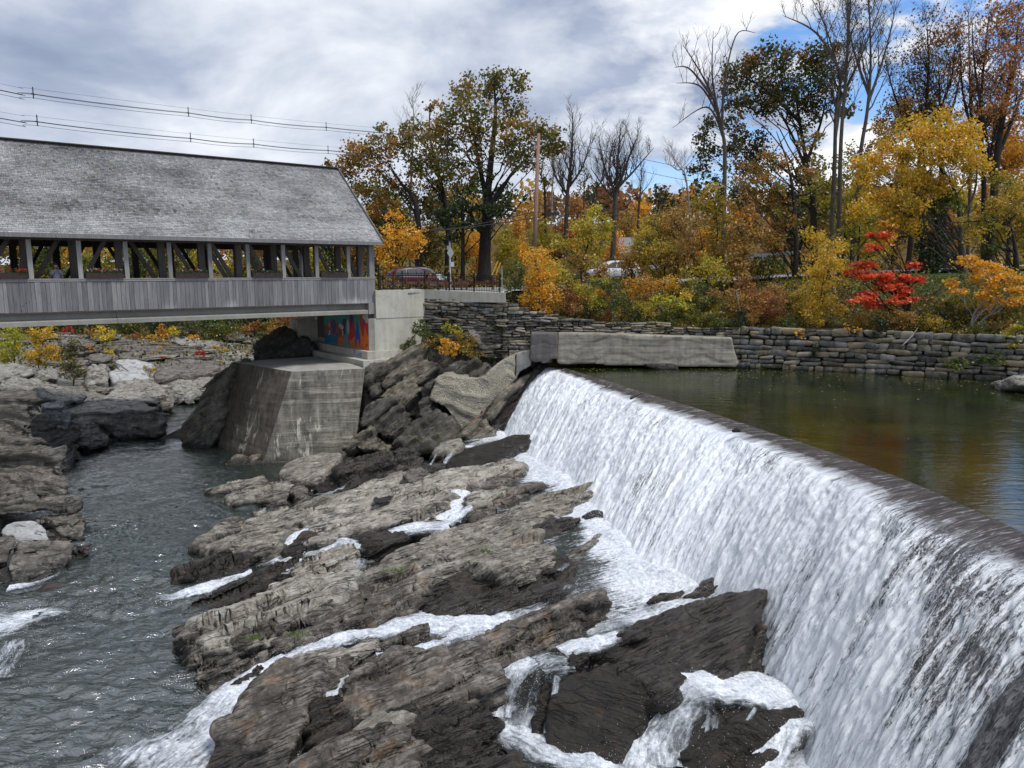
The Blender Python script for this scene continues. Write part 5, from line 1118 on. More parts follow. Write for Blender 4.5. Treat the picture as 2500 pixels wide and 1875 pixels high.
# flower boxes on the rail
flw = np.random.default_rng(8)
for i, (t0, t1, lab, redf) in enumerate([(1.8, 3.5, 'brown flower box nearest the bridge end with low green leaves', .02), (5.8, 7.5, 'brown flower box with green trailing leaves, second from the bridge end', .03),
                                   (9.85, 11.5, 'brown flower box with red blooms at both ends, third from the bridge end', .18), (13.95, 15.6, 'brown flower box with white and red blooms beside the photographing person', .25),
                                   (18.0, 19.9, 'brown flower box at the left frame edge with large red flowers', .4)]):
    fb = empty('flower_box', tuple(B((t0 + t1) / 2, -.02, RAIL + .005)), math.atan2(-BD[1], -BD[0]), lab, 'flower box', 'flower boxes on the bridge rail')
    L = t1 - t0
    mb = MB()
    for a, b in (((0, .13, .14), (L, .025, .28)), ((0, -.13, .14), (L, .025, .28)), ((L / 2 - .013, 0, .14), (.025, .235, .28)), ((-L / 2 + .013, 0, .14), (.025, .235, .28)), ((0, 0, .02), (L - .06, .23, .03))): mb.box(a, b)
    mb.obj('planter', MATS['box_wood'], fb)
    MB().box((0, 0, .2), (L - .06, .23, .05)).obj('soil', MATS['tyre'], fb)
    n = 420; c = np.stack([flw.uniform(-L / 2, L / 2, n), flw.uniform(-.16, .16, n), .26 + np.abs(flw.normal(0, .07, n)) + .06 * np.sin(flw.uniform(0, 6, n))], -1)
    fol = dict(c=c)
    a = unit3 = flw.normal(0, 1, (n, 3)); a /= np.linalg.norm(a, axis=1)[:, None]; b = np.cross(a, flw.normal(0, 1, (n, 3))); b /= np.linalg.norm(b, axis=1)[:, None]
    s = flw.uniform(.03, .06, (n, 1)); V = np.stack([c - a * s, c + b * s * .6, c + a * s, c - b * s * .6], 1).reshape(-1, 3); F = np.arange(4 * n).reshape(-1, 4)
    g = flw.uniform(.5, 1.2, (n, 1)); cl = np.array([[.035, .10, .02]]) * g
    mobj('foliage', npmesh('foliage', V, F, MATS['leaf'], col=np.repeat(cl, 4, 0)), fb)
    m_ = int(90 * redf) + 4; 
    for j in range(m_):
        pass
    n = m_ * 6; cc_ = np.repeat(np.stack([flw.uniform(-L / 2, L / 2, m_), flw.uniform(-.15, .1, m_), flw.uniform(.36, .46, m_)], -1), 6, 0) + flw.normal(0, .025, (n, 3))
    a = flw.normal(0, 1, (n, 3)); a /= np.linalg.norm(a, axis=1)[:, None]; b = np.cross(a, flw.normal(0, 1, (n, 3))); b /= np.linalg.norm(b, axis=1)[:, None]
    s = .035; V = np.stack([cc_ - a * s, cc_ + b * s, cc_ + a * s, cc_ - b * s], 1).reshape(-1, 3); F = np.arange(4 * n).reshape(-1, 4)
    pal = np.array([[.55, .05, .04], [.6, .35, .36], [.7, .68, .62]])[flw.integers(0, 3, m_) if redf < .35 else np.zeros(m_, int)]
    mobj('flowers', npmesh('flowers', V, F, MATS['leaf'], col=np.repeat(np.repeat(pal, 6, 0), 4, 0)), fb)

# ------------------------------------------------------------------ abutment
ab = empty('abutment', tuple(B(.3, 0, 0)), label='pale concrete bridge abutment with stepped footings and a graffiti wall', cat='abutment')
def apart(mb, name, m, bevel=0, par=None):
    o = mb.obj(name, MATS[m], None, False, bevel); q = par or ab; o.parent = q; o.matrix_parent_inverse = Matrix.Translation(-ab.location); return o
K = np.array([-8.42, 45.75, 0]); Mp = np.array([-5.6, 47.8, 0]); Np = np.array([-.5, 45.5, 0])
c0, c1, c2 = B(.45, .05, 0), K, Mp
back1 = Mp + np.array([-1.5, 4, 0]); back2 = B(.45, 8.0, 0); 
apart(MB().prism([c0 + UPV * 1.0, B(.2, -.25, 1.0), c1 + UPV, c2 + UPV, back1 + UPV, B(-4, 8, 1.0), back2 + UPV], UPV * 2.0), 'stem_wall', 'concrete_new')
apart(MB().prism([B(.0, .45, 3.005), c1 + UPV * 3.005 + np.array([.02, -.03, 0]), c2 + UPV * 3.005 + np.array([.0, -.03, 0]), back1 + UPV * 3.005, B(-3.0, .9, 3.005)], UPV * 1.72), 'wing_wall', 'concrete_new')
apart(MB().box(B(.2, 4.4, 3.4), (.5, 7.6, .8), **Bax), 'back_wall', 'concrete_new')
def offs(e, z): 
    return [B(.45 + e, 8.6, z), B(.45 + e, -.05 - e, z), B(.2 + e * .6, -.35 - e * .8, z), K + np.array([-.05, -e, z]) , Mp + np.array([.2, -e, z]), Mp + np.array([0, 3, z]), B(-3, 8.6, z)]
apart(MB().prism(offs(.38, .52), UPV * .475), 'footing', 'concrete_new')
apart(MB().prism(offs(.95, -.6), UPV * 1.115), 'footing', 'concrete_new')
apart(MB().prism(offs(.92, -5.5), UPV * 4.89), 'foundation', 'concrete_block')
# bearing pedestal and round column left of the mural
apart(MB().box(B(.95, 9.2, 1.75), (1.6, 1.5, 1.55), **Bax), 'pedestal', 'concrete_new', par=None)
mbc = MB(); V, F = tube([B(.75, 9.0, 2.52), B(.75, 9.0, 3.3)], .52, 20, True); mbc.add(V, F); apart(mbc, 'column', 'concrete_new')
apart(MB().box(B(.462, 7.45, 2.2), (.02, 1.1, 1.75), **Bax), 'dark_panel', 'concrete_patch')

# mural painted on the wall under the bridge: colour patches on a fine grid
mw, mh = 200, 110
MU, MVv = np.meshgrid(np.linspace(0, 1, mw), np.linspace(0, 1, mh))       # u left to right, v bottom to top
cv = np.zeros((mh, mw, 3)); cv[:] = (.30, .10, .05)
nzm = fbm(np.stack([MU * 5, MVv * 3, MU * 0], -1), 4)
def blob(col, cx_, cy_, rx, ry, jag=.35, drip=0.0):
    d = ((MU - cx_) / rx) ** 2 + ((MVv - cy_) / ry) ** 2 + jag * nzm + drip * np.sin(MU * 70 + cx_ * 9) * (MVv - cy_)
    cv[d < 1] = col
tq, bl, rd, org_, wh, dk, pu = (.06, .27, .23), (.02, .16, .30), (.45, .03, .025), (.62, .13, .02), (.48, .45, .46), (.03, .05, .12), (.07, .07, .17)
blob(tq, .05, .75, .10, .3); blob(tq, .3, .86, .22, .22); blob(tq, .55, .85, .17, .26); blob(org_, .74, .92, .12, .12); blob(tq, .78, .66, .13, .33)
blob(bl, .12, .12, .16, .22, drip=2.5); blob(bl, .28, .1, .08, .25, drip=2.5); blob((.32, .06, .03), .40, .2, .1, .35); blob(org_, .40, .1, .07, .18)
blob(pu, .24, .5, .07, .28); blob(dk, .5, .52, .07, .25); blob(dk, .65, .62, .06, .35); blob(tq, .54, .2, .08, .33, drip=2)
blob(rd, .66, .35, .09, .35, drip=2.5); blob(rd, .93, .55, .1, .42, drip=2.5); blob(org_, .72, .1, .12, .2, drip=2); blob(org_, .93, .18, .12, .32, drip=2.5); blob((.02, .08, .3), .77, .4, .06, .28, drip=3)
blob((.03, .10, .2), .73, .17, .02, .14); blob(wh, .13, .45, .035, .28, .8); blob(wh, .1, .27, .07, .08, .9, 3); blob(wh, .41, .5, .06, .10, 1.2, 2); blob(wh, .44, .38, .025, .14, .8); blob(wh, .57, .55, .03, .2, .6); blob((.40, .38, .37), .07, .88, .05, .06, .8)
blob((.47, .465, .42), .97, .92, .09, .14, .9, 3)
cv = np.clip(cv * (1 + .12 * fbm(np.stack([MU * 30, MVv * 17, MU * 0 + 4], -1), 3)[..., None]), 0, 1)
# initials low on the right
for (a, b) in (((.945, .10), (.955, .18)), ((.955, .18), (.965, .10)), ((.965, .10), (.975, .17)), ((.95, .14), (.985, .12))):
    ax, ay = a; bx_, by_ = b; tt = np.clip(((MU - ax) * (bx_ - ax) + (MVv - ay) * (by_ - ay)) / ((bx_ - ax) ** 2 + (by_ - ay) ** 2), 0, 1)
    cv[np.hypot(MU - ax - tt * (bx_ - ax), (MVv - ay - tt * (by_ - ay)) * .35) < .004] = (.05, .03, .05)
A_, Bq = B(.456, 6.9, 1.03), B(.456, .12, 1.03)
MP = A_[None, None] * (1 - MU[..., None]) + Bq[None, None] * MU[..., None] + UPV * (MVv[..., None] * 2.25)
i = (np.arange(mh - 1)[:, None] * mw + np.arange(mw - 1)[None]).ravel()
m, t_ = new_mat('spray_paint'); pbr(t_, t_.n('ShaderNodeAttribute', _attribute_name='col', _o=0), .6, t_.bump(t_.noise(t_.pos(), 14, 5, .6), .2, .02), .3)
o = mobj('mural', npmesh('mural', MP.reshape(-1, 3), np.stack([i, i + mw, i + mw + 1, i + 1], -1)[:, ::-1], m, True, col=cv.reshape(-1, 3))); o.parent = ab; o.matrix_parent_inverse = Matrix.Translation(-ab.location)
# small painted scrawls: strokes 3 mm proud of the faces they sit on
def scrawl(name, mat, origin, ax, ay, strokes, w=.03):
    mb = MB(); nn_ = np.cross(ax, ay)
    for s in strokes:
        for (x1, y1), (x2, y2) in zip(s[:-1], s[1:]):
            mb.bar(origin + ax * x1 + ay * y1, origin + ax * x2 + ay * y2, .006, w, up=ay if abs(x2 - x1) > abs(y2 - y1) else ax)
    o = mb.obj(name, MATS[mat]); o.parent = ab; o.matrix_parent_inverse = Matrix.Translation(-ab.location)
flat('blue_spray', (.02, .12, .42), .6); flat('dark_spray', (.05, .05, .08), .6)
ft = B(.837, 1.45, .60)
scrawl('blue_tag', 'blue_spray', ft, -BWD, UPV, [[(0, .02), (0, .32), (.25, .32)], [(0, .18), (.2, .18)], [(.3, .05), (.38, .05)], [(.45, .22), (.45, .04), (.58, .02)], [(.66, .02), (.66, .2)], [(.76, .02), (.76, .2), (.88, .16), (.9, .02)], [(1.0, .30), (1.0, .04), (1.12, .03)], [(.92, .22), (1.12, .22)]], .05)
scrawl('dark_tag', 'dark_spray', B(.838, 7.6, .62), -BWD, UPV, [[(0, .02), (.04, .3), (.3, .3)], [(.02, .16), (.24, .16)], [(.42, .3), (.58, .16), (.74, .32)], [(.58, .16), (.58, 0)]], .035)
scrawl('dark_tag', 'dark_spray', B(1.755, 9.3, 1.9), -BWD, UPV, [[(0, .3), (.2, .3), (.08, 0)], [(.3, .3), (.5, .3), (.38, 0)]], .035)

# concrete block in the river under the bridge
blk = empty('concrete_pier_block', (-13, 45, -5.3), label='massive stained concrete block with battered faces standing in the river below the bridge', cat='concrete block')
A0, B0, C0, D0 = (-17.77, 46.44, .2), (-12.67, 42.0, .2), (-8.7, 43.3, .2), (-12.6, 50.1, .2)
A1, B1, C1, D1 = (-18.6, 45.2, -5.6), (-14.5, 41.15, -5.6), (-9.4, 42.2, -5.6), (-12.0, 50.5, -5.6)
def subdiv_quad(p, q, r, s, n, m): 
    u, v = np.meshgrid(np.linspace(0, 1, n), np.linspace(0, 1, m)); u = u[..., None]; v = v[..., None]; p, q, r, s = map(np.array, (p, q, r, s))
    P = (p * (1 - u) + q * u) * (1 - v) + (s * (1 - u) + r * u) * v
    i = (np.arange(m - 1)[:, None] * n + np.arange(n - 1)[None]).ravel(); return P.reshape(-1, 3), np.stack([i, i + 1, i + n + 1, i + n], -1)
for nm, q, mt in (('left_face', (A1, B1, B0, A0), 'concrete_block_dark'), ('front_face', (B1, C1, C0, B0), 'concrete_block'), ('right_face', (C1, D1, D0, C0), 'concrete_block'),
                  ('top_face', (A0, B0, C0, D0), 'concrete_top'), ('rear_face', (D1, A1, A0, D0), 'concrete_block')):
    P, F = subdiv_quad(*q, 60, 60); e = np.array(q, float); n_ = unit(np.cross(e[1] - e[0], e[3] - e[0]))
    tt = np.linspace(0, 1, 60); U_, V_ = np.meshgrid(tt, tt); ed = np.minimum(np.minimum(U_, 1 - U_), np.minimum(V_, 1 - V_)).ravel()
    P = P + n_ * ((fbm(P * .9, 4) * .045 + (layer1d(P[:, 2] / .16) * .012 if nm != 'top_face' else 0)) * sstep(0, .04, ed))[:, None]
    o = mobj(nm, npmesh(nm, P, F, MATS[mt], True)); o.parent = blk; o.matrix_parent_inverse = Matrix.Translation(-blk.location)

# ------------------------------------------------------------------ old concrete by the dam
CT = dict(bed=False, sm=2, cat='retaining wall', nb=(0, .05, 1))
rock('long grey concrete wall along the pond edge with a broken foot and a vertical crack', 'd', '545,384 900,386 1320,403 1700,415 2000,425 2030,520 2052,640 2020,668 1800,668 1500,665 1250,655 1000,655 850,640 700,640 640,648 560,640 540,600', None, 'concrete_old', depth=(44.9, 44.7, .0), ext=(.1, .9, 0), amp=.012, thick=.3, big=.02, name='pond_wall', vox=.075, flare=0, **CT)
rock('dark patched end of the pond wall beside the crest of the falls', 'd', '322,381 545,384 546,600 500,602 470,625 430,640 400,620 360,630 312,605', None, 'concrete_patch', depth=(44.75, 44.75, 0), ext=(.05, 1.0, 0), amp=.012, thick=.3, big=.015, name='pond_wall_end', vox=.07, flare=0, **CT)
rock('curved pebbly concrete buttress tapering down over the rocks', 'a', '735,1155 800,1150 900,1166 1000,1174 1050,1160 1100,1112 1180,1050 1262,1002 1272,1100 1262,1180 1200,1262 1100,1352 1000,1442 900,1532 872,1522 850,1462 820,1402 760,1342 690,1312 720,1232', None, 'concrete_pebble', depth=(43.9, 45.0, .3), ext=(.3, 1.3, .1), amp=.03, thick=.6, big=.08, name='concrete_buttress', cat='buttress', bed=False, sm=2, nb=(0, .05, 1), vox=.075, flare=0)
rock('smooth grey concrete patch between the buttress and the pond wall', 'a', '1268,1003 1320,985 1366,980 1368,1090 1300,1130 1262,1180 1270,1090', None, 'concrete_grey', depth=(44.95, 44.9, .0), ext=(.1, .8, 0), amp=.01, thick=.6, big=.02, name='concrete_patch', cat='concrete', bed=False, sm=2, nb=(0, .05, 1), vox=.07, flare=0)
rock('round lump of pebbly concrete stuck to the stone wall', 'a', '945,820 1010,812 1092,828 1135,872 1145,915 1118,982 1090,975 1040,965 1000,925 960,870', None, 'concrete_pebble', depth=(46.5, 46.5, .3), ext=(.0, 1.4, .1), amp=.03, thick=.6, big=.08, name='concrete_lump', cat='concrete', bed=False, sm=4, nb=(0, .05, 1), vox=.08)
rock('flat ledge of dark stone at the water line under the pond wall', 'd', '1290,640 1500,632 1550,660 1540,690 1420,700 1300,672', None, 'rock_wet', depth=(44.5, 44.5, .1), ext=(0, .6, -.1), amp=.03, bed=False, name='stone_ledge', cat='rock', nb=(0, 0, 1))
rock('grey slab of stone half in the pond at the right edge', 'f', '2478,922 2492,915 2550,914 2590,928 2570,942 2492,939', None, 'rock_left', depth=(36.2, 36.2, 1.2), ext=(0, 1.5, -.6), amp=.03, bed=False, name='shore_stone', nb=(0, 0, 1))

# ------------------------------------------------------------------ dry stone walls
def base_stone(seed):
    r = np.random.default_rng(seed); bm = bmesh.new(); bmesh.ops.create_cube(bm, size=1.0)
    for v in bm.verts: v.co += Vector(r.uniform(-.13, .13, 3))
    bmesh.ops.bevel(bm, geom=list(bm.edges), offset=.13, segments=1, affect='EDGES')
    for v in bm.verts: v.co += Vector(r.uniform(-.03, .03, 3))
    bmesh.ops.triangulate(bm, faces=bm.faces); me = bpy.data.meshes.new('stone'); bm.to_mesh(me); bm.free()
    me.materials.append(MATS['wall_stone_%d' % (seed % 4)]); me.polygons.foreach_set('use_smooth', np.ones(len(me.polygons), bool)); return me
STONES = [base_stone(i) for i in range(16)]
def stone_wall(label, path, ztop, zbot, mw_, mh_, cap, seed):
    r = np.random.default_rng(seed); P = np.array(path, float); seg = np.linalg.norm(np.diff(P, axis=0), axis=1); cum = np.concatenate([[0], np.cumsum(seg)]); L = cum[-1]
    root = empty('stone_wall', (P[0][0], P[0][1], zbot(0)), label=label, cat='stone wall')
    def W_(s): return np.array([np.interp(s, cum, P[:, 0]), np.interp(s, cum, P[:, 1])])
    n = 60; mb = MB(); ss = np.linspace(0, L, n)
    V = []; 
    for s in ss:
        p = W_(s); V += [(p[0], p[1] + .14, zbot(s) - .4), (p[0], p[1] + .14, ztop(s) - .08), (p[0], p[1] + .8, ztop(s) - .08), (p[0], p[1] + .8, zbot(s) - .4)]
    F = []
    for i in range(n - 1):
        for a, b in ((0, 1), (1, 2), (2, 3), (3, 0)): F.append([4 * i + a, 4 * i + b, 4 * (i + 1) + b, 4 * (i + 1) + a])
    me = npmesh('core', V, F, MATS['stone_wall_fill']); bm = bmesh.new(); bm.from_mesh(me); bmesh.ops.recalc_face_normals(bm, faces=bm.faces); bm.to_mesh(me); bm.free()
    o = mobj('core', me, root); o.matrix_parent_inverse = Matrix.Translation(-root.location)
    cells = []
    z = min(zbot(s) for s in ss); zmax = max(ztop(s) for s in ss)
    while z < zmax:
        h = mh_ * r.uniform(.7, 1.45); s = -r.uniform(0, mw_)
        while s < L:
            w_ = mw_ * r.choice([.5, .75, 1.0, 1.3, 1.75]); sm_ = s + w_ / 2
            if 0 <= sm_ <= L and zbot(sm_) - .15 <= z + h / 2 <= ztop(sm_) + .03:
                if h > mh_ * 1.05 and r.random() < .45 or h > mh_ * 1.3: cells += [(sm_, z + h * .27, w_, h * .5), (sm_ + r.uniform(-.03, .03), z + h * .76, w_ * .96, h * .44)]
                else: cells.append((sm_, z + h / 2 + r.uniform(-.02, .02), w_, h))
            s += w_
        z += h
    r.shuffle(cells); cells = [tuple(c) for c in cells]
    cells.sort(key=lambda c: -c[2] * c[3])
    ex = MB()
    for i, (s, z, w_, h) in enumerate(cells):
        p = W_(s); q = W_(min(s + .1, L)); q0 = W_(max(s - .1, 0)); ang = math.atan2(q[1] - q0[1], q[0] - q0[0])
        if i < 298:
            o = mobj('stone', STONES[r.integers(0, 16)], root); o.location = (p[0] - P[0][0], p[1] + .10 - r.uniform(0, .07) - P[0][1], z - root.location[2])
            o.rotation_euler = (r.uniform(-.08, .08), r.uniform(-.11, .11), ang + r.uniform(-.08, .08)); o.scale = (w_ * r.uniform(.88, 1.06), .36 * r.uniform(.7, 1.15), h * r.uniform(.82, 1.10)); o.location.z += r.uniform(-.03, .03)
        else: ex.box((p[0], p[1] + .12, z), (w_ * .9, .3, h * .86), X=(math.cos(ang), math.sin(ang), 0), Y=(-math.sin(ang), math.cos(ang), 0))
    if ex.v:
        o = ex.obj('small_stones', MATS['wall_stone_1'], root, bevel=.02); o.matrix_parent_inverse = Matrix.Translation(-root.location); o['kind'] = 'stuff'
    print('WALL', label[:20], len(cells))
    return root
stone_wall('dry stone wall of thin mossy stones under the fence and behind the pond wall', [(-5.55, 47.75), (-.5, 45.75), (1.4, 46.0), (6, 45.9), (14.2, 45.55)],
           lambda s: np.interp(s, [0, 5.4, 7.0, 9, 12, 20], [4.02, 4.02, 3.55, 3.05, 2.7, 2.45]), lambda s: np.interp(s, [0, 2, 5.4, 8, 9, 20], [2.0, 1.2, .6, .2, 1.6, 1.9]), .52, .215, None, 21)
stone_wall('dark stone wall of large rough blocks rising from the right side of the pond', [(13.6, 45.35), (20, 43.2), (27, 39.4), (33, 36.2)],
           lambda s: np.interp(s, [0, 6, 12, 18, 22], [2.5, 2.62, 2.5, 2.35, 1.2]), lambda s: 0.0 * s - .05, .70, .36, None, 22)
# culvert mouth in the wall
cp_ = at(800 + .3617 * 786, 500 + .3617 * 735, 46.35)
mbp = MB(); V, F = tube([cp_ + np.array([0, -.25, 0]), cp_ + np.array([0, .5, 0])], .26, 18); mbp.add(V, F.tolist()); V, F = tube([cp_ + np.array([0, -.25, 0]), cp_ + np.array([0, .5, 0])], .22, 18); mbp.add(V, F.tolist())
a = np.arange(18) * 2 * np.pi / 18
dp = mbp.obj('drain_pipe', MATS['plastic_black']); props(dp, 'round black drain pipe mouth sticking out of the stone wall', 'pipe')
# parapet along the road edge
wp = MB().prism([Mp + UPV * 3.98 + np.array([.0, -.05, 0]), Np + UPV * 4.0 + np.array([.12, -.12, 0]), Np + UPV * 4.0 + np.array([.12, .35, 0]), Mp + UPV * 3.98 + np.array([0, .45, 0])], UPV * .70).obj('parapet', MATS['concrete_new'])
for v in wp.data.vertices:
    if v.co.z > 4.3: v.co.z = 4.72 - .14 * (v.co.x + 5.6) / 5.2
props(wp, 'low pale concrete parapet capping the stone wall under the iron fence', 'parapet')
# ------------------------------------------------------------------ road beyond the bridge
def strip(name, left, right, mat, z_off=0.0, kind='structure'):
    V = []; F = []
    for i, (a, b) in enumerate(zip(left, right)):
        V += [a, b]
        if i: F.append([2 * i - 2, 2 * i - 1, 2 * i + 1, 2 * i])
    V = np.array(V, float); V[:, 2] += z_off
    o = mobj(name, npmesh(name, V, F, MATS[mat])); 
    if kind: props(o, kind=kind)
    return o
rp = crom([(-9.5, 50.5, 4.52), (-4, 55, 4.5), (4, 60, 4.62), (13, 64, 4.95), (24, 66.5, 5.5), (38, 66, 6.1), (60, 60, 7.), (90, 48, 8.)], 60)
rt = np.gradient(rp, axis=0); rs = np.stack([-rt[:, 1], rt[:, 0], rt[:, 0] * 0], -1); rs /= np.linalg.norm(rs, axis=1)[:, None]
strip('road', rp - rs * 4.6 + [0, 0, .03], rp + rs * 4.6 + [0, 0, .03], 'asphalt')
m, t_ = new_mat('road_line'); pbr(t_, (.62, .60, .55), .7)
m, t_ = new_mat('road_line_yellow'); pbr(t_, (.5, .32, .04), .7)
strip('edge_line', rp - rs * 4.1 + [0, 0, .036], rp - rs * 3.98 + [0, 0, .036], 'road_line')
strip('centre_line', rp - rs * .06 + [0, 0, .036], rp + rs * .06 + [0, 0, .036], 'road_line_yellow')
# pavement between the road and the fence
strip('pavement', np.array([(-8.2, 46.2, 4.60), (-5.6, 48.0, 4.60), (-.5, 46.1, 4.52)]), np.array([(-11, 50, 4.60), (-6, 51.6, 4.60), (0, 52, 4.52)]), 'concrete_new')

# iron fence on the wall
fence = empty('iron_fence', (-8.3, 46, 4.73), label='black iron picket fence along the top of the concrete wall', cat='fence')
def adopt(o, par): o.parent = par; o.matrix_parent_inverse = Matrix.Translation(-par.location); return o
FP = [np.array([-8.25, 46.05, 4.725]), np.array([-5.62, 48.0, 4.725]), np.array([-.75, 45.85, 4.56])]
pick = MB().box((0, 0, .53), (.022, .022, 1.0)).mesh('picket', MATS['black_iron'])
postm = MB().box((0, 0, .57), (.065, .065, 1.14)).box((0, 0, 1.16), (.085, .085, .03)).mesh('fence_post', MATS['black_iron'])
for a, b in zip(FP[:-1], FP[1:]):
    L = np.linalg.norm(b - a); n = int(L / .115)
    for z in (.10, .92, 1.05): adopt(MB().bar(a + UPV * z, b + UPV * z, .03, .035).obj('rail', MATS['black_iron']), fence)
    for i in range(1, n):
        p = a + (b - a) * i / n; o = mobj('picket', pick); o.location = p - np.array(fence.location); o.rotation_euler = (0, 0, math.atan2((b - a)[1], (b - a)[0])); o.parent = fence
    m_ = max(1, round(L / 1.65))
    for i in range(m_ + (1 if b is FP[-1] else 0)):
        p = a + (b - a) * i / m_; o = mobj('post', postm); o.location = p - np.array(fence.location); o.rotation_euler = (0, 0, math.atan2((b - a)[1], (b - a)[0])); o.parent = fence
sp = MB(); sp.tube([(-.62, 45.95, 4.4), (-.62, 45.95, 6.15)], .03, 8); props(sp.obj('steel_post', MATS['galvanised']), 'thin silver steel post at the right end of the iron fence', 'post')

# brown guardrails
def guardrail(label, P, sp_, hh, mat, rails=((.52, .20),), pw=.14, name='guardrail'):
    P = np.array(P, float); root = empty(name, tuple(P[0]), label=label, cat='guardrail')
    for z, h in rails:
        for a, b in zip(P[:-1], P[1:]): adopt(MB().bar(a + UPV * z, b + UPV * z, .08, h).obj('rail', MATS[mat]), root)
    cum = np.concatenate([[0], np.cumsum(np.linalg.norm(np.diff(P, axis=0), axis=1))]); s = 0
    me = MB().box((0, 0, hh / 2), (pw, pw, hh)).mesh('post', MATS[mat])
    while s <= cum[-1]:
        p = np.array([np.interp(s, cum, P[:, k]) for k in range(3)]); o = mobj('post', me); o.location = p - P[0] + np.array([0, -.10, 0]); o.parent = root; s += sp_
    return root
guardrail('near rust brown wooden guardrail with close posts behind the iron fence', [(-8.6, 48.6, 4.6), (-6, 50.4, 4.6), (-4.6, 52.6, 4.55), (-3.2, 55, 4.5)], .95, .85, 'wood_rust')
guardrail('far rust brown guardrail running along the roadside to the right', [(-3.4, 55.6, 4.55), (.2, 54.4, 4.5), (4, 54.6, 4.55), (9, 57.5, 4.7)], 2.1, .85, 'wood_rust')
guardrail('grey steel guardrail on the far side of the road behind the white car', [(7.5, 66.5, 5.0), (13, 69.6, 5.7), (20, 72, 6.5), (28, 72.6, 7.2)], 2.0, .75, 'galvanised', rails=((.55, .30),), pw=.12)
wm = MB().box(tuple(at(1072, 676, 52) + np.array([0, 0, 0])), (.30, .04, .42)); o = wm.obj('marker_panel', MATS['white_paint']); props(o, 'small white marker panel at the end of the brown guardrail', 'sign')
bp = at(1072, 676, 52.06); pz = MB().box((bp[0], bp[1], (bp[2] + 4.5) / 2), (.06, .05, bp[2] - 4.5)); q = pz.obj('stake', MATS['wood_rust']); q.parent = o

# solar sign post
Yp = 62.0; bs_ = at(1099, 672, Yp); sg = empty('solar_sign_post', (bs_[0], bs_[1], 4.5), label='silver post with a small solar panel and diamond sign beside the maroon car', cat='sign post')
tp = at(1099, 590, Yp)[2]
adopt(MB().tube([(bs_[0], Yp, 4.45), (bs_[0], Yp, tp)], .07, 10).obj('pole', MATS['silver_paint']), sg)
adopt(MB().box((bs_[0] - .05, Yp, tp + .12), (.62, .45, .05), X=unit((1, 0, -.55)), Y=(0, 1, 0), Z=unit((.55, 0, 1))).obj('solar_panel', MATS['solar']), sg)
adopt(MB().box((bs_[0] - .14, Yp + .02, tp - .5), (.22, .18, .34)).obj('battery_box', MATS['sign_back']), sg)
zz = at(1099, 617, Yp)[2]
dm = MB().prism([(bs_[0] + .05, Yp - .11, zz - .5), (bs_[0] + .36, Yp - .05, zz), (bs_[0] + .05, Yp - .11, zz + .5), (bs_[0] - .22, Yp - .16, zz)], (0, .02, 0)); adopt(dm.obj('diamond_sign', MATS['sign_back']), sg)
adopt(MB().box((bs_[0] + .2, Yp - .08, zz - .95), (.3, .03, .4)).obj('small_sign', MATS['silver_paint']), sg)

# utility pole and lines
Yu = 70.0; ub = at(1303, 590, Yu); ut = at(1315, 326, Yu)
up_ = empty('utility_pole', (ub[0], Yu, 4.2), label='tall brown wooden utility pole between the oak and the bare trees', cat='utility pole')
adopt(MB().tube([(ub[0] - .05, Yu, 4.0), tuple(ut)], [.24, .15], 12).obj('shaft', MATS['pole_wood'], smooth=True), up_)
for y_, l_ in ((345, .5), (392, .5)):
    p = at(1313, y_, Yu); adopt(MB().bar(p + [-.1, -.1, 0], p + [-l_ - .3, -.5, .12], .07, .07).obj('bracket', MATS['galvanised']), up_)
p = at(1350, 522, Yu); adopt(MB().box(tuple(p), (1.15, .25, .25)).obj('splice_case', MATS['plastic_black']), up_)
def wire(label, P, r=.018, sag=0.0, group=None):
    P = np.array(P, float); n = 60; t = np.linspace(0, 1, n)
    seg = np.linspace(0, 1, len(P)); C = np.stack([np.interp(t, seg, P[:, k]) for k in range(3)], -1) if len(P) == 2 else crom(P, n)
    C[:, 2] -= sag * 4 * t * (1 - t)
    V, F = tube(C, r, 5); return props(mobj('power_line', npmesh('power_line', V, F, MATS['wire'], True)), label, 'power line', group), C
def bundle(name, label, ymess, zones, Yl, Yr, sp_x):
    """messenger wire with three sagging conductors held by spacers"""
    root = empty('spacer_cable', (0, 0, 0), label=label, cat='power line', group='cable bundles above the bridge roof')
    A = np.array([at(x, y, np.interp(x, [0, 1310], [Yl, Yr])) for x, y in ymess])
    root.location = tuple(A[0])
    def add(P, r, nm):
        V, F = tube(P, r, 5); adopt(mobj(nm, npmesh(nm, V, F, MATS['wire'], True)), root)
    n = 140; C = crom(A, n); add(C, .007, 'messenger')
    xs = np.array([1250 + FOC * p[0] / (p[1] * math.cos(PITCH) - (p[2] - EYE) * math.sin(PITCH)) for p in C])
    sx_ = [-320] + list(sp_x) + [1310]
    ks = [int(np.argmin(abs(xs - q))) for q in sx_]
    for dz, dx, r in ((.30, -.13, .015), (.30, .13, .015), (.52, 0, .013)):
        P = C.copy(); P[:, 2] -= dz; P[:, 1] += dx
        for a, b in zip(ks[:-1], ks[1:]):
            if b > a: u = np.linspace(0, 1, b - a + 1); P[a:b + 1, 2] -= .07 * 4 * u * (1 - u)
        add(P, r, 'conductor')
    for k in ks[1:-1]:
        p = C[k]; mb = MB().bar(p + UPV * .1, p - UPV * .56, .04, .05, up=(0, 1, 0)).bar(p + np.array([0, -.15, -.30]), p + np.array([0, .15, -.30]), .04, .05)
        adopt(mb.obj('spacer', MATS['plastic_black']), root)
W = lambda x, y: (ZOOM['w'][0] + ZOOM['w'][2] * x, ZOOM['w'][1] + ZOOM['w'][2] * y)
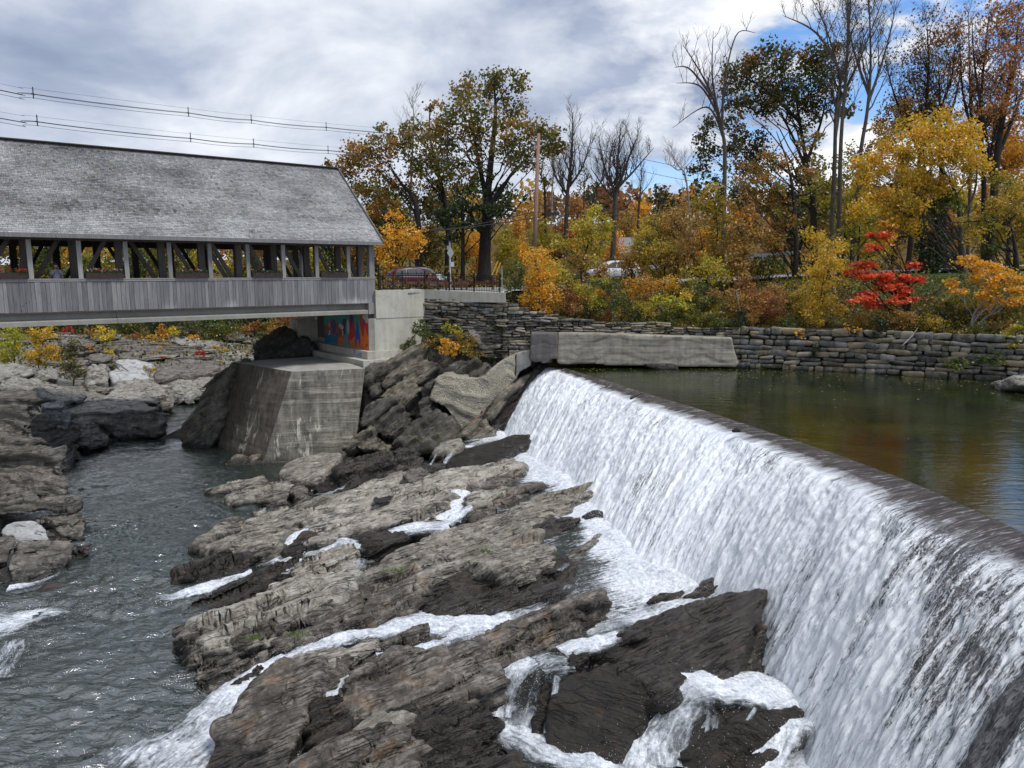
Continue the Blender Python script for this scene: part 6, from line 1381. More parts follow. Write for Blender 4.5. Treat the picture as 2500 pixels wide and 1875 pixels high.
bundle('upper', 'upper bundle of black spaced power cables crossing the sky over the bridge', [(-700, 60)] + [W(*q) for q in [(0, 120), (168, 146), (1004, 252), (1364, 294), (1767, 335), (2200, 372)]] + [(1310, 345)], None, 44, 70, [W(q, 0)[0] for q in (168, 1004, 1364, 1767)])
bundle('lower', 'lower bundle of black spaced power cables just above the bridge roof', [(-700, 150)] + [W(*q) for q in [(0, 272), (190, 296), (1016, 390), (1377, 424), (1777, 460), (2200, 492)]] + [(1311, 393)], None, 44, 70, [W(q, 0)[0] for q in (190, 1016, 1377, 1777)])
wp_ = at(1305, 522, Yu)
wire('thick black telephone cable sagging from the pole to the trees behind the bridge', [at(860, 545, 64), at(1080, 560, 67), tuple(at(1307, 517, Yu))], .035)
wire('lower black telephone cable from the pole toward the bridge end', [at(860, 565, 64), at(1080, 562, 67), tuple(at(1305, 532, Yu))], .045)
wire('black cable running right from the pole past the bare trees', [tuple(at(1305, 500, Yu)), at(1700, 515, 78), at(2000, 505, 84)], .028)
wire('black cable with the splice case running right from the pole', [tuple(at(1304, 519, Yu)), at(1600, 527, 78), at(1900, 515, 84)], .035)
wire('thin high wire from the pole top to the right between the bare trees', [tuple(at(1315, 332, Yu)), at(1600, 395, 80), at(1830, 440, 90)], .022)
wire('second thin high wire from the pole top to the right', [tuple(at(1315, 345, Yu)), at(1600, 425, 80), at(1830, 465, 90)], .022)
gy_ = MB(); gy_.tube([tuple(at(1186, 648, 60)), tuple(at(1203, 625, 60))], .05, 6).tube([tuple(at(1186, 648, 60)) , tuple(at(1209, 630, 60.5))], .05, 6)
a_, b_ = at(1201, 672, 60), at(1216, 637, 60)
props(MB().tube([tuple(a_), tuple(b_)], .055, 6).obj('guy_guard', MATS['yellow_paint']), 'leaning yellow guy wire guard beside the oak trunk', 'cable guard')
a_, b_ = at(1211, 669, 60), at(1222, 641, 60)
props(MB().tube([tuple(a_), tuple(b_)], .055, 6).obj('guy_guard', MATS['yellow_paint']), 'second yellow guy wire guard right of the first one', 'cable guard')
a_, b_ = at(1800 + .31646 * 30, 500 + .31646 * 870, 46.5), at(1797, 500 + .31646 * 660, 46.2)
props(MB().tube([tuple(a_), tuple(b_)], .04, 8).obj('steel_post', MATS['galvanised']), 'thin leaning silver pole above the right end of the pond wall', 'post')

# ------------------------------------------------------------------ cars
def car(label, loc, rz, paint, L=4.5, Wd=1.82, H=1.66, wagon=True):
    r = empty('car', loc, rz, label, 'car')
    # x forward; lower body loft by cross sections
    sec = [(-.5, .55, .86, .74), (-.485, .34, .98, .86), (-.42, .27, 1.02, .93), (-.25, .25, 1.00, 1.0), (.0, .24, .99, 1.0), (.2, .24, .98, 1.0), (.33, .25, .95, .97), (.44, .28, .86, .90), (.485, .36, .74, .80), (.5, .5, .62, .66)]
    V = []; F = []; ns = 12
    for x, zb, zt, wf in sec:
        w = Wd / 2 * wf; z0, z1 = zb, zt
        ring = [(-w * .86, z0), (-w, z0 + .10), (-w * 1.0, (z0 + z1) / 2 - .05), (-w * .99, z1 - .14), (-w * .93, z1 - .03), (-w * .6, z1 + .01), (w * .6, z1 + .01), (w * .93, z1 - .03), (w * .99, z1 - .14), (w, (z0 + z1) / 2 - .05), (w, z0 + .10), (w * .86, z0)]
        V += [(x * L, y, z) for y, z in ring]
    for i in range(len(sec) - 1):
        for j in range(ns): F.append([i * ns + j, i * ns + (j + 1) % ns, (i + 1) * ns + (j + 1) % ns, (i + 1) * ns + j])
    F += [list(range(ns))[::-1], [(len(sec) - 1) * ns + j for j in range(ns)]]
    # cabin
    o0 = len(V); w = Wd / 2
    cab = [(-.47, .93, .93, .88), (-.44, 1.28, 1.3, .80), (-.36, 1.56, 1.58, .74), (-.15, 1.65, 1.66, .72), (.05, 1.61, 1.62, .73), (.14, 1.48, 1.5, .76), (.29, .96, .97, .86)]
    for x, zs, zt, wf in cab: V += [(x * L, -w * .93, .92), (x * L, -w * wf, zs - .05), (x * L, -w * wf * .85, zt), (x * L, w * wf * .85, zt), (x * L, w * wf, zs - .05), (x * L, w * .93, .92)]
    for i in range(len(cab) - 1):
        for j in range(5): F.append([o0 + i * 6 + j, o0 + i * 6 + j + 1, o0 + (i + 1) * 6 + j + 1, o0 + (i + 1) * 6 + j])
    me = npmesh('body', V, F, MATS[paint], True); bm = bmesh.new(); bm.from_mesh(me); bmesh.ops.recalc_face_normals(bm, faces=bm.faces); bm.to_mesh(me); bm.free()
    mobj('body', me, r)
    for s in (-1, 1):
        for nm, P in (('side_window', [(-.42, 1.02), (-.405, 1.22), (-.33, 1.45), (-.22, 1.50), (-.20, 1.02)]), ('side_window', [(-.185, 1.02), (-.20, 1.50), (-.05, 1.53), (-.03, 1.02)]), ('side_window', [(-.015, 1.02), (-.035, 1.53), (.06, 1.46), (.20, 1.04), (.19, 1.02)])):
            q = [(x * L, s * (w * .94 - (z - .93) / .7 * w * .20 + .012), z) for x, z in P]
            MB().prism(q, (0, s * .012, 0)).obj(nm, MATS['car_glass'], r)
        for xw in (-.31, .31):
            wh = MB(); wh.tube([(xw * L, s * (w - .22), .33), (xw * L, s * (w + .015), .33)], .335, 20); ty = wh.obj('wheel', MATS['tyre'], r)
            MB().tube([(xw * L, s * (w + .0), .33), (xw * L, s * (w + .03), .33)], .20, 12).obj('rim', MATS['chrome'], ty)
        MB().box((-.475 * L, s * w * .80, 1.08), (.10, .12, .42)).obj('tail_lamp', MATS['lamp_red'], r)
        MB().box((.475 * L, s * w * .66, .70), (.14, .3, .14)).obj('headlight', MATS['lamp_clear'], r)
        MB().box((.17 * L, s * (w + .06), 1.04), (.12, .2, .13)).obj('door_mirror', MATS[paint], r)
        MB().bar((-.40 * L, s * .55, 1.66), (.0 * L, s * .55, 1.70), .035, .04).obj('roof_rail', MATS['plastic_black'], r)
        MB().bar((-.42 * L, s * (w * .93), 1.03), (.2 * L, s * (w * .93), 1.03), .02, .03).obj('window_trim', MATS['galvanised'], r)
    MB().prism([(-.475 * L, -w * .70, 1.0), (-.475 * L, w * .70, 1.0), (-.452 * L, w * .62, 1.32), (-.452 * L, -w * .62, 1.32)], (-.03, 0, 0)).obj('rear_window', MATS['car_glass'], r)
    MB().prism([(.285 * L, -w * .76, 1.0), (.285 * L, w * .76, 1.0), (.15 * L, w * .62, 1.46), (.15 * L, -w * .62, 1.46)], (.03, 0, .02)).obj('windscreen', MATS['car_glass'], r)
    MB().box((-.5 * L - .01, 0, .78), (.02, .52, .13)).obj('number_plate', MATS['white_paint'], r)
    MB().box((-.49 * L, 0, .42), (.12, Wd * .86, .22)).obj('rear_bumper', MATS['plastic_black'], r)
    MB().box((.49 * L, 0, .42), (.12, Wd * .8, .22)).obj('front_bumper', MATS['plastic_black'], r)
    return r
p = at(1012, 690, 60.5); car('dark maroon estate car driving right behind the iron fence', (p[0], 60.5, 4.56), math.radians(28), 'car_red')
p = at(1030, 680, 69); car('grey vehicle mostly hidden beyond the maroon car', (p[0], 69, 4.62), math.radians(30), 'car_grey', H=1.7)
p = at(1497, 672, 65.0); car('silver white car glimpsed between the yellow bushes on the rising road', (p[0], 65.0, 5.18), math.radians(184), 'car_white', L=4.6)

# white house far behind the trees
hs = empty('house', (19.5, 128, 3.6), .25, 'small pale house glimpsed through the trees behind the white car', 'house')
MB().box((0, 0, 2.6), (9, 7, 5.2)).obj('wall', MATS['white_siding'], hs)
MB().prism([(-4.9, -3.9, 5.1), (-4.9, 3.9, 5.1), (-4.9, 0, 8.0)], (9.8, 0, 0)).obj('roof', MATS['roof_grey'], hs)
for x in (-2.8, 0, 2.8):
    for z in (1.5, 3.9): f = MB().box((x, -3.53, z), (1.1, .08, 1.4)).obj('window', MATS['white_paint'], hs); MB().box((x, -3.58, z), (.9, .04, 1.2)).obj('pane', MATS['car_glass'], f)
# ------------------------------------------------------------------ the person photographing from the bridge walkway
def skinned(name, verts, edges, radii, mat, parent, sub=2, root=0):
    me = bpy.data.meshes.new(name); me.from_pydata(verts, edges, []); me.update(); o = mobj(name, me)
    o.modifiers.new('s', 'SKIN'); 
    for i, r_ in enumerate(radii): me.skin_vertices[0].data[i].radius = (r_, r_) if not hasattr(r_, '__len__') else r_; me.skin_vertices[0].data[i].use_root = (i == root)
    s = o.modifiers.new('u', 'SUBSURF'); s.levels = s.render_levels = sub
    dg = bpy.context.evaluated_depsgraph_get(); m2 = bpy.data.meshes.new_from_object(o.evaluated_get(dg)); m2.materials.clear(); m2.materials.append(MATS[mat])
    m2.polygons.foreach_set('use_smooth', np.ones(len(m2.polygons), bool)); m2.name = name
    bpy.data.objects.remove(o); return mobj(name, m2, parent)
pp = B(16.75, .72, DECK)
per = empty('person', tuple(pp), math.atan2(-BWD[1], -BWD[0]), 'person with black hair and a grey purple jacket photographing from the bridge rail', 'person')
# local x = facing direction (towards the river and camera), slight turn right
bv = [(0, 0, .95), (0, 0, 1.15), (0, 0, 1.34), (.01, 0, 1.46), (.02, 0, 1.54), (.03, 0, 1.63), (.03, 0, 1.71),   # 0-6 spine to head
      (0, .17, 1.40), (.10, .24, 1.20), (.26, .10, 1.40), (.30, .05, 1.50), (0, -.17, 1.40), (.10, -.24, 1.20), (.26, -.10, 1.40), (.30, -.05, 1.50),
      (0, .10, .88), (.02, .11, .50), (0, .11, .08), (.12, .13, .04), (0, -.10, .88), (.02, -.11, .50), (0, -.11, .08), (.12, -.13, .04)]
be = [(0, 1), (1, 2), (2, 3), (3, 4), (4, 5), (5, 6), (2, 7), (7, 8), (8, 9), (9, 10), (2, 11), (11, 12), (12, 13), (13, 14), (0, 15), (15, 16), (16, 17), (17, 18), (0, 19), (19, 20), (20, 21), (21, 22)]
br = [.15, .145, .16, .07, .055, .105, .075, .07, .055, .04, .038, .07, .055, .04, .038, .095, .065, .05, .04, .095, .065, .05, .04]
skinned('body', bv, be, br, 'skin', per)
jk = [v for v in bv[:4]] + bv[7:10] + bv[11:14]
skinned('jacket', [(0, 0, .85), (0, 0, 1.15), (0, 0, 1.34), (.01, 0, 1.45), (0, .18, 1.40), (.10, .25, 1.20), (.24, .12, 1.38), (0, -.18, 1.40), (.10, -.25, 1.20), (.24, -.12, 1.38)],
        [(0, 1), (1, 2), (2, 3), (2, 4), (4, 5), (5, 6), (2, 7), (7, 8), (8, 9)], [.18, .17, .185, .09, .085, .072, .055, .085, .072, .055], 'jacket', per)
skinned('trousers', [(0, 0, .92), (0, .10, .86), (.02, .11, .50), (0, .11, .10), (0, -.10, .86), (.02, -.11, .50), (0, -.11, .10)], [(0, 1), (1, 2), (2, 3), (0, 4), (4, 5), (5, 6)], [.16, .11, .08, .065, .11, .08, .065], 'trousers', per)
skinned('hair', [(-.04, 0, 1.60), (-.02, 0, 1.70), (.03, 0, 1.76), (.07, 0, 1.765)], [(0, 1), (1, 2), (2, 3)], [.085, .115, .09, .05], 'hair', per)
cm = MB().box((.36, 0, 1.55), (.07, .14, .09)); cm.tube([(.39, 0, 1.55), (.46, 0, 1.55)], .035, 12)
oc = cm.obj('camera', MATS['plastic_black']); oc.location = tuple(pp); oc.rotation_euler = per.rotation_euler; props(oc, 'small black camera held up by the person on the bridge', 'camera')
for s in (-1, 1):   # fingers wrapped round the camera
    fg = MB()
    for k in range(4): fg.tube([(.31, s * .055, 1.52 + .02 * k), (.345, s * .085, 1.522 + .02 * k), (.385, s * .08, 1.522 + .02 * k), (.40, s * .06, 1.522 + .02 * k)], [.011, .010, .009, .007], 6)
    fg.tube([(.30, s * .04, 1.50), (.33, s * .05, 1.485), (.36, s * .035, 1.49)], [.012, .011, .008], 6)
    fg.obj('hand', MATS['skin'], per, smooth=True)
# ------------------------------------------------------------------ trees and shrubs
PAL = {
 'green': [(.035, .07, .012), (.055, .10, .018), (.09, .13, .02), (.12, .13, .02)],
 'dkgreen': [(.012, .032, .010), (.02, .045, .012), (.035, .06, .015)],
 'oak': [(.07, .09, .015), (.11, .115, .018), (.17, .135, .02), (.24, .14, .02), (.05, .07, .012)],
 'oakgreen': [(.03, .05, .012), (.05, .075, .014), (.075, .09, .016), (.20, .10, .02), (.04, .055, .012)],
 'oakorange': [(.12, .11, .018), (.22, .14, .02), (.30, .15, .02), (.08, .085, .015)],
 'gold': [(.62, .36, .025), (.55, .31, .02), (.45, .30, .03), (.60, .40, .05)],
 'yellow': [(.48, .36, .03), (.40, .30, .025), (.30, .26, .025), (.52, .36, .04)],
 'olive': [(.22, .19, .025), (.30, .24, .025), (.38, .28, .03), (.15, .16, .025)],
 'yellowgreen': [(.26, .27, .03), (.36, .33, .03), (.17, .21, .025), (.42, .34, .03)],
 'brown': [(.24, .16, .04), (.31, .21, .045), (.37, .26, .05), (.17, .12, .035)],
 'rust': [(.19, .085, .03), (.26, .125, .035), (.31, .165, .04), (.14, .065, .025)],
 'orange': [(.44, .23, .025), (.38, .20, .02), (.50, .31, .03), (.33, .21, .02)],
 'red': [(.62, .08, .03), (.70, .13, .05), (.55, .07, .025), (.66, .17, .06)],
 'crimson': [(.50, .03, .03), (.42, .03, .025), (.55, .06, .04)],
 'lime': [(.34, .42, .03), (.42, .46, .04), (.26, .36, .03), (.50, .42, .04)],
 'brightyellow': [(.62, .56, .03), (.55, .52, .03), (.66, .52, .04)],
 'darkrust': [(.11, .06, .03), (.16, .085, .035), (.21, .12, .04), (.08, .05, .025)],
 'greygreen': [(.08, .10, .045), (.12, .13, .06), (.16, .15, .05)],
}
for _k in PAL:
    _g = {'yellow': 1.45, 'olive': 1.55, 'gold': 1.3, 'yellowgreen': 1.4, 'brown': 1.4, 'orange': 1.35, 'green': 1.4, 'oak': 1.45, 'oakorange': 1.45, 'rust': 1.5, 'darkrust': 1.5, 'oakgreen': 1.25}.get(_k, 1.1)
    PAL[_k] = [tuple(min(.85, v * _g * w) for v, w in zip(c, (1.04, .90, .8))) for c in PAL[_k]]
def leaves(c, size, col, r, flat_=.0, name='crown'):
    n = len(c); a = r.normal(0, 1, (n, 3)); a[:, 2] *= (1 - flat_); a /= np.linalg.norm(a, axis=1)[:, None] + 1e-9
    b = np.cross(a, r.normal(0, 1, (n, 3)) * np.array([1, 1, 1 - flat_]) + np.array([0, 0, flat_ * 2])); b /= np.linalg.norm(b, axis=1)[:, None] + 1e-9
    s = (size * r.uniform(.55, 1.25, n))[:, None]
    V = np.stack([c - a * s * .62, c + b * s * .46, c + a * s * .62, c - b * s * .46], 1).reshape(-1, 3)
    return npmesh(name, V, np.arange(4 * n).reshape(-1, 4), MATS['leaf'], col=np.repeat(col, 4, 0))
def curve3(a, b, bend, n, r):
    t = np.linspace(0, 1, n)[:, None]; L = np.linalg.norm(b - a)
    mid = (a + b) / 2 + bend + r.normal(0, .05 * L, 3)
    P = (1 - t) ** 2 * a + 2 * t * (1 - t) * mid + t ** 2 * b
    w = r.normal(0, .016 * L, (n, 3)); w[0] = 0; w[-1] = 0; return P + w
class Acc:
    def __init__(s): s.V = []; s.F = []; s.n = 0
    def tube(s, P, R, k):
        V, F = tube(P, R, k); s.V.append(V); s.F.append(F + s.n); s.n += len(V)
    def obj(s, name, mat, par): return mobj(name, npmesh(name, np.concatenate(s.V), np.concatenate(s.F), MATS[mat], True), par)
NTREE = [0]
def tree(name, label, cat, spine, Y, blobs, pal, ls=.2, dens=1.0, rt=.3, bark='bark', group=None, seed=None, tag='f', twigs=7, squash=.8, clump=11, flat_=.15, base_z=None, depth_sp=.9, trunks=None, limbs=True):
    """spine and blobs are read off the view at distance Y and turned into world metres"""
    NTREE[0] += 1; r = np.random.default_rng(seed if seed is not None else NTREE[0] * 13 + 5)
    sp_ = pts(tag, spine); S = np.array([at(x, y, Y) for x, y in sp_])
    bz = ground_z(S[0, 0], Y) if base_z is None else base_z
    S[0, 2] = bz - .15
    if S[1:, 2].min() < bz + .1 and len(S) > 1: S[1:, 2] = np.maximum(S[1:, 2], bz + .3)
    S[1:-1, 1] += r.normal(0, .15, len(S) - 2) if len(S) > 2 else 0
    root = empty(name, tuple(S[0] + [0, 0, .15]), label=label, cat=cat, group=group); org = np.array(root.location)
    C = crom(S, 24) if len(S) > 2 else curve3(S[0], S[1], np.zeros(3), 16, r)
    H = np.linspace(0, 1, len(C)); R = rt * (1 - .93 * H) ** .9 * (1 + .5 * np.exp(-H * 18))
    tk = Acc(); tk.tube(C - org, R, 8)
    if trunks:
        for q in trunks:
            Q = np.array([at(x, y, Y + r.normal(0, .3)) for x, y in pts(tag, q)]); Q[0] = C[np.argmin(np.linalg.norm(C - Q[0], axis=1))] if len(Q) else Q[0]
            D = crom(Q, 16) if len(Q) > 2 else curve3(Q[0], Q[1], np.zeros(3), 12, r)
            RD = rt * .5 * np.linspace(1, .1, len(D)); tk.tube(D - org, RD, 7); C = np.concatenate([C, D]); R = np.concatenate([R, RD])
    tk.obj('trunk', bark, root)
    br_ = Acc(); LC = []; LCol = []
    P_ = np.array(PAL[pal]) if isinstance(pal, str) else np.array(pal)
    ox, oy, k = ZOOM[tag]
    for b in blobs:
        bx_, by_, br__ = b[0] * k + ox, b[1] * k + oy, b[2] * k; rr = br__ * Y / FOC
        pb = np.array(PAL[b[3]]) if len(b) > 3 else P_
        c = at(bx_, by_, Y + r.normal(0, depth_sp) * min(rr, 2.5)); 
        dh = np.hypot(*(C[:, :2] - c[:2]).T); cost = np.abs((c[2] - C[:, 2]) - dh * 1.0 - .25 * rr) + (C[:, 2] > c[2]) * 3; kx = int(np.argmin(cost))
        if limbs:
            L_b = curve3(C[kx], c, np.array([0, 0, .14]) * np.linalg.norm(c - C[kx]) * (1 if not limbs == 'up' else -.5), 9, r)
            br_.tube(L_b - org, np.linspace(min(R[kx] * .55, .035 + .035 * rr), .018, 9), 5)
        # clumps
        nc = max(4, int(clump * r.uniform(.8, 1.2))); u = r.normal(0, 1, (nc, 3)); u /= np.linalg.norm(u, axis=1)[:, None]; u *= (r.uniform(.25, 1, nc) ** .5)[:, None] * rr; u[:, 2] *= squash
        cc_ = c + u
        if limbs:
            for q in cc_[:twigs]:
                st = L_b[r.integers(4, 9)]; T = curve3(st, q, np.array([0, 0, .05]), 5, r); br_.tube(T - org, np.linspace(.020, .007, 5), 3)
        n = int(15.0 * rr * rr / ls ** 2 * dens)
        w = r.integers(0, nc, n); off = r.normal(0, 1, (n, 3)) * rr * .27; off[:, 2] *= squash
        LC.append(cc_[w] + off)
        ci = r.integers(0, len(pb), nc)[w]; rnd = r.random(n) < .35; ci = np.where(rnd, r.integers(0, len(pb), n), ci)
        LCol.append(pb[ci] * r.uniform(.72, 1.25, (n, 1)) * (1 + r.normal(0, .05, (n, 3))))
    if br_.V: br_.obj('branches', bark, root)
    if LC:
        LC = np.concatenate(LC) - org; LCol = np.clip(np.concatenate(LCol), 0, 1)
        mobj('crown', leaves(LC, ls, LCol, r, flat_), root)
    return root
def bare(label, spine, Y, tag, spread=1.0, rt=.2, bark='bark', n1=16, group='bare trees', top_curve=.2, name='bare_tree', n2=7, n3=5, seed=None, leaf=None, nl=0, ang=.55, start=.3, trunks=None):
    NTREE[0] += 1; r = np.random.default_rng(seed or NTREE[0] * 29 + 3)
    S = np.array([at(x, y, Y) for x, y in pts(tag, spine)]); S[0, 2] = ground_z(S[0, 0], Y) - .15
    root = empty(name, tuple(S[0] + [0, 0, .15]), label=label, cat='tree', group=group); org = np.array(root.location)
    C = crom(S, 26) if len(S) > 2 else curve3(S[0], S[1], np.zeros(3), 20, r); H = np.linalg.norm(C[-1] - C[0])
    R = rt * (1 - .88 * np.linspace(0, 1, len(C))); tk = Acc(); tk.tube(C - org, R, 8)
    cs = [(C, R)]
    for q in (trunks or []):
        Q = np.array([at(x, y, Y + r.normal(0, .4)) for x, y in pts(tag, q)]); Q[0] = C[np.argmin(np.linalg.norm(C - Q[0], axis=1))]
        D = crom(Q, 18); RD = rt * .6 * np.linspace(1, .12, len(D)); tk.tube(D - org, RD, 6); cs.append((D, RD))
    tk.obj('trunk', bark, root); br_ = Acc(); tips = []
    for C_, R_ in cs:
        nn_ = int(n1 * (1 if C_ is C else .5)); st = start if C_ is C else .15
        for i in range(nn_):
            f = st + (1 - st) * (i + r.random()) / nn_; k = min(int(f * (len(C_) - 1)), len(C_) - 2); a = r.uniform(0, 2 * np.pi)
            ln = H * .34 * spread * (1.15 - .75 * f) * r.uniform(.6, 1.2); up = ang + r.uniform(-.1, .35) * 1
            d = np.array([math.cos(a) * (1 - up * .55), math.sin(a) * (1 - up * .55), up + .35]); d /= np.linalg.norm(d)
            E = C_[k] + d * ln; Lb = curve3(C_[k], E, np.array([0, 0, -.10 * ln]), 8, r); r0 = max(.022, R_[k] * .5); br_.tube(Lb - org, np.linspace(r0, .010, 8), 4)
            for j in range(n2):
                g = r.uniform(.2, 1); kk = int(g * 7); a2 = r.uniform(0, 2 * np.pi); l2 = ln * .42 * r.uniform(.5, 1.1)
                d2 = d * .9 + .75 * np.array([math.cos(a2), math.sin(a2), .45]); d2 /= np.linalg.norm(d2); E2 = Lb[kk] + d2 * l2
                L2 = curve3(Lb[kk], E2, np.zeros(3), 5, r); br_.tube(L2 - org, np.linspace(max(.011, r0 * .35), .007, 5), 3); tips.append(E2)
                for m_ in range(max(1, n3 - 2)):
                    a3 = r.uniform(0, 2 * np.pi); d3 = d2 + .9 * np.array([math.cos(a3), math.sin(a3), .3]); d3 /= np.linalg.norm(d3); q = L2[r.integers(1, 5)]
                    br_.tube(np.array([q, q + d3 * l2 * .25, q + d3 * l2 * .5 + [0, 0, .05]]) - org, [.008, .006, .005], 3)
    br_.obj('branches', bark, root)
    if nl:
        t_ = np.array(tips); n = nl; c = t_[r.integers(0, len(t_), n)] + r.normal(0, .45, (n, 3)); P_ = np.array(PAL[leaf]); col_ = P_[r.integers(0, len(P_), n)] * r.uniform(.7, 1.2, (n, 1))
        mobj('crown', leaves(c - org, .17, col_, r), root)
    return root

# --- behind the bridge end, left group
tree('oak_tree', 'tallest oak, green and ochre, with a thick dark trunk left of the utility pole', 'tree', '1060,1330 1068,1180 1078,1050 1085,900 1110,650 1130,420 1120,260', 75,
     [(960, 290, 95), (1105, 215, 80), (1250, 230, 75), (1225, 400, 95), (1130, 330, 90), (930, 440, 120), (1070, 480, 115), (1290, 540, 110), (1410, 600, 95), (1485, 590, 80), (890, 600, 120), (1040, 640, 90), (1240, 690, 115), (870, 790, 100), (1050, 820, 75), (1330, 700, 80), (1170, 930, 80, 'green'), (1000, 930, 85, 'green'), (800, 520, 80), (1500, 640, 50), (1430, 830, 45)],
     'oak', ls=.27, dens=.95, rt=.62, bark='bark_dark', tag='t', trunks=['1062,1150 1000,1080 960,980 880,860', '1078,1000 1160,900 1240,780 1330,700', '1080,950 1040,780 1000,560 970,330'])
tree('oak_tree', 'ochre and green oak rising just behind the bridge roof', 'tree', '670,1330 665,1100 640,950 560,850 480,720', 80,
     [(300, 680, 105), (400, 750, 95), (250, 790, 70), (120, 770, 50), (100, 790, 30), (470, 640, 70), (360, 640, 70), (380, 890, 75), (130, 720, 28), (300, 880, 60), (480, 850, 75), (420, 960, 80)],
     'oakorange', ls=.27, dens=.95, rt=.42, bark='bark_dark', tag='t')
tree('oak_tree', 'green tree with a sparse yellowing top between the ochre oak and the tallest oak', 'tree', '840,1330 845,1100 800,850 740,600 735,400', 82,
     [(760, 395, 50, 'oakorange'), (620, 520, 70), (560, 600, 75), (660, 620, 80), (740, 560, 80, 'oakorange'), (760, 680, 100), (640, 760, 85), (720, 830, 90), (830, 760, 85), (600, 900, 70), (800, 920, 90), (690, 970, 85), (450, 560, 60), (510, 640, 50)],
     'oak', ls=.27, dens=.9, rt=.40, bark='bark_dark', tag='t')
tree('pine_tree', 'dark green pine with drooping boughs low in front of the oak trunk', 'tree', '930,1330 935,1100 930,900', 73,
     [(930, 1010, 90), (1030, 990, 85), (1130, 1010, 75), (870, 1090, 85), (980, 1100, 70), (860, 1180, 60), (800, 1040, 60), (1200, 1000, 45)], 'dkgreen', ls=.24, dens=.75, rt=.25, bark='bark_dark', tag='t', squash=.5)
tree('maple_tree', 'golden yellow maple standing right beside the bridge end', 'tree', '530,1400 532,1280 535,1120', 66,
     [(530, 1090, 70), (610, 1150, 80), (470, 1180, 75), (560, 1220, 95), (650, 1220, 60), (440, 1270, 70), (600, 1290, 70, 'orange'), (500, 1330, 70), (680, 1190, 40)], 'gold', ls=.19, dens=.62, rt=.14, bark='bark_dark', tag='t')
tree('maple_tree', 'orange maple behind the golden maple at the roof edge', 'tree', '420,1300 420,1150 415,1000', 84, [(400, 1040, 90), (480, 1000, 80), (350, 1100, 90), (540, 1040, 60)], 'orange', ls=.25, dens=.7, rt=.2, tag='t')
bare('bare thin tree sticking up behind the ochre oak', '610,1300 625,800 640,500 630,330', 86, 't', spread=.6, rt=.16, n1=14, start=.5, bark='bark_pale')
bare('bare grey tree just right of the utility pole', '1545,1160 1560,950 1585,700 1595,430', 86, 't', spread=.75, rt=.30, n1=22, ang=.9, n2=8, start=.28, trunks=['1560,930 1500,830 1450,700', '1565,900 1650,760 1700,600'])
bare('wide fanning bare tree in the middle of the view', '1830,1290 1845,1080 1855,900 1865,700 1880,520', 84, 't', spread=.85, rt=.34, n1=20, ang=.85, n2=9, start=.36, trunks=['1850,900 1790,780 1750,580', '1850,880 1960,780 2080,640', '1855,900 1930,700 1990,560', '1850,930 1800,900 1700,760'])
bare('slim bare tree between the pole and the fanning tree', '1440,1050 1425,900 1405,800 1440,600', 90, 't', spread=.7, rt=.18, n1=12, start=.3, bark='bark_dark', leaf='oak', nl=500)
bare('leaning bare tree with curved stem left of the fanning tree', '1710,1050 1720,940 1770,830 1800,640', 90, 't', spread=.8, rt=.2, n1=14, start=.3)
bare('small bare tree right of the fanning tree', '1975,1200 1990,1020 2000,880 2010,760', 92, 't', spread=.9, rt=.2, n1=16, ang=.6, start=.3)
bare('pale bare tree behind the right of the utility pole', '1460,1040 1470,900 1480,800 1475,700', 96, 't', spread=.7, rt=.14, n1=12, start=.2, bark='bark_pale')
bare('wispy bare tree left of the tall oak group on the right', '240,1200 180,1050 120,980 60,940', 80, 'k', spread=1.0, rt=.12, n1=16, ang=.6, start=.2, bark='bark_pale')
tree('small_tree', 'thin tree with a few ochre leaves between the bare trees', 'tree', '1655,1100 1660,950 1665,800', 88, [(1650, 830, 50), (1680, 890, 45), (1620, 900, 35), (1660, 780, 30)], 'oak', ls=.25, dens=.3, rt=.12, tag='t')
tree('pine_tree', 'dark pine top on the skyline right of the bare trees', 'tree', '2120,1150 2125,1000 2130,880', 110, [(2130, 900, 45), (2100, 960, 55), (2165, 960, 50), (2120, 1030, 60)], 'dkgreen', ls=.35, dens=.8, rt=.2, tag='t')

# --- bushes along the bank
T = tree
T('shrub', 'green shrub crowding the right end of the iron fence', 'shrub', '190,980 195,850 200,700', 46.6, [(200, 660, 70), (150, 740, 60), (245, 740, 60), (130, 830, 55), (200, 830, 60), (120, 930, 50), (180, 950, 55, 'dkgreen'), (150, 820, 14, 'crimson')], 'green', ls=.11, dens=.95, rt=.04, tag='e' if 'e' in ZOOM else 'f')
T('shrub', 'large golden yellow bush hanging over the stone wall right of the fence', 'shrub', '400,1000 395,850 390,700', 46.8, [(330, 600, 90), (420, 560, 80), (370, 690, 90), (470, 660, 80), (330, 800, 100), (440, 790, 95), (300, 900, 80), (400, 910, 95), (490, 890, 85), (520, 990, 70, 'orange'), (420, 1010, 80), (340, 990, 60), (260, 960, 40)], 'gold', ls=.12, dens=.72, rt=.06, tag='e', flat_=.3)
T('shrub', 'rust brown bramble beside the golden bush', 'shrub', '640,1020 640,960', 46.9, [(600, 900, 65), (680, 930, 70), (760, 980, 60), (620, 1000, 60), (700, 1030, 50)], 'rust', ls=.10, dens=.7, rt=.03, tag='e')
T('young_tree', 'tall yellow green young tree in front of the white car', 'tree', '740,900 745,720 800,500 840,260', 57, [(860, 240, 90), (800, 330, 100), (940, 330, 80), (720, 420, 95), (850, 440, 100), (960, 440, 70), (650, 520, 90), (780, 560, 100), (900, 560, 65), (700, 640, 80), (820, 640, 70), (560, 480, 70)], 'yellowgreen', ls=.16, dens=.9, rt=.09, bark='bark_dark', tag='e', trunks=['745,750 650,600 560,480'])
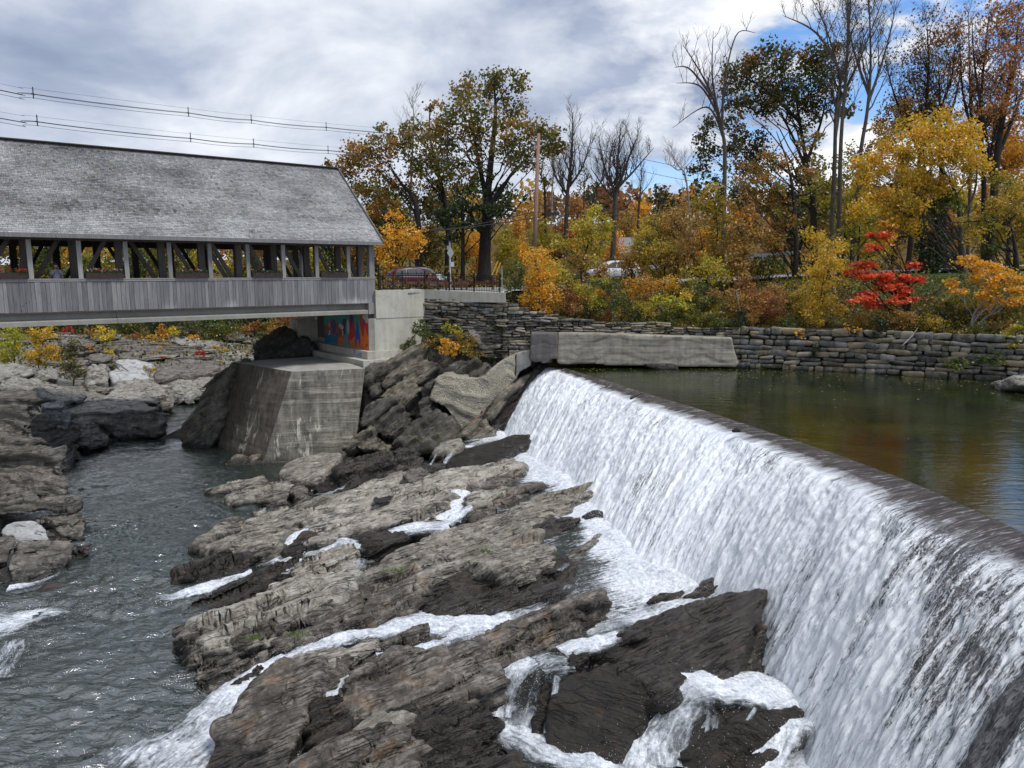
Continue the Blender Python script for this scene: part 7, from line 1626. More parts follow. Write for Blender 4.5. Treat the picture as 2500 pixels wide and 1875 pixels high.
T('young_tree', 'brownish sapling under the tall yellow green tree', 'tree', '755,880 752,760 745,660', 53, [(700, 600, 70), (790, 620, 60), (640, 640, 60), (740, 690, 60)], 'brown', ls=.13, dens=.55, rt=.05, bark='bark_dark', tag='e')
T('young_tree', 'olive yellow tree right of the white car', 'tree', '1435,840 1435,680 1420,500 1350,330', 55, [(1330, 320, 80), (1260, 420, 85), (1380, 430, 95), (1240, 540, 90), (1370, 550, 95), (1470, 540, 80), (1180, 620, 70), (1320, 640, 85), (1450, 660, 80), (1270, 720, 60), (1520, 750, 70)], 'olive', ls=.15, dens=.9, rt=.08, bark='bark_dark', tag='e')
T('young_tree', 'tan leaved thicket tree with several dark stems above the pond wall', 'tree', '1780,900 1760,700 1740,450 1690,250', 54, [(1600, 240, 85), (1690, 300, 95), (1560, 380, 90), (1680, 440, 100), (1560, 520, 85), (1770, 560, 80), (1640, 600, 85), (1540, 640, 70), (1720, 680, 70), (1480, 280, 70), (1440, 380, 60)], 'brown', ls=.15, dens=.85, rt=.08, bark='bark_dark', tag='e', trunks=['1765,760 1640,500 1560,300', '1770,820 1850,600 1880,300'])
T('young_tree', 'yellow leaved slender tree with straight dark stems beside the thicket', 'tree', '1850,900 1860,700 1875,400 1850,120', 56, [(1840, 70, 85), (1770, 160, 90), (1900, 170, 95), (1840, 280, 95), (1950, 300, 85), (1880, 420, 90), (1960, 480, 80), (1860, 560, 80)], 'olive', ls=.16, dens=.9, rt=.09, bark='bark_dark', tag='e', trunks=['1865,700 1920,500 1960,300'])
T('young_tree', 'ochre thicket on the slope left of the thick dark trunk', 'tree', '2080,900 2090,700 2110,450', 52, [(2110, 260, 90, 'orange'), (2040, 360, 85), (2150, 420, 85), (2020, 480, 80), (2120, 560, 90), (2040, 620, 80), (2150, 700, 80), (2060, 760, 80), (2140, 830, 75), (1980, 720, 60)], 'brown', ls=.15, dens=.85, rt=.08, bark='bark_dark', tag='e')
T('shrub', 'lime yellow broad leaved bush above the pond wall', 'shrub', '1500,1060 1500,1000', 46.6, [(1390, 940, 50), (1460, 970, 60), (1540, 980, 60), (1620, 1010, 50), (1500, 1030, 45), (1340, 980, 40), (1590, 1060, 35)], 'lime', ls=.17, dens=1.0, rt=.03, tag='e', flat_=.5)
T('shrub', 'feathery green weeds left of the lime bush', 'shrub', '1150,1060 1150,1000', 46.7, [(1080, 950, 60), (1150, 1010, 70), (1010, 1000, 55), (1220, 1070, 55), (1130, 1080, 50), (960, 860, 60), (880, 830, 65), (1010, 830, 70)], 'green', ls=.10, dens=.8, rt=.02, tag='e')
T('shrub', 'orange and gold low bush on the bank under the white car', 'shrub', '1200,930 1200,860', 48, [(1150, 830, 65), (1240, 830, 70), (1210, 910, 55), (1320, 850, 60), (900, 900, 55), (960, 910, 50), (1400, 830, 60)], 'orange', ls=.13, dens=.7, rt=.03, tag='e')
T('shrub', 'gold leaves trailing at the middle of the bank', 'shrub', '820,1000 820,940', 47.2, [(790, 960, 50), (860, 970, 50), (930, 1000, 40), (740, 880, 50)], 'yellowgreen', ls=.14, dens=.8, rt=.02, tag='e')
T('shrub', 'olive bush with yellow leaves between the lime bush and the leaning pole', 'shrub', '1700,1100 1700,1020', 47.5, [(1640, 900, 55, 'yellow'), (1680, 960, 55), (1740, 1020, 50), (1620, 930, 50, 'yellow'), (1770, 960, 60), (1830, 980, 60), (1860, 900, 70, 'brown'), (1720, 860, 60, 'green')], 'green', ls=.12, dens=.85, rt=.03, tag='e')
T('shrub', 'bright green shrub touching the right end of the pond wall', 'shrub', '1830,1200 1830,1140', 45.9, [(1780, 1120, 55), (1850, 1110, 60), (1880, 1170, 50), (1760, 1180, 45), (1700, 1190, 45)], 'green', ls=.10, dens=1.0, rt=.03, tag='e')
T('shrub', 'dark green shrub draped over the corner of the big block wall', 'shrub', '2070,1240 2070,1150', 45.6, [(2080, 1080, 55), (2040, 1150, 55), (2110, 1150, 50), (2030, 1220, 45), (2060, 1260, 35)], 'dkgreen', ls=.10, dens=1.1, rt=.03, tag='e')
T('shrub', 'dry brown vines over the wall behind the pond wall', 'shrub', '1100,1200 1100,1150', 45.9, [(1030, 1130, 45), (1110, 1160, 45), (1200, 1170, 45), (1300, 1180, 40), (980, 1170, 35), (1400, 1190, 35)], 'greygreen', ls=.08, dens=.6, rt=.02, tag='e')
T('shrub', 'reddish brown leafy bank right of the leaning pole', 'shrub', '230,880 230,800', 46.5, [(120, 700, 75), (200, 720, 80), (270, 760, 80), (140, 800, 70), (230, 840, 70), (310, 830, 60), (90, 860, 50), (320, 720, 60)], 'rust', ls=.11, dens=.75, rt=.03, tag='s')
T('shrub', 'tall yellow bush leaning over the block wall', 'shrub', '640,900 650,700 690,420', 45.0, [(700, 350, 80), (660, 440, 90), (770, 430, 70), (600, 520, 80), (700, 560, 85), (560, 640, 75), (680, 680, 90), (600, 760, 85), (720, 780, 85), (560, 850, 60), (800, 820, 55), (640, 870, 65), (530, 920, 35)], 'yellow', ls=.12, dens=.7, rt=.06, tag='s', flat_=.3)
T('maple_tree', 'scarlet red maple with flat layered sprays of leaves', 'tree', '1325,900 1320,700 1310,500 1200,260', 43.6, [(940, 465, 68), (1010, 470, 61), (900, 530, 68), (980, 540, 81), (1080, 555, 88), (1180, 575, 88), (1290, 570, 81), (1390, 580, 68), (1360, 470, 61), (1130, 635, 68), (1220, 650, 81), (1290, 680, 68), (1250, 730, 81), (1350, 740, 61), (1000, 690, 61), (960, 740, 81), (1060, 770, 81), (1130, 240, 61), (1040, 235, 47), (1020, 330, 54), (1090, 335, 47), (1180, 170, 47, 'orange'), (1120, 140, 40, 'orange')],
  'red', ls=.14, dens=1.15, rt=.12, bark='bark_dark', tag='s', squash=.42, flat_=.5, clump=8, depth_sp=.6)
T('maple_tree', 'bright golden maple at the right end of the block wall', 'tree', '1805,955 1840,840 1900,700 1950,540', 42, [(1770, 430, 77), (1870, 470, 94), (1990, 510, 105), (2110, 560, 94), (1900, 560, 94), (2030, 620, 94), (2150, 650, 82), (1960, 690, 82), (1650, 610, 72), (1700, 670, 61), (2080, 740, 77), (1930, 770, 55), (2190, 740, 61)], 'gold', ls=.14, dens=.95, rt=.08, bark='bark_pale', tag='s', squash=.5, flat_=.45)
T('shrub', 'green and yellow shrub under the golden maple', 'shrub', '1720,840 1720,760', 43, [(1760, 740, 65), (1850, 740, 55), (1670, 730, 55), (1620, 780, 55, 'green'), (1520, 800, 65, 'green'), (1440, 850, 60, 'green'), (1570, 860, 50, 'dkgreen')], 'yellowgreen', ls=.12, dens=.75, rt=.03, tag='s', flat_=.4)
T('young_tree', 'large spreading yellow olive tree filling the right of the bank', 'tree', '1780,1640 1770,1400 1740,1150 1650,950', 56, [(1500, 760, 95), (1620, 740, 105), (1740, 790, 105), (1840, 850, 90), (1390, 850, 95), (1510, 900, 105), (1640, 900, 110), (1760, 930, 95), (1290, 950, 90), (1390, 1010, 95), (1510, 1050, 100), (1640, 1070, 90), (1850, 990, 80), (1220, 1060, 75), (1300, 1160, 90), (1440, 1180, 90), (1580, 1200, 70, 'green'), (1210, 1230, 80), (1330, 1290, 75), (1700, 1180, 70, 'green'), (1460, 1300, 70), (1180, 950, 60)],
  'yellow', ls=.17, dens=1.2, rt=.28, bark='bark', tag='k', trunks=['1775,1400 1550,1250 1400,1050', '1765,1300 1850,1100 1860,900', '1770,1350 1640,1150 1560,850'])
T('young_tree', 'yellow tree with tangled dark boughs at the right edge', 'tree', '2085,1640 2070,1450 2060,1310', 52, [(2040, 1060, 80), (2110, 1120, 75), (1990, 1180, 65), (2090, 1230, 65), (1920, 1280, 60, 'yellowgreen'), (2020, 1350, 50), (1850, 1370, 60), (1800, 1280, 55), (1960, 1440, 60, 'green')], 'olive', ls=.14, dens=1.0, rt=.24, bark='bark_dark', tag='k', trunks=['2062,1320 2000,1290 1880,1280 1700,1290', '2070,1450 1980,1430 1900,1380'])
T('oak_tree', 'dark green and orange oak at the top of the right bank', 'tree', '935,1420 910,1200 880,950 830,700 800,500', 70, [(640, 360, 95), (720, 330, 90), (560, 470, 95), (470, 400, 78), (660, 480, 106), (780, 480, 106), (850, 380, 95), (940, 320, 90), (1000, 300, 67), (890, 530, 106), (980, 450, 90), (740, 620, 106), (600, 600, 95), (450, 590, 84), (470, 720, 78), (300, 710, 56), (280, 800, 56), (290, 880, 67), (410, 900, 84), (540, 830, 101), (630, 940, 95), (420, 480, 62), (860, 680, 90), (1010, 560, 84), (250, 1000, 62), (540, 960, 78), (1100, 620, 67)],
  'oakgreen', ls=.24, dens=.9, rt=.36, bark='bark_dark', tag='k', trunks=['890,1000 780,760 660,560', '880,950 960,700 1000,480', '900,1100 700,950 520,820', '820,700 640,520 480,430'])
bare('bent sparse tree with long arching bare twigs left of the dark oak', '405,1200 402,950 385,750 330,560 250,400 160,260', 62, 'k', spread=.55, rt=.20, n1=12, n2=4, n3=2, start=.45, ang=.8, bark='bark', trunks=['385,720 330,450 335,180', '390,760 400,480 470,200 580,190', '370,660 260,500 120,480', '330,560 200,400 110,390', '390,800 300,620 100,740'])
bare('tall slender bare tree with twin dark trunks in the right group', '1020,1370 1035,1000 1050,600 1110,300 1130,-60', 66, 'k', spread=.62, rt=.24, n1=18, ang=.8, n2=8, start=.42, trunks=['1040,800 1070,500 1000,200 900,-20', '1050,620 1180,350 1330,-40'], leaf='oak', nl=900)
bare('tall bare tree with a straight grey trunk in the right group', '1075,1460 1065,1200 1075,800 1105,400 1115,100 1105,-200', 62, 'k', spread=.6, rt=.24, n1=16, ang=.8, n2=8, start=.45, bark='bark', trunks=['1090,500 940,200 740,90'])
bare('leaning bare tree with a pale forked trunk against the blue sky', '1150,1300 1180,950 1225,650 1245,400 1240,100 1225,-150', 60, 'k', spread=.62, rt=.2, n1=17, ang=.8, n2=8, start=.42, bark='bark', trunks=['1230,600 1330,300 1400,0', '1235,550 1150,300 1100,40'])
T('young_tree', 'twisted dark trunked tree with orange leaves on the bank', 'tree', '805,1650 810,1400 800,1150 765,950 700,760', 53, [(690, 930, 75), (570, 990, 70), (650, 1060, 80), (500, 1080, 70), (720, 1150, 75), (880, 820, 55), (950, 780, 35), (620, 1200, 80), (540, 1290, 75), (770, 1270, 70), (880, 1000, 50), (600, 1380, 75), (900, 1350, 60, 'yellow'), (480, 1200, 60, 'brown'), (700, 1400, 60, 'brown')],
  'oakorange', ls=.16, dens=.9, rt=.22, bark='bark_dark', tag='k', trunks=['800,1150 880,1120 1000,1050', '800,1200 700,1100 600,1000', '805,1400 660,1350 600,1300'])
T('maple_tree', 'brown leaved tree with dense fine twigs on the upper right', 'tree', '1690,1300 1660,1000 1640,700 1640,400', 68, [(1640, 260, 98), (1540, 300, 86), (1700, 200, 75), (1600, 400, 98), (1700, 400, 92), (1480, 400, 80), (1540, 500, 92), (1660, 530, 103), (1440, 560, 80), (1380, 650, 86), (1500, 640, 92), (1770, 330, 69), (1330, 740, 75), (1600, 640, 86)],
  'darkrust', ls=.18, dens=.3, rt=.32, bark='bark_dark', tag='k', twigs=14, clump=16, limbs='up', trunks=['1650,900 1540,650 1480,380', '1645,800 1740,550 1780,300'])
T('maple_tree', 'deep red brown maple filling the upper right corner', 'tree', '1960,1250 1970,1000 2010,700 2070,400 2100,100', 60, [(2070, 120, 94), (2000, 180, 88), (2110, 230, 94), (1950, 260, 75), (2050, 330, 100), (1890, 320, 69), (2100, 440, 100), (1990, 430, 94), (1890, 480, 75), (2040, 560, 100), (2120, 620, 88), (2020, 50, 62), (2110, 20, 75), (1970, 610, 75)],
  'rust', ls=.17, dens=.42, rt=.34, bark='bark_dark', tag='k', twigs=13, clump=15, limbs='up', trunks=['1965,1050 1900,700 1850,400 1830,100', '1980,900 2100,600 2180,300', '1962,1100 1870,800 1780,620'])
T('maple_tree', 'orange gold tree below the red brown maple at the right edge', 'tree', '2060,1350 2055,1100 2060,850', 64, [(2010, 720, 94), (2100, 760, 94), (2050, 860, 105), (2120, 930, 94), (1980, 880, 82), (2060, 990, 94), (1960, 990, 66)], 'orange', ls=.19, dens=1.0, rt=.2, bark='bark_dark', tag='k')
T('pine_tree', 'dark evergreen in the shadow behind the scarlet maple', 'tree', '1620,1640 1620,1450 1615,1250', 60, [(1620, 1270, 55), (1590, 1340, 70), (1680, 1370, 65), (1620, 1430, 80), (1540, 1460, 60), (1710, 1480, 60), (1620, 1540, 80)], 'dkgreen', ls=.18, dens=1.0, rt=.15, bark='bark_dark', tag='k')
T('young_tree', 'light green understory maple left of the scarlet maple', 'tree', '1130,1640 1135,1450 1140,1330', 55, [(1140, 1330, 65), (1230, 1370, 65), (1080, 1410, 60), (1180, 1450, 70), (1280, 1450, 60), (1230, 1530, 65), (1100, 1530, 60)], 'yellowgreen', ls=.15, dens=.5, rt=.1, bark='bark_dark', tag='k', squash=.5)
T('young_tree', 'yellow saplings in front of the twin dark trunks', 'tree', '1000,1640 1000,1500 1010,1400', 52, [(960, 1390, 55), (1040, 1430, 60), (950, 1470, 60), (1020, 1520, 65), (920, 1560, 60), (1060, 1580, 55)], 'yellow', ls=.14, dens=.6, rt=.06, bark='bark_dark', tag='k')
T('shrub', 'fresh green broad leaves at the right corner of the pond', 'shrub', '1900,1300 1900,1220', 40.2, [(1640, 1240, 45), (1720, 1230, 55), (1800, 1260, 50), (1960, 1270, 55), (2040, 1260, 55), (1900, 1200, 55), (2000, 1190, 55), (1820, 1170, 60), (1950, 1120, 50)], 'green', ls=.13, dens=1.15, rt=.02, tag='s', flat_=.5, base_z=.15)
T('shrub', 'yellowing vine hanging down the right end of the block wall', 'shrub', '2120,1180 2120,1080', 39.5, [(2060, 1020, 55), (2130, 980, 60), (2190, 960, 55), (2120, 1080, 50), (2180, 1050, 55)], 'yellowgreen', ls=.12, dens=.8, rt=.03, tag='s', base_z=.6)
T('shrub', 'dark green creeper hanging on the middle of the block wall', 'shrub', '1110,1000 1110,960', 42.6, [(1110, 960, 45), (1150, 1000, 40), (1070, 1000, 35), (1120, 900, 40)], 'dkgreen', ls=.09, dens=1.0, rt=.02, tag='s', base_z=2.3)
T('shrub', 'dark green creeper low on the left part of the block wall', 'shrub', '620,1150 620,1120', 43.9, [(610, 1090, 35), (640, 1140, 38), (600, 1160, 30)], 'dkgreen', ls=.09, dens=.9, rt=.02, tag='s', base_z=1.2)
T('shrub', 'spray of single gold leaves hanging over the block wall', 'shrub', '860,980 860,940', 42.8, [(840, 940, 30), (890, 960, 35), (930, 980, 30), (480, 990, 35), (500, 1020, 25)], 'gold', ls=.15, dens=.35, rt=.02, tag='s', base_z=2.3)
# slope by the abutment
T('sapling', 'small golden sapling on the rocky slope by the abutment', 'sapling', '820,1050 820,960', 45.2, [(800, 930, 40), (850, 950, 38), (790, 980, 35), (830, 1000, 38), (760, 970, 22)], 'gold', ls=.11, dens=.9, rt=.03, tag='a', base_z=1.2)
T('shrub', 'green bush against the pale wing wall', 'shrub', '640,900 640,850', 46.4, [(620, 820, 40), (660, 850, 42), (600, 870, 35), (690, 880, 35), (560, 930, 35), (520, 960, 30), (640, 790, 25)], 'green', ls=.10, dens=1.0, rt=.02, tag='a', base_z=2.4)
T('shrub', 'lime green leaves below the stone wall', 'shrub', '820,870 820,840', 46.3, [(800, 830, 32), (850, 830, 35), (880, 850, 30), (820, 860, 28)], 'lime', ls=.12, dens=.9, rt=.02, tag='a', base_z=2.3)
T('shrub', 'olive and red grassy tuft beside the round concrete lump', 'shrub', '930,960 930,900', 45.9, [(900, 880, 40), (950, 910, 42), (980, 970, 42), (930, 980, 40), (1000, 1020, 35), (890, 940, 35), (740, 900, 35), (700, 930, 35), (640, 950, 30)], 'olive', ls=.09, dens=.8, rt=.02, tag='a', base_z=1.9)
T('shrub', 'green ferns in the wet hollow near the foot of the buttress', 'shrub', '600,1600 600,1580', 42.3, [(580, 1580, 26), (620, 1590, 26), (740, 1570, 20)], 'green', ls=.09, dens=.9, rt=.01, tag='a', base_z=-4.0)
T('shrub', 'dark green plants on the wall right of the concrete lump', 'shrub', '1170,900 1170,860', 45.9, [(1160, 850, 35), (1190, 880, 32), (1120, 800, 30), (1200, 1020, 28), (1100, 1030, 28)], 'dkgreen', ls=.09, dens=.7, rt=.02, tag='a', base_z=1.9)

bare('brown twiggy tree with many fine rising branches on the upper right', '1480,1300 1520,1000 1560,700 1580,380 1570,120', 66, 'k', spread=.75, rt=.24, n1=26, ang=.75, n2=9, start=.3, leaf='darkrust', nl=1500, bark='bark_dark', trunks=['1540,900 1400,600 1330,350', '1550,800 1700,500 1740,200'])
bare('tall reddish tree with long rising limbs at the right edge', '1930,1300 1900,1000 1880,700 1900,380 1930,100', 62, 'k', spread=.7, rt=.24, n1=24, ang=.75, n2=9, start=.3, leaf='rust', nl=2400, bark='bark_dark', trunks=['1900,1000 2000,650 2090,300', '1890,900 1790,600 1760,250'])
bare('slim bare tree rising between the brown trees on the right', '1830,1300 1825,900 1820,500 1810,60', 70, 'k', spread=.5, rt=.18, n1=18, ang=.9, n2=8, start=.35, bark='bark')
T('maple_tree', 'orange brown maple behind the large yellow tree', 'tree', '1560,1300 1560,1000 1550,800', 66, [(1380, 700, 85), (1480, 720, 80), (1320, 800, 85), (1600, 640, 75), (1700, 660, 70), (1280, 880, 75), (1830, 740, 75), (1900, 640, 70), (1440, 620, 60)], 'brown', ls=.19, dens=.8, rt=.2, bark='bark_dark', tag='k')
T('maple_tree', 'thin yellow and green trees behind the twin dark trunks', 'tree', '1180,1400 1180,1150 1180,950', 68, [(1150, 880, 60), (1200, 960, 65), (1120, 1030, 60), (1060, 940, 50), (1230, 1060, 60), (980, 1050, 60), (1130, 1160, 65), (900, 1130, 60), (1010, 1180, 65)], 'yellowgreen', ls=.19, dens=.6, rt=.12, bark='bark_dark', tag='k')
# --- the far river bank under and behind the bridge
FG = 'm'
for lab, nm, sp_, Yd, bl_, pl, kw in [
 ('bright green willow like shrub at the left edge beyond the shelf', 'shrub', '120,900 120,600', 62, [(110, 600, 90), (150, 680, 80), (80, 720, 80), (130, 790, 80), (60, 850, 60), (20, 800, 60)], 'lime', {}),
 ('yellow birch shrub beside the green one at the left', 'shrub', '380,900 390,600', 66, [(380, 580, 80), (460, 610, 70), (330, 660, 75), (420, 700, 80), (350, 780, 75), (450, 790, 70), (540, 760, 55), (280, 830, 60), (520, 850, 60), (400, 880, 60)], 'yellow', {}),
 ('grey green willow thicket between the yellow shrub and the white boulders', 'shrub', '700,1000 700,760', 64, [(700, 700, 60), (660, 770, 60), (740, 760, 60), (690, 850, 70), (640, 930, 70), (740, 920, 70), (790, 980, 55), (620, 1000, 50), (720, 1010, 50)], 'greygreen', {}),
 ('bright yellow sapling pair under the bridge', 'sapling', '980,700 980,600', 84, [(975, 570, 45), (960, 630, 50), (1010, 640, 45), (1060, 630, 42), (1080, 590, 25), (1050, 670, 35)], 'brightyellow', {}),
 ('small orange sapling left of the bright yellow pair', 'sapling', '890,640 890,600', 86, [(880, 590, 28), (905, 570, 22), (830, 590, 22)], 'orange', {}),
 ('orange young tree under the bridge middle', 'sapling', '1560,680 1560,600', 90, [(1550, 570, 40), (1540, 620, 45), (1590, 620, 40), (1560, 530, 25)], 'orange', {}),
 ('yellow sapling right of the orange young tree', 'sapling', '1680,660 1680,600', 90, [(1670, 570, 35), (1700, 590, 32), (1640, 610, 25)], 'brightyellow', {}),
 ('gold sapling growing on the far flat topped rock', 'sapling', '1870,690 1870,640', 88, [(1870, 630, 30), (1900, 640, 25), (1840, 660, 25)], 'gold', {}),
 ('crimson bush at the left under the bridge', 'shrub', '650,600 650,580', 88, [(630, 575, 28), (670, 565, 30), (690, 580, 20)], 'crimson', {}),
 ('crimson bush above the dark humps', 'shrub', '1930,840 1930,810', 72, [(1910, 795, 30), (1950, 800, 30), (1970, 815, 18), (1570, 840, 12)], 'crimson', {}),
 ('peach orange bush in front of the dark ledge', 'shrub', '880,800 880,760', 76, [(860, 750, 30), (900, 770, 28), (880, 730, 20)], 'orange', {}),
 ('small yellow bush at the end of the dark ledge', 'shrub', '1050,820 1050,780', 76, [(1030, 775, 25), (1070, 785, 25), (1080, 830, 20), (950, 830, 18)], 'brightyellow', {}),
 ('gold and rust grasses along the far bank', 'shrub', '1450,700 1450,680', 92, [(1400, 670, 50, 'brown'), (1480, 660, 50), (1300, 640, 45, 'rust'), (1200, 660, 40, 'rust'), (1650, 700, 40, 'orange'), (1550, 680, 40)], 'yellow', {}),
 ('yellow leaves beside the white boulders', 'shrub', '1430,1000 1430,950', 66, [(1400, 940, 25), (1450, 970, 25), (1490, 950, 18), (1060, 880, 30, 'green'), (1100, 930, 25, 'green')], 'yellow', {}),
 ('yellow and orange bushes right of the crimson bush', 'shrub', '2120,780 2120,750', 80, [(2060, 740, 28), (2120, 760, 28), (2180, 780, 30), (1540, 755, 28)], 'yellow', {}),
 ('rusty dry bushes on the far bank right of the gold sapling', 'shrub', '2200,720 2200,680', 96, [(2100, 640, 55), (2200, 660, 60, 'brown'), (2300, 680, 60), (2400, 650, 70, 'brown'), (2500, 700, 60, 'olive')], 'rust', {}),
 ('red and green bushes under the bridge near the mossy boulder', 'shrub', '2500,760 2500,700', 84, [(2450, 580, 70), (2550, 620, 60, 'green'), (2600, 560, 70, 'yellowgreen'), (2380, 560, 60, 'brown'), (2520, 520, 50)], 'rust', {}),
]: T(nm, lab, nm, sp_, Yd, bl_, pl, ls=.16 if Yd < 80 else .20, dens=.9, rt=.05, tag=FG, twigs=4, clump=8, **kw)
# band of woodland behind the bridge: each tree its own object, meshes shared between copies
rw = np.random.default_rng(99)
def generic(nm, cat, pal, H, Wd, ls, dens, seed, rt=.22):
    """a world-space tree at the origin"""
    r = np.random.default_rng(seed); bl_ = []; k = 15
    root = empty(nm, (0, 0, 0)); tk = Acc(); C = curve3(np.zeros(3), np.array([r.normal(0, .4), r.normal(0, .4), H * .92]), np.zeros(3), 14, r); tk.tube(C, rt * np.linspace(1.1, .15, 14), 7); tk.obj('trunk', 'bark_dark', root)
    br_ = Acc(); LC = []; LL = []; P_ = np.array(PAL[pal])
    for i in range(k):
        f = (i + .5) / k; zc = H * (.30 + .66 * f); a = r.uniform(0, 6.3); rad = Wd * .5 * math.sin(math.pi * (.18 + .74 * f)) * r.uniform(.3, .85)
        c = np.array([math.cos(a) * rad, math.sin(a) * rad, zc]); rr = Wd * r.uniform(.19, .30)
        st = C[np.argmin(abs(C[:, 2] - (zc - rad * .8)))]; L_b = curve3(st, c, np.zeros(3), 6, r); br_.tube(L_b, np.linspace(.07, .02, 6), 4)
        nc = 8; u = r.normal(0, 1, (nc, 3)); u /= np.linalg.norm(u, axis=1)[:, None]; u *= rr * (r.uniform(.2, 1, nc) ** .5)[:, None]; n = int(13 * rr * rr / ls ** 2 * dens); w = r.integers(0, nc, n)
        LC.append(c + u[w] + r.normal(0, rr * .3, (n, 3))); ci = np.where(r.random(n) < .4, r.integers(0, len(P_), n), r.integers(0, len(P_), nc)[w]); LL.append(P_[ci] * r.uniform(.7, 1.25, (n, 1)))
    br_.obj('branches', 'bark_dark', root); mobj('crown', leaves(np.concatenate(LC), ls, np.clip(np.concatenate(LL), 0, 1), r), root); return root
protos = [generic('woodland_tree', 'tree', p_, h_, w_, .42, .62, 300 + i) for i, (p_, h_, w_) in enumerate([('green', 15, 8), ('oak', 16, 8), ('yellowgreen', 12, 7), ('orange', 11, 7), ('gold', 10, 7), ('dkgreen', 17, 6), ('rust', 12, 7), ('brown', 12, 8)])]
KL = ['green tree of the woodland belt', 'ochre oak of the woodland belt', 'yellow green tree of the woodland belt', 'orange maple of the woodland belt', 'golden tree of the woodland belt', 'dark conifer of the woodland belt', 'rust red tree of the woodland belt', 'brown leaved tree of the woodland belt']
used = set()
def place(i, x, y, s, z=None):
    p = protos[i]
    if i in used:
        q = p.copy(); SC.collection.objects.link(q)
        for ch in p.children: c = ch.copy(); SC.collection.objects.link(c); c.parent = q
    else: q = p; used.add(i)
    q.location = (x, y, (ground_z(x, y) if z is None else z) - .1); q.scale = (s, s, s); q.rotation_euler = (0, 0, rw.uniform(0, 6.28)); props(q, KL[i], 'tree', ['green trees', 'ochre oaks', 'yellow green trees', 'orange maples', 'golden trees', 'dark conifers', 'rust red trees', 'brown leaved trees'][i] + ' of the woodland belt')
W_ = lambda *w: rw.choice(8, p=np.array(w) / sum(w))
for x in np.arange(-84, -14, 4.2): place(W_(5, 3, 3, 1.5, .8, 2, .5, .5), x + rw.uniform(-1.5, 1.5), 108 + rw.uniform(-4, 6), rw.uniform(.62, .85))
for x in np.arange(-100, -18, 5.0): place(W_(4, 3, 3, 2, 1.5, 2, 1, .5), x + rw.uniform(-2, 2), 122 + rw.uniform(-4, 6), rw.uniform(.6, .82))
for x in np.arange(-22, 6, 3.6): place(W_(3, 2, 3, 2, 2, 3, 2, 1), x + rw.uniform(-1, 1), 92 + rw.uniform(-5, 5), rw.uniform(.45, .65))
for x in np.arange(2, 60, 3.8): place(W_(1, 2, 3, 2, 4, .8, 1.5, 4), x + rw.uniform(-1.5, 1.5), 96 + rw.uniform(-6, 8), rw.uniform(.42, .68))
for x in np.arange(24, 62, 3.5): place(W_(1.5, 2.5, 3, 1, 3, 2, .8, 3), x + rw.uniform(-1.5, 1.5), 80 + rw.uniform(-5, 5), rw.uniform(.5, .85))
for x in np.arange(-10, 110, 6.0): place(W_(.8, 1.5, 1, 2.5, 2, 2.5, 3, 4), x + rw.uniform(-2, 2), 140 + rw.uniform(-12, 14), rw.uniform(.6, .9))
for x, y in ((-17, 70), (-20, 78), (-15, 82), (-24, 84), (-12, 74), (-28, 92), (-9, 84), (-22, 72)): place(W_(4, 2, 3, 2, 1, 3, 1, 1), x, y, rw.uniform(.42, .6))
for i in range(8):
    if i not in used: place(i, -60 + i * 5, 130, .7)
# bushes filling the bank between the wall and the road, each its own object
def bush(pal, H, Wd, ls, seed):
    r = np.random.default_rng(seed); root = empty('bank_shrub', (0, 0, 0)); br_ = Acc(); LC = []; LL = []; P_ = np.array(PAL[pal])
    for i in range(9):
        a = r.uniform(0, 6.3); rad = Wd * .5 * r.uniform(.1, .8); zc = H * r.uniform(.25, .85); c = np.array([math.cos(a) * rad, math.sin(a) * rad, zc]); rr = Wd * r.uniform(.16, .26)
        br_.tube(curve3(np.array([0, 0, -.1]), c, np.array([0, 0, .1]), 6, r), np.linspace(.035, .01, 6), 4); n = int(13 * rr * rr / ls ** 2 * .62); nc = 7; u = r.normal(0, 1, (nc, 3)) * rr * .55; w = r.integers(0, nc, n)
        LC.append(c + u[w] + r.normal(0, rr * .3, (n, 3))); ci = np.where(r.random(n) < .4, r.integers(0, len(P_), n), r.integers(0, len(P_), nc)[w]); LL.append(P_[ci] * r.uniform(.7, 1.25, (n, 1)))
    br_.obj('stems', 'bark_dark', root); c = np.concatenate(LC); c[:, 2] = np.abs(c[:, 2]); mobj('crown', leaves(c, ls, np.clip(np.concatenate(LL), 0, 1), r), root); return root
BP = [(bush(p_, h_, w_, .14, 500 + i), lab_) for i, (p_, h_, w_, lab_) in enumerate([('olive', 2.6, 2.6, 'olive yellow bush of the overgrown bank'), ('green', 1.8, 2.4, 'leafy green bush of the overgrown bank'), ('brown', 2.8, 2.6, 'tan brown bush of the overgrown bank'),
      ('yellow', 2.4, 2.3, 'yellow bush of the overgrown bank'), ('rust', 1.5, 2.4, 'rust red low bush of the overgrown bank'), ('orange', 2.2, 2.3, 'orange bush of the overgrown bank'), ('yellowgreen', 3.2, 2.6, 'tall yellow green bush of the overgrown bank')])]
bu = set()
def pbush(k, x, y, s):
    p, lab_ = BP[k]
    if k in bu:
        q = p.copy(); SC.collection.objects.link(q)
        for ch in p.children: c = ch.copy(); SC.collection.objects.link(c); c.parent = q
    else: q = p; bu.add(k)
    q.location = (x, y, ground_z(x, y) - .05); q.scale = (s, s, s * rw.uniform(.85, 1.2)); q.rotation_euler = (0, 0, rw.uniform(0, 6.28)); props(q, lab_, 'shrub', lab_.split(' of ')[0].rsplit(' ', 1)[0] + ' bushes of the bank')
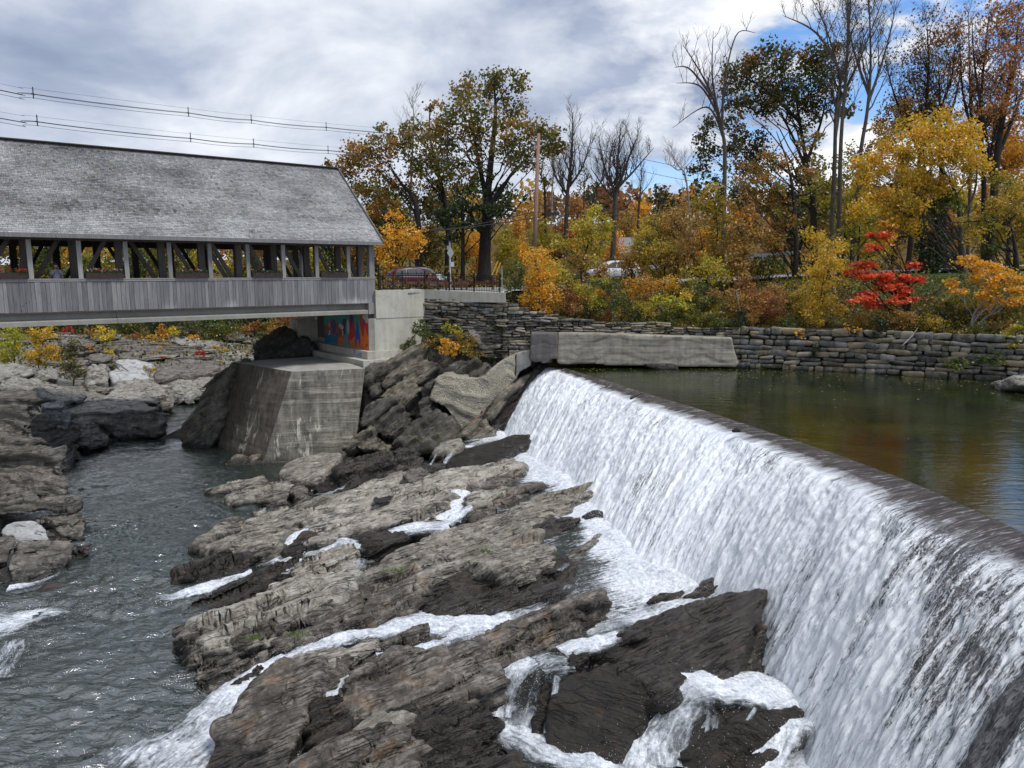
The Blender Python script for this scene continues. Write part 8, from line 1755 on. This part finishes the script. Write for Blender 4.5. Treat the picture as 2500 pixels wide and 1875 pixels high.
for i in range(58):
    x = 1.5 + i * .62 + rw.uniform(-.4, .4); row = i % 3; d = [2.3, 5.0, 8.0][row] + rw.uniform(-1, 1); k = int(rw.choice(7, p=[.26, .18, .16, .18, .05, .05, .12]))
    if 19.0 < x < 31 and (row > 0 or x < 28): continue
    pbush(k, x, shore(x) + d, rw.uniform(.6, 1.05) * (.75 if row == 0 else 1.0))
for i in range(16):
    x = 3.0 + i * 1.75 + rw.uniform(-.5, .5); pbush(int(rw.choice([0, 1, 2, 4, 6])), x, shore(x) + rw.uniform(.75, 1.1), rw.uniform(.38, .6))
# thicket at the back of the river bed and flat slabs scattered over it
VB = [bush(p_, h_, w_, .26, 540 + i) for i, (p_, h_, w_) in enumerate([('dkgreen', 3.2, 5), ('green', 2.8, 5), ('greygreen', 2.4, 4)])]
VL = ['dark green thicket bush', 'leafy green thicket bush', 'grey green willow bush']; vb_n = 0
for i in range(34):
    k = i % 3; x = -86 + i * 1.95 + rw.uniform(-.6, .6); y = 100 + rw.uniform(-3, 4) - (6 if i % 2 else 0)
    if i < 3: q = VB[k]
    else:
        q = VB[k].copy(); SC.collection.objects.link(q)
        for ch in VB[k].children: c = ch.copy(); SC.collection.objects.link(c); c.parent = q
    q.name = 'thicket_bush'; q.location = (x, y, ground_z(x, y) - .1); s_ = rw.uniform(.8, 1.25); q.scale = (s_, s_, s_); q.rotation_euler = (0, 0, rw.uniform(0, 6.28)); props(q, VL[k] + ' behind the river bed', 'shrub', VL[k] + 'es')
bm_ = bmesh.new(); bmesh.ops.create_cube(bm_, size=1.0); bmesh.ops.bevel(bm_, geom=list(bm_.edges), offset=.2, segments=2, affect='EDGES'); bmesh.ops.subdivide_edges(bm_, edges=list(bm_.edges), cuts=1)
for v_ in bm_.verts: q_ = np.array(v_.co[:]); v_.co += Vector((.12 * float(vnoise(q_ * 3)), .12 * float(vnoise(q_ * 3 + 9)), .10 * float(vnoise(q_ * 4 + 17))))
me_ = bpy.data.meshes.new('river_slab'); bm_.to_mesh(me_); bm_.free(); me_.materials.append(MATS['rock_left']); me_.polygons.foreach_set('use_smooth', np.ones(len(me_.polygons), bool))
me2_ = me_.copy(); me2_.materials[0] = MATS['rock_left_dark']
SLB = []
for i in range(64):
    y = rw.uniform(60, 96); x = np.interp(y, [60, 96], [-19, -27]) - rw.uniform(0, 1) * (8 + (y - 50) * .75); o = mobj('flat_rock', me_ if i % 2 else me2_); L_s = rw.uniform(1.2, 4.2) * (.6 + y / 140)
    o.scale = (L_s, L_s * rw.uniform(.35, .6), rw.uniform(.4, .9)); o.rotation_euler = (rw.uniform(-.06, .06), rw.uniform(-.10, .10), rw.uniform(.0, .55)); o.location = (x, y, float(ground_z(x, y)) + rw.uniform(.0, .25)); o.color = (.4, 1, 1, 1)
    props(o, ('pale' if i % 2 else 'dark') + ' flat slab lying on the far river bed under the bridge', 'rock', ('pale' if i % 2 else 'dark') + ' slabs of the far river bed'); SLB.append(o)
# far hillside wood: one mass nobody could count
nC = 460; fx = rw.uniform(-230, 330, nC); fy = rw.uniform(160, 330, nC); fz = ground_z(fx, fy); rr_ = rw.uniform(2.6, 4.6, nC)
per_ = 130; idx = np.repeat(np.arange(nC), per_); u = rw.normal(0, 1, (len(idx), 3)); u /= np.linalg.norm(u, axis=1)[:, None]
cc2 = np.stack([fx[idx], fy[idx], fz[idx] + 3 + rr_[idx]], -1) + u * rr_[idx][:, None] * np.array([1, 1, 1.25]) * rw.uniform(.6, 1, (len(idx), 1))
pk = [PAL['rust'], PAL['orange'], PAL['brown'], PAL['dkgreen'], PAL['oak'], PAL['dkgreen']]; kd = rw.choice(6, nC, p=[.25, .2, .2, .15, .12, .08]); base_c = np.array([pk[k][rw.integers(0, 3)] for k in kd])
colf = base_c[idx] * rw.uniform(.6, 1.15, (len(idx), 1))
o = mobj('far_wood', leaves(cc2, 1.15, colf, rw, name='far_wood')); props(o, kind='stuff')
# ground cover and fallen leaves
def cover(name, n, xf, size, pal_mix, hmax, rs):
    r = np.random.default_rng(rs); x, y = xf(r, n); z = ground_z(x, y); cl = fbm(np.stack([x * .55, y * .55, x * 0 + rs], -1), 3)
    z = z + np.abs(r.normal(0, 1, len(x))) * hmax * np.clip(.35 + cl, .05, 1)
    ci = (vnoise(np.stack([x * .35, y * .35, x * 0 + rs * 3.3], -1)) * .5 + .5) * len(pal_mix) * .999 + r.normal(0, .5, len(x)); ci = np.clip(ci.astype(int), 0, len(pal_mix) - 1)
    A = [np.array(PAL[p_]) for p_ in pal_mix]; c = np.array([A[k][r.integers(0, len(A[k]))] for k in ci]) * r.uniform(.6, 1.15, (len(x), 1))
    o = mobj(name, leaves(np.stack([x, y, z], -1), size, c, r, .3, name)); props(o, kind='stuff')
def bank(r, n): x = r.uniform(-1.0, 36, n); return x, shore(x) + .9 + r.uniform(0, 1, n) ** 1.3 * 11
cover('undergrowth', 48000, bank, .13, ['brown', 'green', 'olive', 'dkgreen', 'brown', 'green', 'greygreen', 'darkrust'], .33, 61)
def lit(r, n): x = r.uniform(15, 40, n); return x, shore(x) + .6 + r.uniform(0, 1, n) * 5
cover('leaf_litter', 15000, lit, .10, ['orange', 'rust', 'brown', 'orange'], .05, 62)
def vly(r, n): y = 104 - 34 * r.uniform(0, 1, n) ** 1.6; x = -16 - (y - 60) * .26 - r.uniform(0, 1, n) * 45; return x, y
cover('valley_brush', 11000, vly, .28, ['greygreen', 'green', 'brown', 'greygreen', 'dkgreen', 'olive', 'darkrust'], .6, 63)
def emb(r, n): y = r.uniform(53.5, 92, n); x = np.interp(y, [52.9, 90], [-14.2, -24]) + r.uniform(-3.5, 9, n); return x, y
def verge(r, n): x = r.uniform(-12, 60, n); return x, r.uniform(69, 92, n)
cover('slope_brush', 22000, emb, .24, ['green', 'dkgreen', 'olive', 'dkgreen', 'brown', 'green'], .8, 64)
cover('verge_brush', 34000, verge, .28, ['green', 'olive', 'brown', 'dkgreen', 'orange', 'green'], .9, 65)
# leaves floating on the pond and fallen leaves on the shore
r = np.random.default_rng(77); n = 420; x = r.uniform(3, 30, n); y = shore(x) - .3 - r.exponential(3.2, n); k = y > 17; x = x[k]; y = y[k]
ok = x > np.interp(y, [4, 20.4, 26.9, 31, 35.6, 40.8, 46.9], [12.5, 11.6, 9.8, 8.6, 6.9, 5.1, 3.0]); x, y = x[ok], y[ok]; n = len(x)
a = r.uniform(0, 6.3, n); s = r.uniform(.035, .075, n); c = np.stack([x, y, x * 0 + .006], -1); ax = np.stack([np.cos(a), np.sin(a), a * 0], -1) * s[:, None]; ay = np.stack([-np.sin(a), np.cos(a), a * 0], -1) * s[:, None] * .6
pc = np.array([(.55, .38, .08), (.5, .42, .2), (.4, .2, .06)])[r.integers(0, 3, n)]
props(mobj('floating_leaves', npmesh('floating_leaves', np.stack([c - ax, c + ay, c + ax, c - ay], 1).reshape(-1, 3), np.arange(4 * n).reshape(-1, 4), MATS['leaf'], col=np.repeat(pc, 4, 0))), kind='stuff')
# spray: droplets thrown off the falls and cascades
def spray(name, C, sd, size, seed):
    r = np.random.default_rng(seed); n = len(C); c = C + r.normal(0, 1, (n, 3)) * sd; s = (size * r.uniform(.5, 1.4, n))[:, None, None]
    T_ = np.array([(1, 0, -.7), (-1, 0, -.7), (0, 1, .7), (0, -1, .7)]) * .7
    V = (c[:, None] + T_[None] * s).reshape(-1, 3); o4 = np.arange(n)[:, None] * 4
    F = np.concatenate([o4 + np.array([0, 2, 1]), o4 + np.array([0, 1, 3]), o4 + np.array([0, 3, 2]), o4 + np.array([1, 2, 3])])
    props(mobj(name, npmesh(name, V, F, MATS['droplet'])), kind='stuff')
r = np.random.default_rng(5); n = 30000
ii_ = r.integers(0, NI - 220, n); jj = (14 + r.random(n) ** .6 * (R - 15)).astype(int)
base_p = FV[jj, ii_] + N3[ii_] * np.abs(r.normal(0, .09, n))[:, None]
spray('falls_spray', base_p, .02, np.interp(base_p[:, 1], [12, 40], [.010, .018]), 6)
n = 9000; kk = r.integers(0, 940, n); tp_ = toec[kk] + nrm_h[kk] * np.abs(r.normal(0, .55, n))[:, None] + np.array([0, 0, .2]) + np.array([0, 0, 1.]) * np.abs(r.normal(0, .28, n))[:, None]
spray('toe_spray', tp_, .05, np.interp(tp_[:, 1], [12, 40], [.011, .02]), 7)
SPK = []
for C_, W0 in STREAM_LINES:
    if W0.max() < .5: continue
    m_ = int(len(C_) * W0.mean() * 9); k = r.integers(0, len(C_), m_); SPK.append(C_[k] + np.stack([r.normal(0, 1, m_) * W0[k] * .42, r.normal(0, 1, m_) * W0[k] * .42, np.abs(r.normal(0, .09, m_)) + .05], -1))
spray('stream_spray', np.concatenate(SPK), .02, .011, 8)

# small things caught on the crest and the pale scum of the pools
def scum(label, tag, poly, z, col_=(.74, .72, .58)):
    P = [onz(x, y, z) for x, y in pts(tag, poly)]; c = np.mean(P, 0); V = [c + UPV * .0]; 
    m_ = 5
    for k in range(1, m_ + 1):
        for p in P: q = c + (p - c) * k / m_; q = q + np.array([vnoise(q * 3), vnoise(q * 3 + 9), 0]) * .05; q[2] = z - .03 + .03 * (1 - (k / m_) ** 2) - .02 * (k == m_) + .008 * vnoise(q * 9); V.append(q)
    n = len(P); F = [[0, 1 + i, 1 + (i + 1) % n] for i in range(n)]
    for k in range(m_ - 1):
        for i in range(n): a = 1 + k * n + i; b = 1 + k * n + (i + 1) % n; F.append([a, a + n, b + n, b])
    if 'scum' not in MATS:
        m, t_ = new_mat('scum'); f = t_.noise(t_.pos(), 7, 6, .7); pbr(t_, t_.ramp(f, [(.35, (.30, .26, .17)), (.55, (.55, .50, .36)), (.7, (.72, .69, .56))]), .8, t_.bump(f, .6, .03), .3)
    o = mobj('foam_scum', npmesh('foam_scum', V, F, MATS['scum'], True)); props(o, kind='stuff')
a_, b_ = onz(*pts('d', '1155,930')[0], .02), onz(*pts('d', '1270,885')[0], .06)
mb = MB(); V, F = tube(curve3(a_, b_, np.array([0, 0, .12]), 8, rw), np.linspace(.05, .02, 8), 6, True); mb.add(V, F); o = mb.obj('driftwood', MATS['bark_dark'], smooth=True); props(o, 'thin dark stick caught on the crest of the falls', 'driftwood')
a_ = onz(*pts('d', '2035,1205')[0], .0); mb = MB(); V, F = tube([a_ - [.16, 0, -.02], a_ + [0, 0, .07], a_ + [.17, .1, 0]], [.05, .10, .04], 7, True); mb.add(V, F); o = mb.obj('driftwood', MATS['bark_dark'], smooth=True); props(o, 'small dark lump of wood on the crest farther right', 'driftwood')
a_, b_ = at(*pts('a', '835,1585')[0], 42.8), at(*pts('a', '1065,1375')[0], 43.6)
mb = MB(); V, F = tube(curve3(a_, b_, np.zeros(3), 8, rw), np.linspace(.07, .035, 8), 7, True); mb.add(V, F); o = mb.obj('fallen_pole', MATS['pole_wood'], smooth=True); props(o, 'slanting bare tan pole leaning on the rocks under the buttress', 'driftwood')
a_, b_ = at(*pts('s', '1270,1090')[0], 41.2), at(*pts('s', '1390,950')[0], 41.9)
mb = MB(); V, F = tube(curve3(a_, b_, np.zeros(3), 6, rw), np.linspace(.04, .02, 6), 6, True); mb.add(V, F); o = mb.obj('fallen_branch', MATS['bark_pale'], smooth=True); props(o, 'pale dead branch slanting down the block wall', 'branch')
# pothole in the grey ledge: a dark bowl lying in the rock
pc_ = onz(*pts('c', '1035,342')[0], -3.86); n = 20; a = np.arange(n) * 2 * np.pi / n; V = []; F = []
for k, (rr_k, dz) in enumerate([(1.0, .06), (.8, .0), (.45, -.02), (.0001, -.03)]):
    for q in a: V.append(pc_ + np.array([math.cos(q) * .40 * rr_k, math.sin(q) * .52 * rr_k * (1.15 if math.sin(q) < 0 else 1), dz]))
for k in range(3):
    for i in range(n): F.append([k * n + i, k * n + (i + 1) % n, (k + 1) * n + (i + 1) % n, (k + 1) * n + i])
o = mobj('pothole', npmesh('pothole', V, F, MATS['rock_black'], True)); props(o, 'round black water worn pothole in the pale grey ledge', 'pothole')

# repeats of one kind told apart by their place in the row, counted from the left
def ordinal(n):
    O = ['leftmost', 'second', 'third', 'fourth', 'fifth', 'sixth', 'seventh', 'eighth', 'ninth', 'tenth', 'eleventh', 'twelfth', 'thirteenth', 'fourteenth', 'fifteenth', 'sixteenth', 'seventeenth', 'eighteenth', 'nineteenth', 'twentieth',
         'twenty-first', 'twenty-second', 'twenty-third', 'twenty-fourth', 'twenty-fifth', 'twenty-sixth', 'twenty-seventh', 'twenty-eighth', 'twenty-ninth', 'thirtieth', 'thirty-first', 'thirty-second', 'thirty-third']
    return O[n] if n < len(O) else 'far right'
from collections import defaultdict
gr = defaultdict(list)
for o in list(SC.objects):
    if o.parent is None and o.get('label') and ('woodland belt' in o['label'] or 'overgrown bank' in o['label'] or 'slab lying on the far' in o['label'] or 'bush behind the river bed' in o['label']): gr[o['label']].append(o)
for lab_, os_ in gr.items():
    lab_ = lab_.replace(' at the back of the river bed of the overgrown bank', ' at the back of the river bed').replace(' lying on the far river bed under the bridge', ' of the far river bed')
    os_.sort(key=lambda o: o.location.x / max(o.location.y, 1))
    for i, o in enumerate(os_): o['label'] = lab_ + (', the leftmost of its kind' if i == 0 else ', %s of its kind from the left' % ordinal(i))
for i, (xx, yy, zz_, lb) in enumerate([(1100, 690, -3.45, 'green grass tuft in the crack of the big ridge above the dark block'), (1540, 595, -3.4, 'small green tuft on the middle slab of the big ridge'), (405, 1020, -4.1, 'green tuft on the sloping back of the big ridge near the river'), (610, 1005, -4.0, 'yellowing tuft low on the layered flank of the ridge')]):
    p = onz(*pts('c', '%d,%d' % (xx, yy))[0], zz_ + .05); r = np.random.default_rng(900 + i); n = 90
    b0 = p + np.stack([r.normal(0, .16, n), r.normal(0, .06, n), r.uniform(-.05, .03, n)], -1); t0 = b0 + np.stack([r.normal(0, .05, n), r.normal(0, .05, n), r.uniform(.05, .14, n)], -1); sd_ = np.stack([r.normal(0, 1, n), r.normal(0, 1, n), np.zeros(n)], -1); sd_ = sd_ / np.linalg.norm(sd_, axis=1)[:, None] * .012
    V = np.stack([b0 - sd_, b0 + sd_, t0], 1) - p; c_ = np.array([(.08, .17, .02), (.16, .2, .03)])[r.integers(0, 2, n)]
    o = mobj('grass_tuft', npmesh('grass_tuft', V.reshape(-1, 3), np.arange(3 * n).reshape(-1, 3), MATS['leaf'], col=np.repeat(c_, 3, 0))); o.location = p; props(o, lb, 'grass tuft')
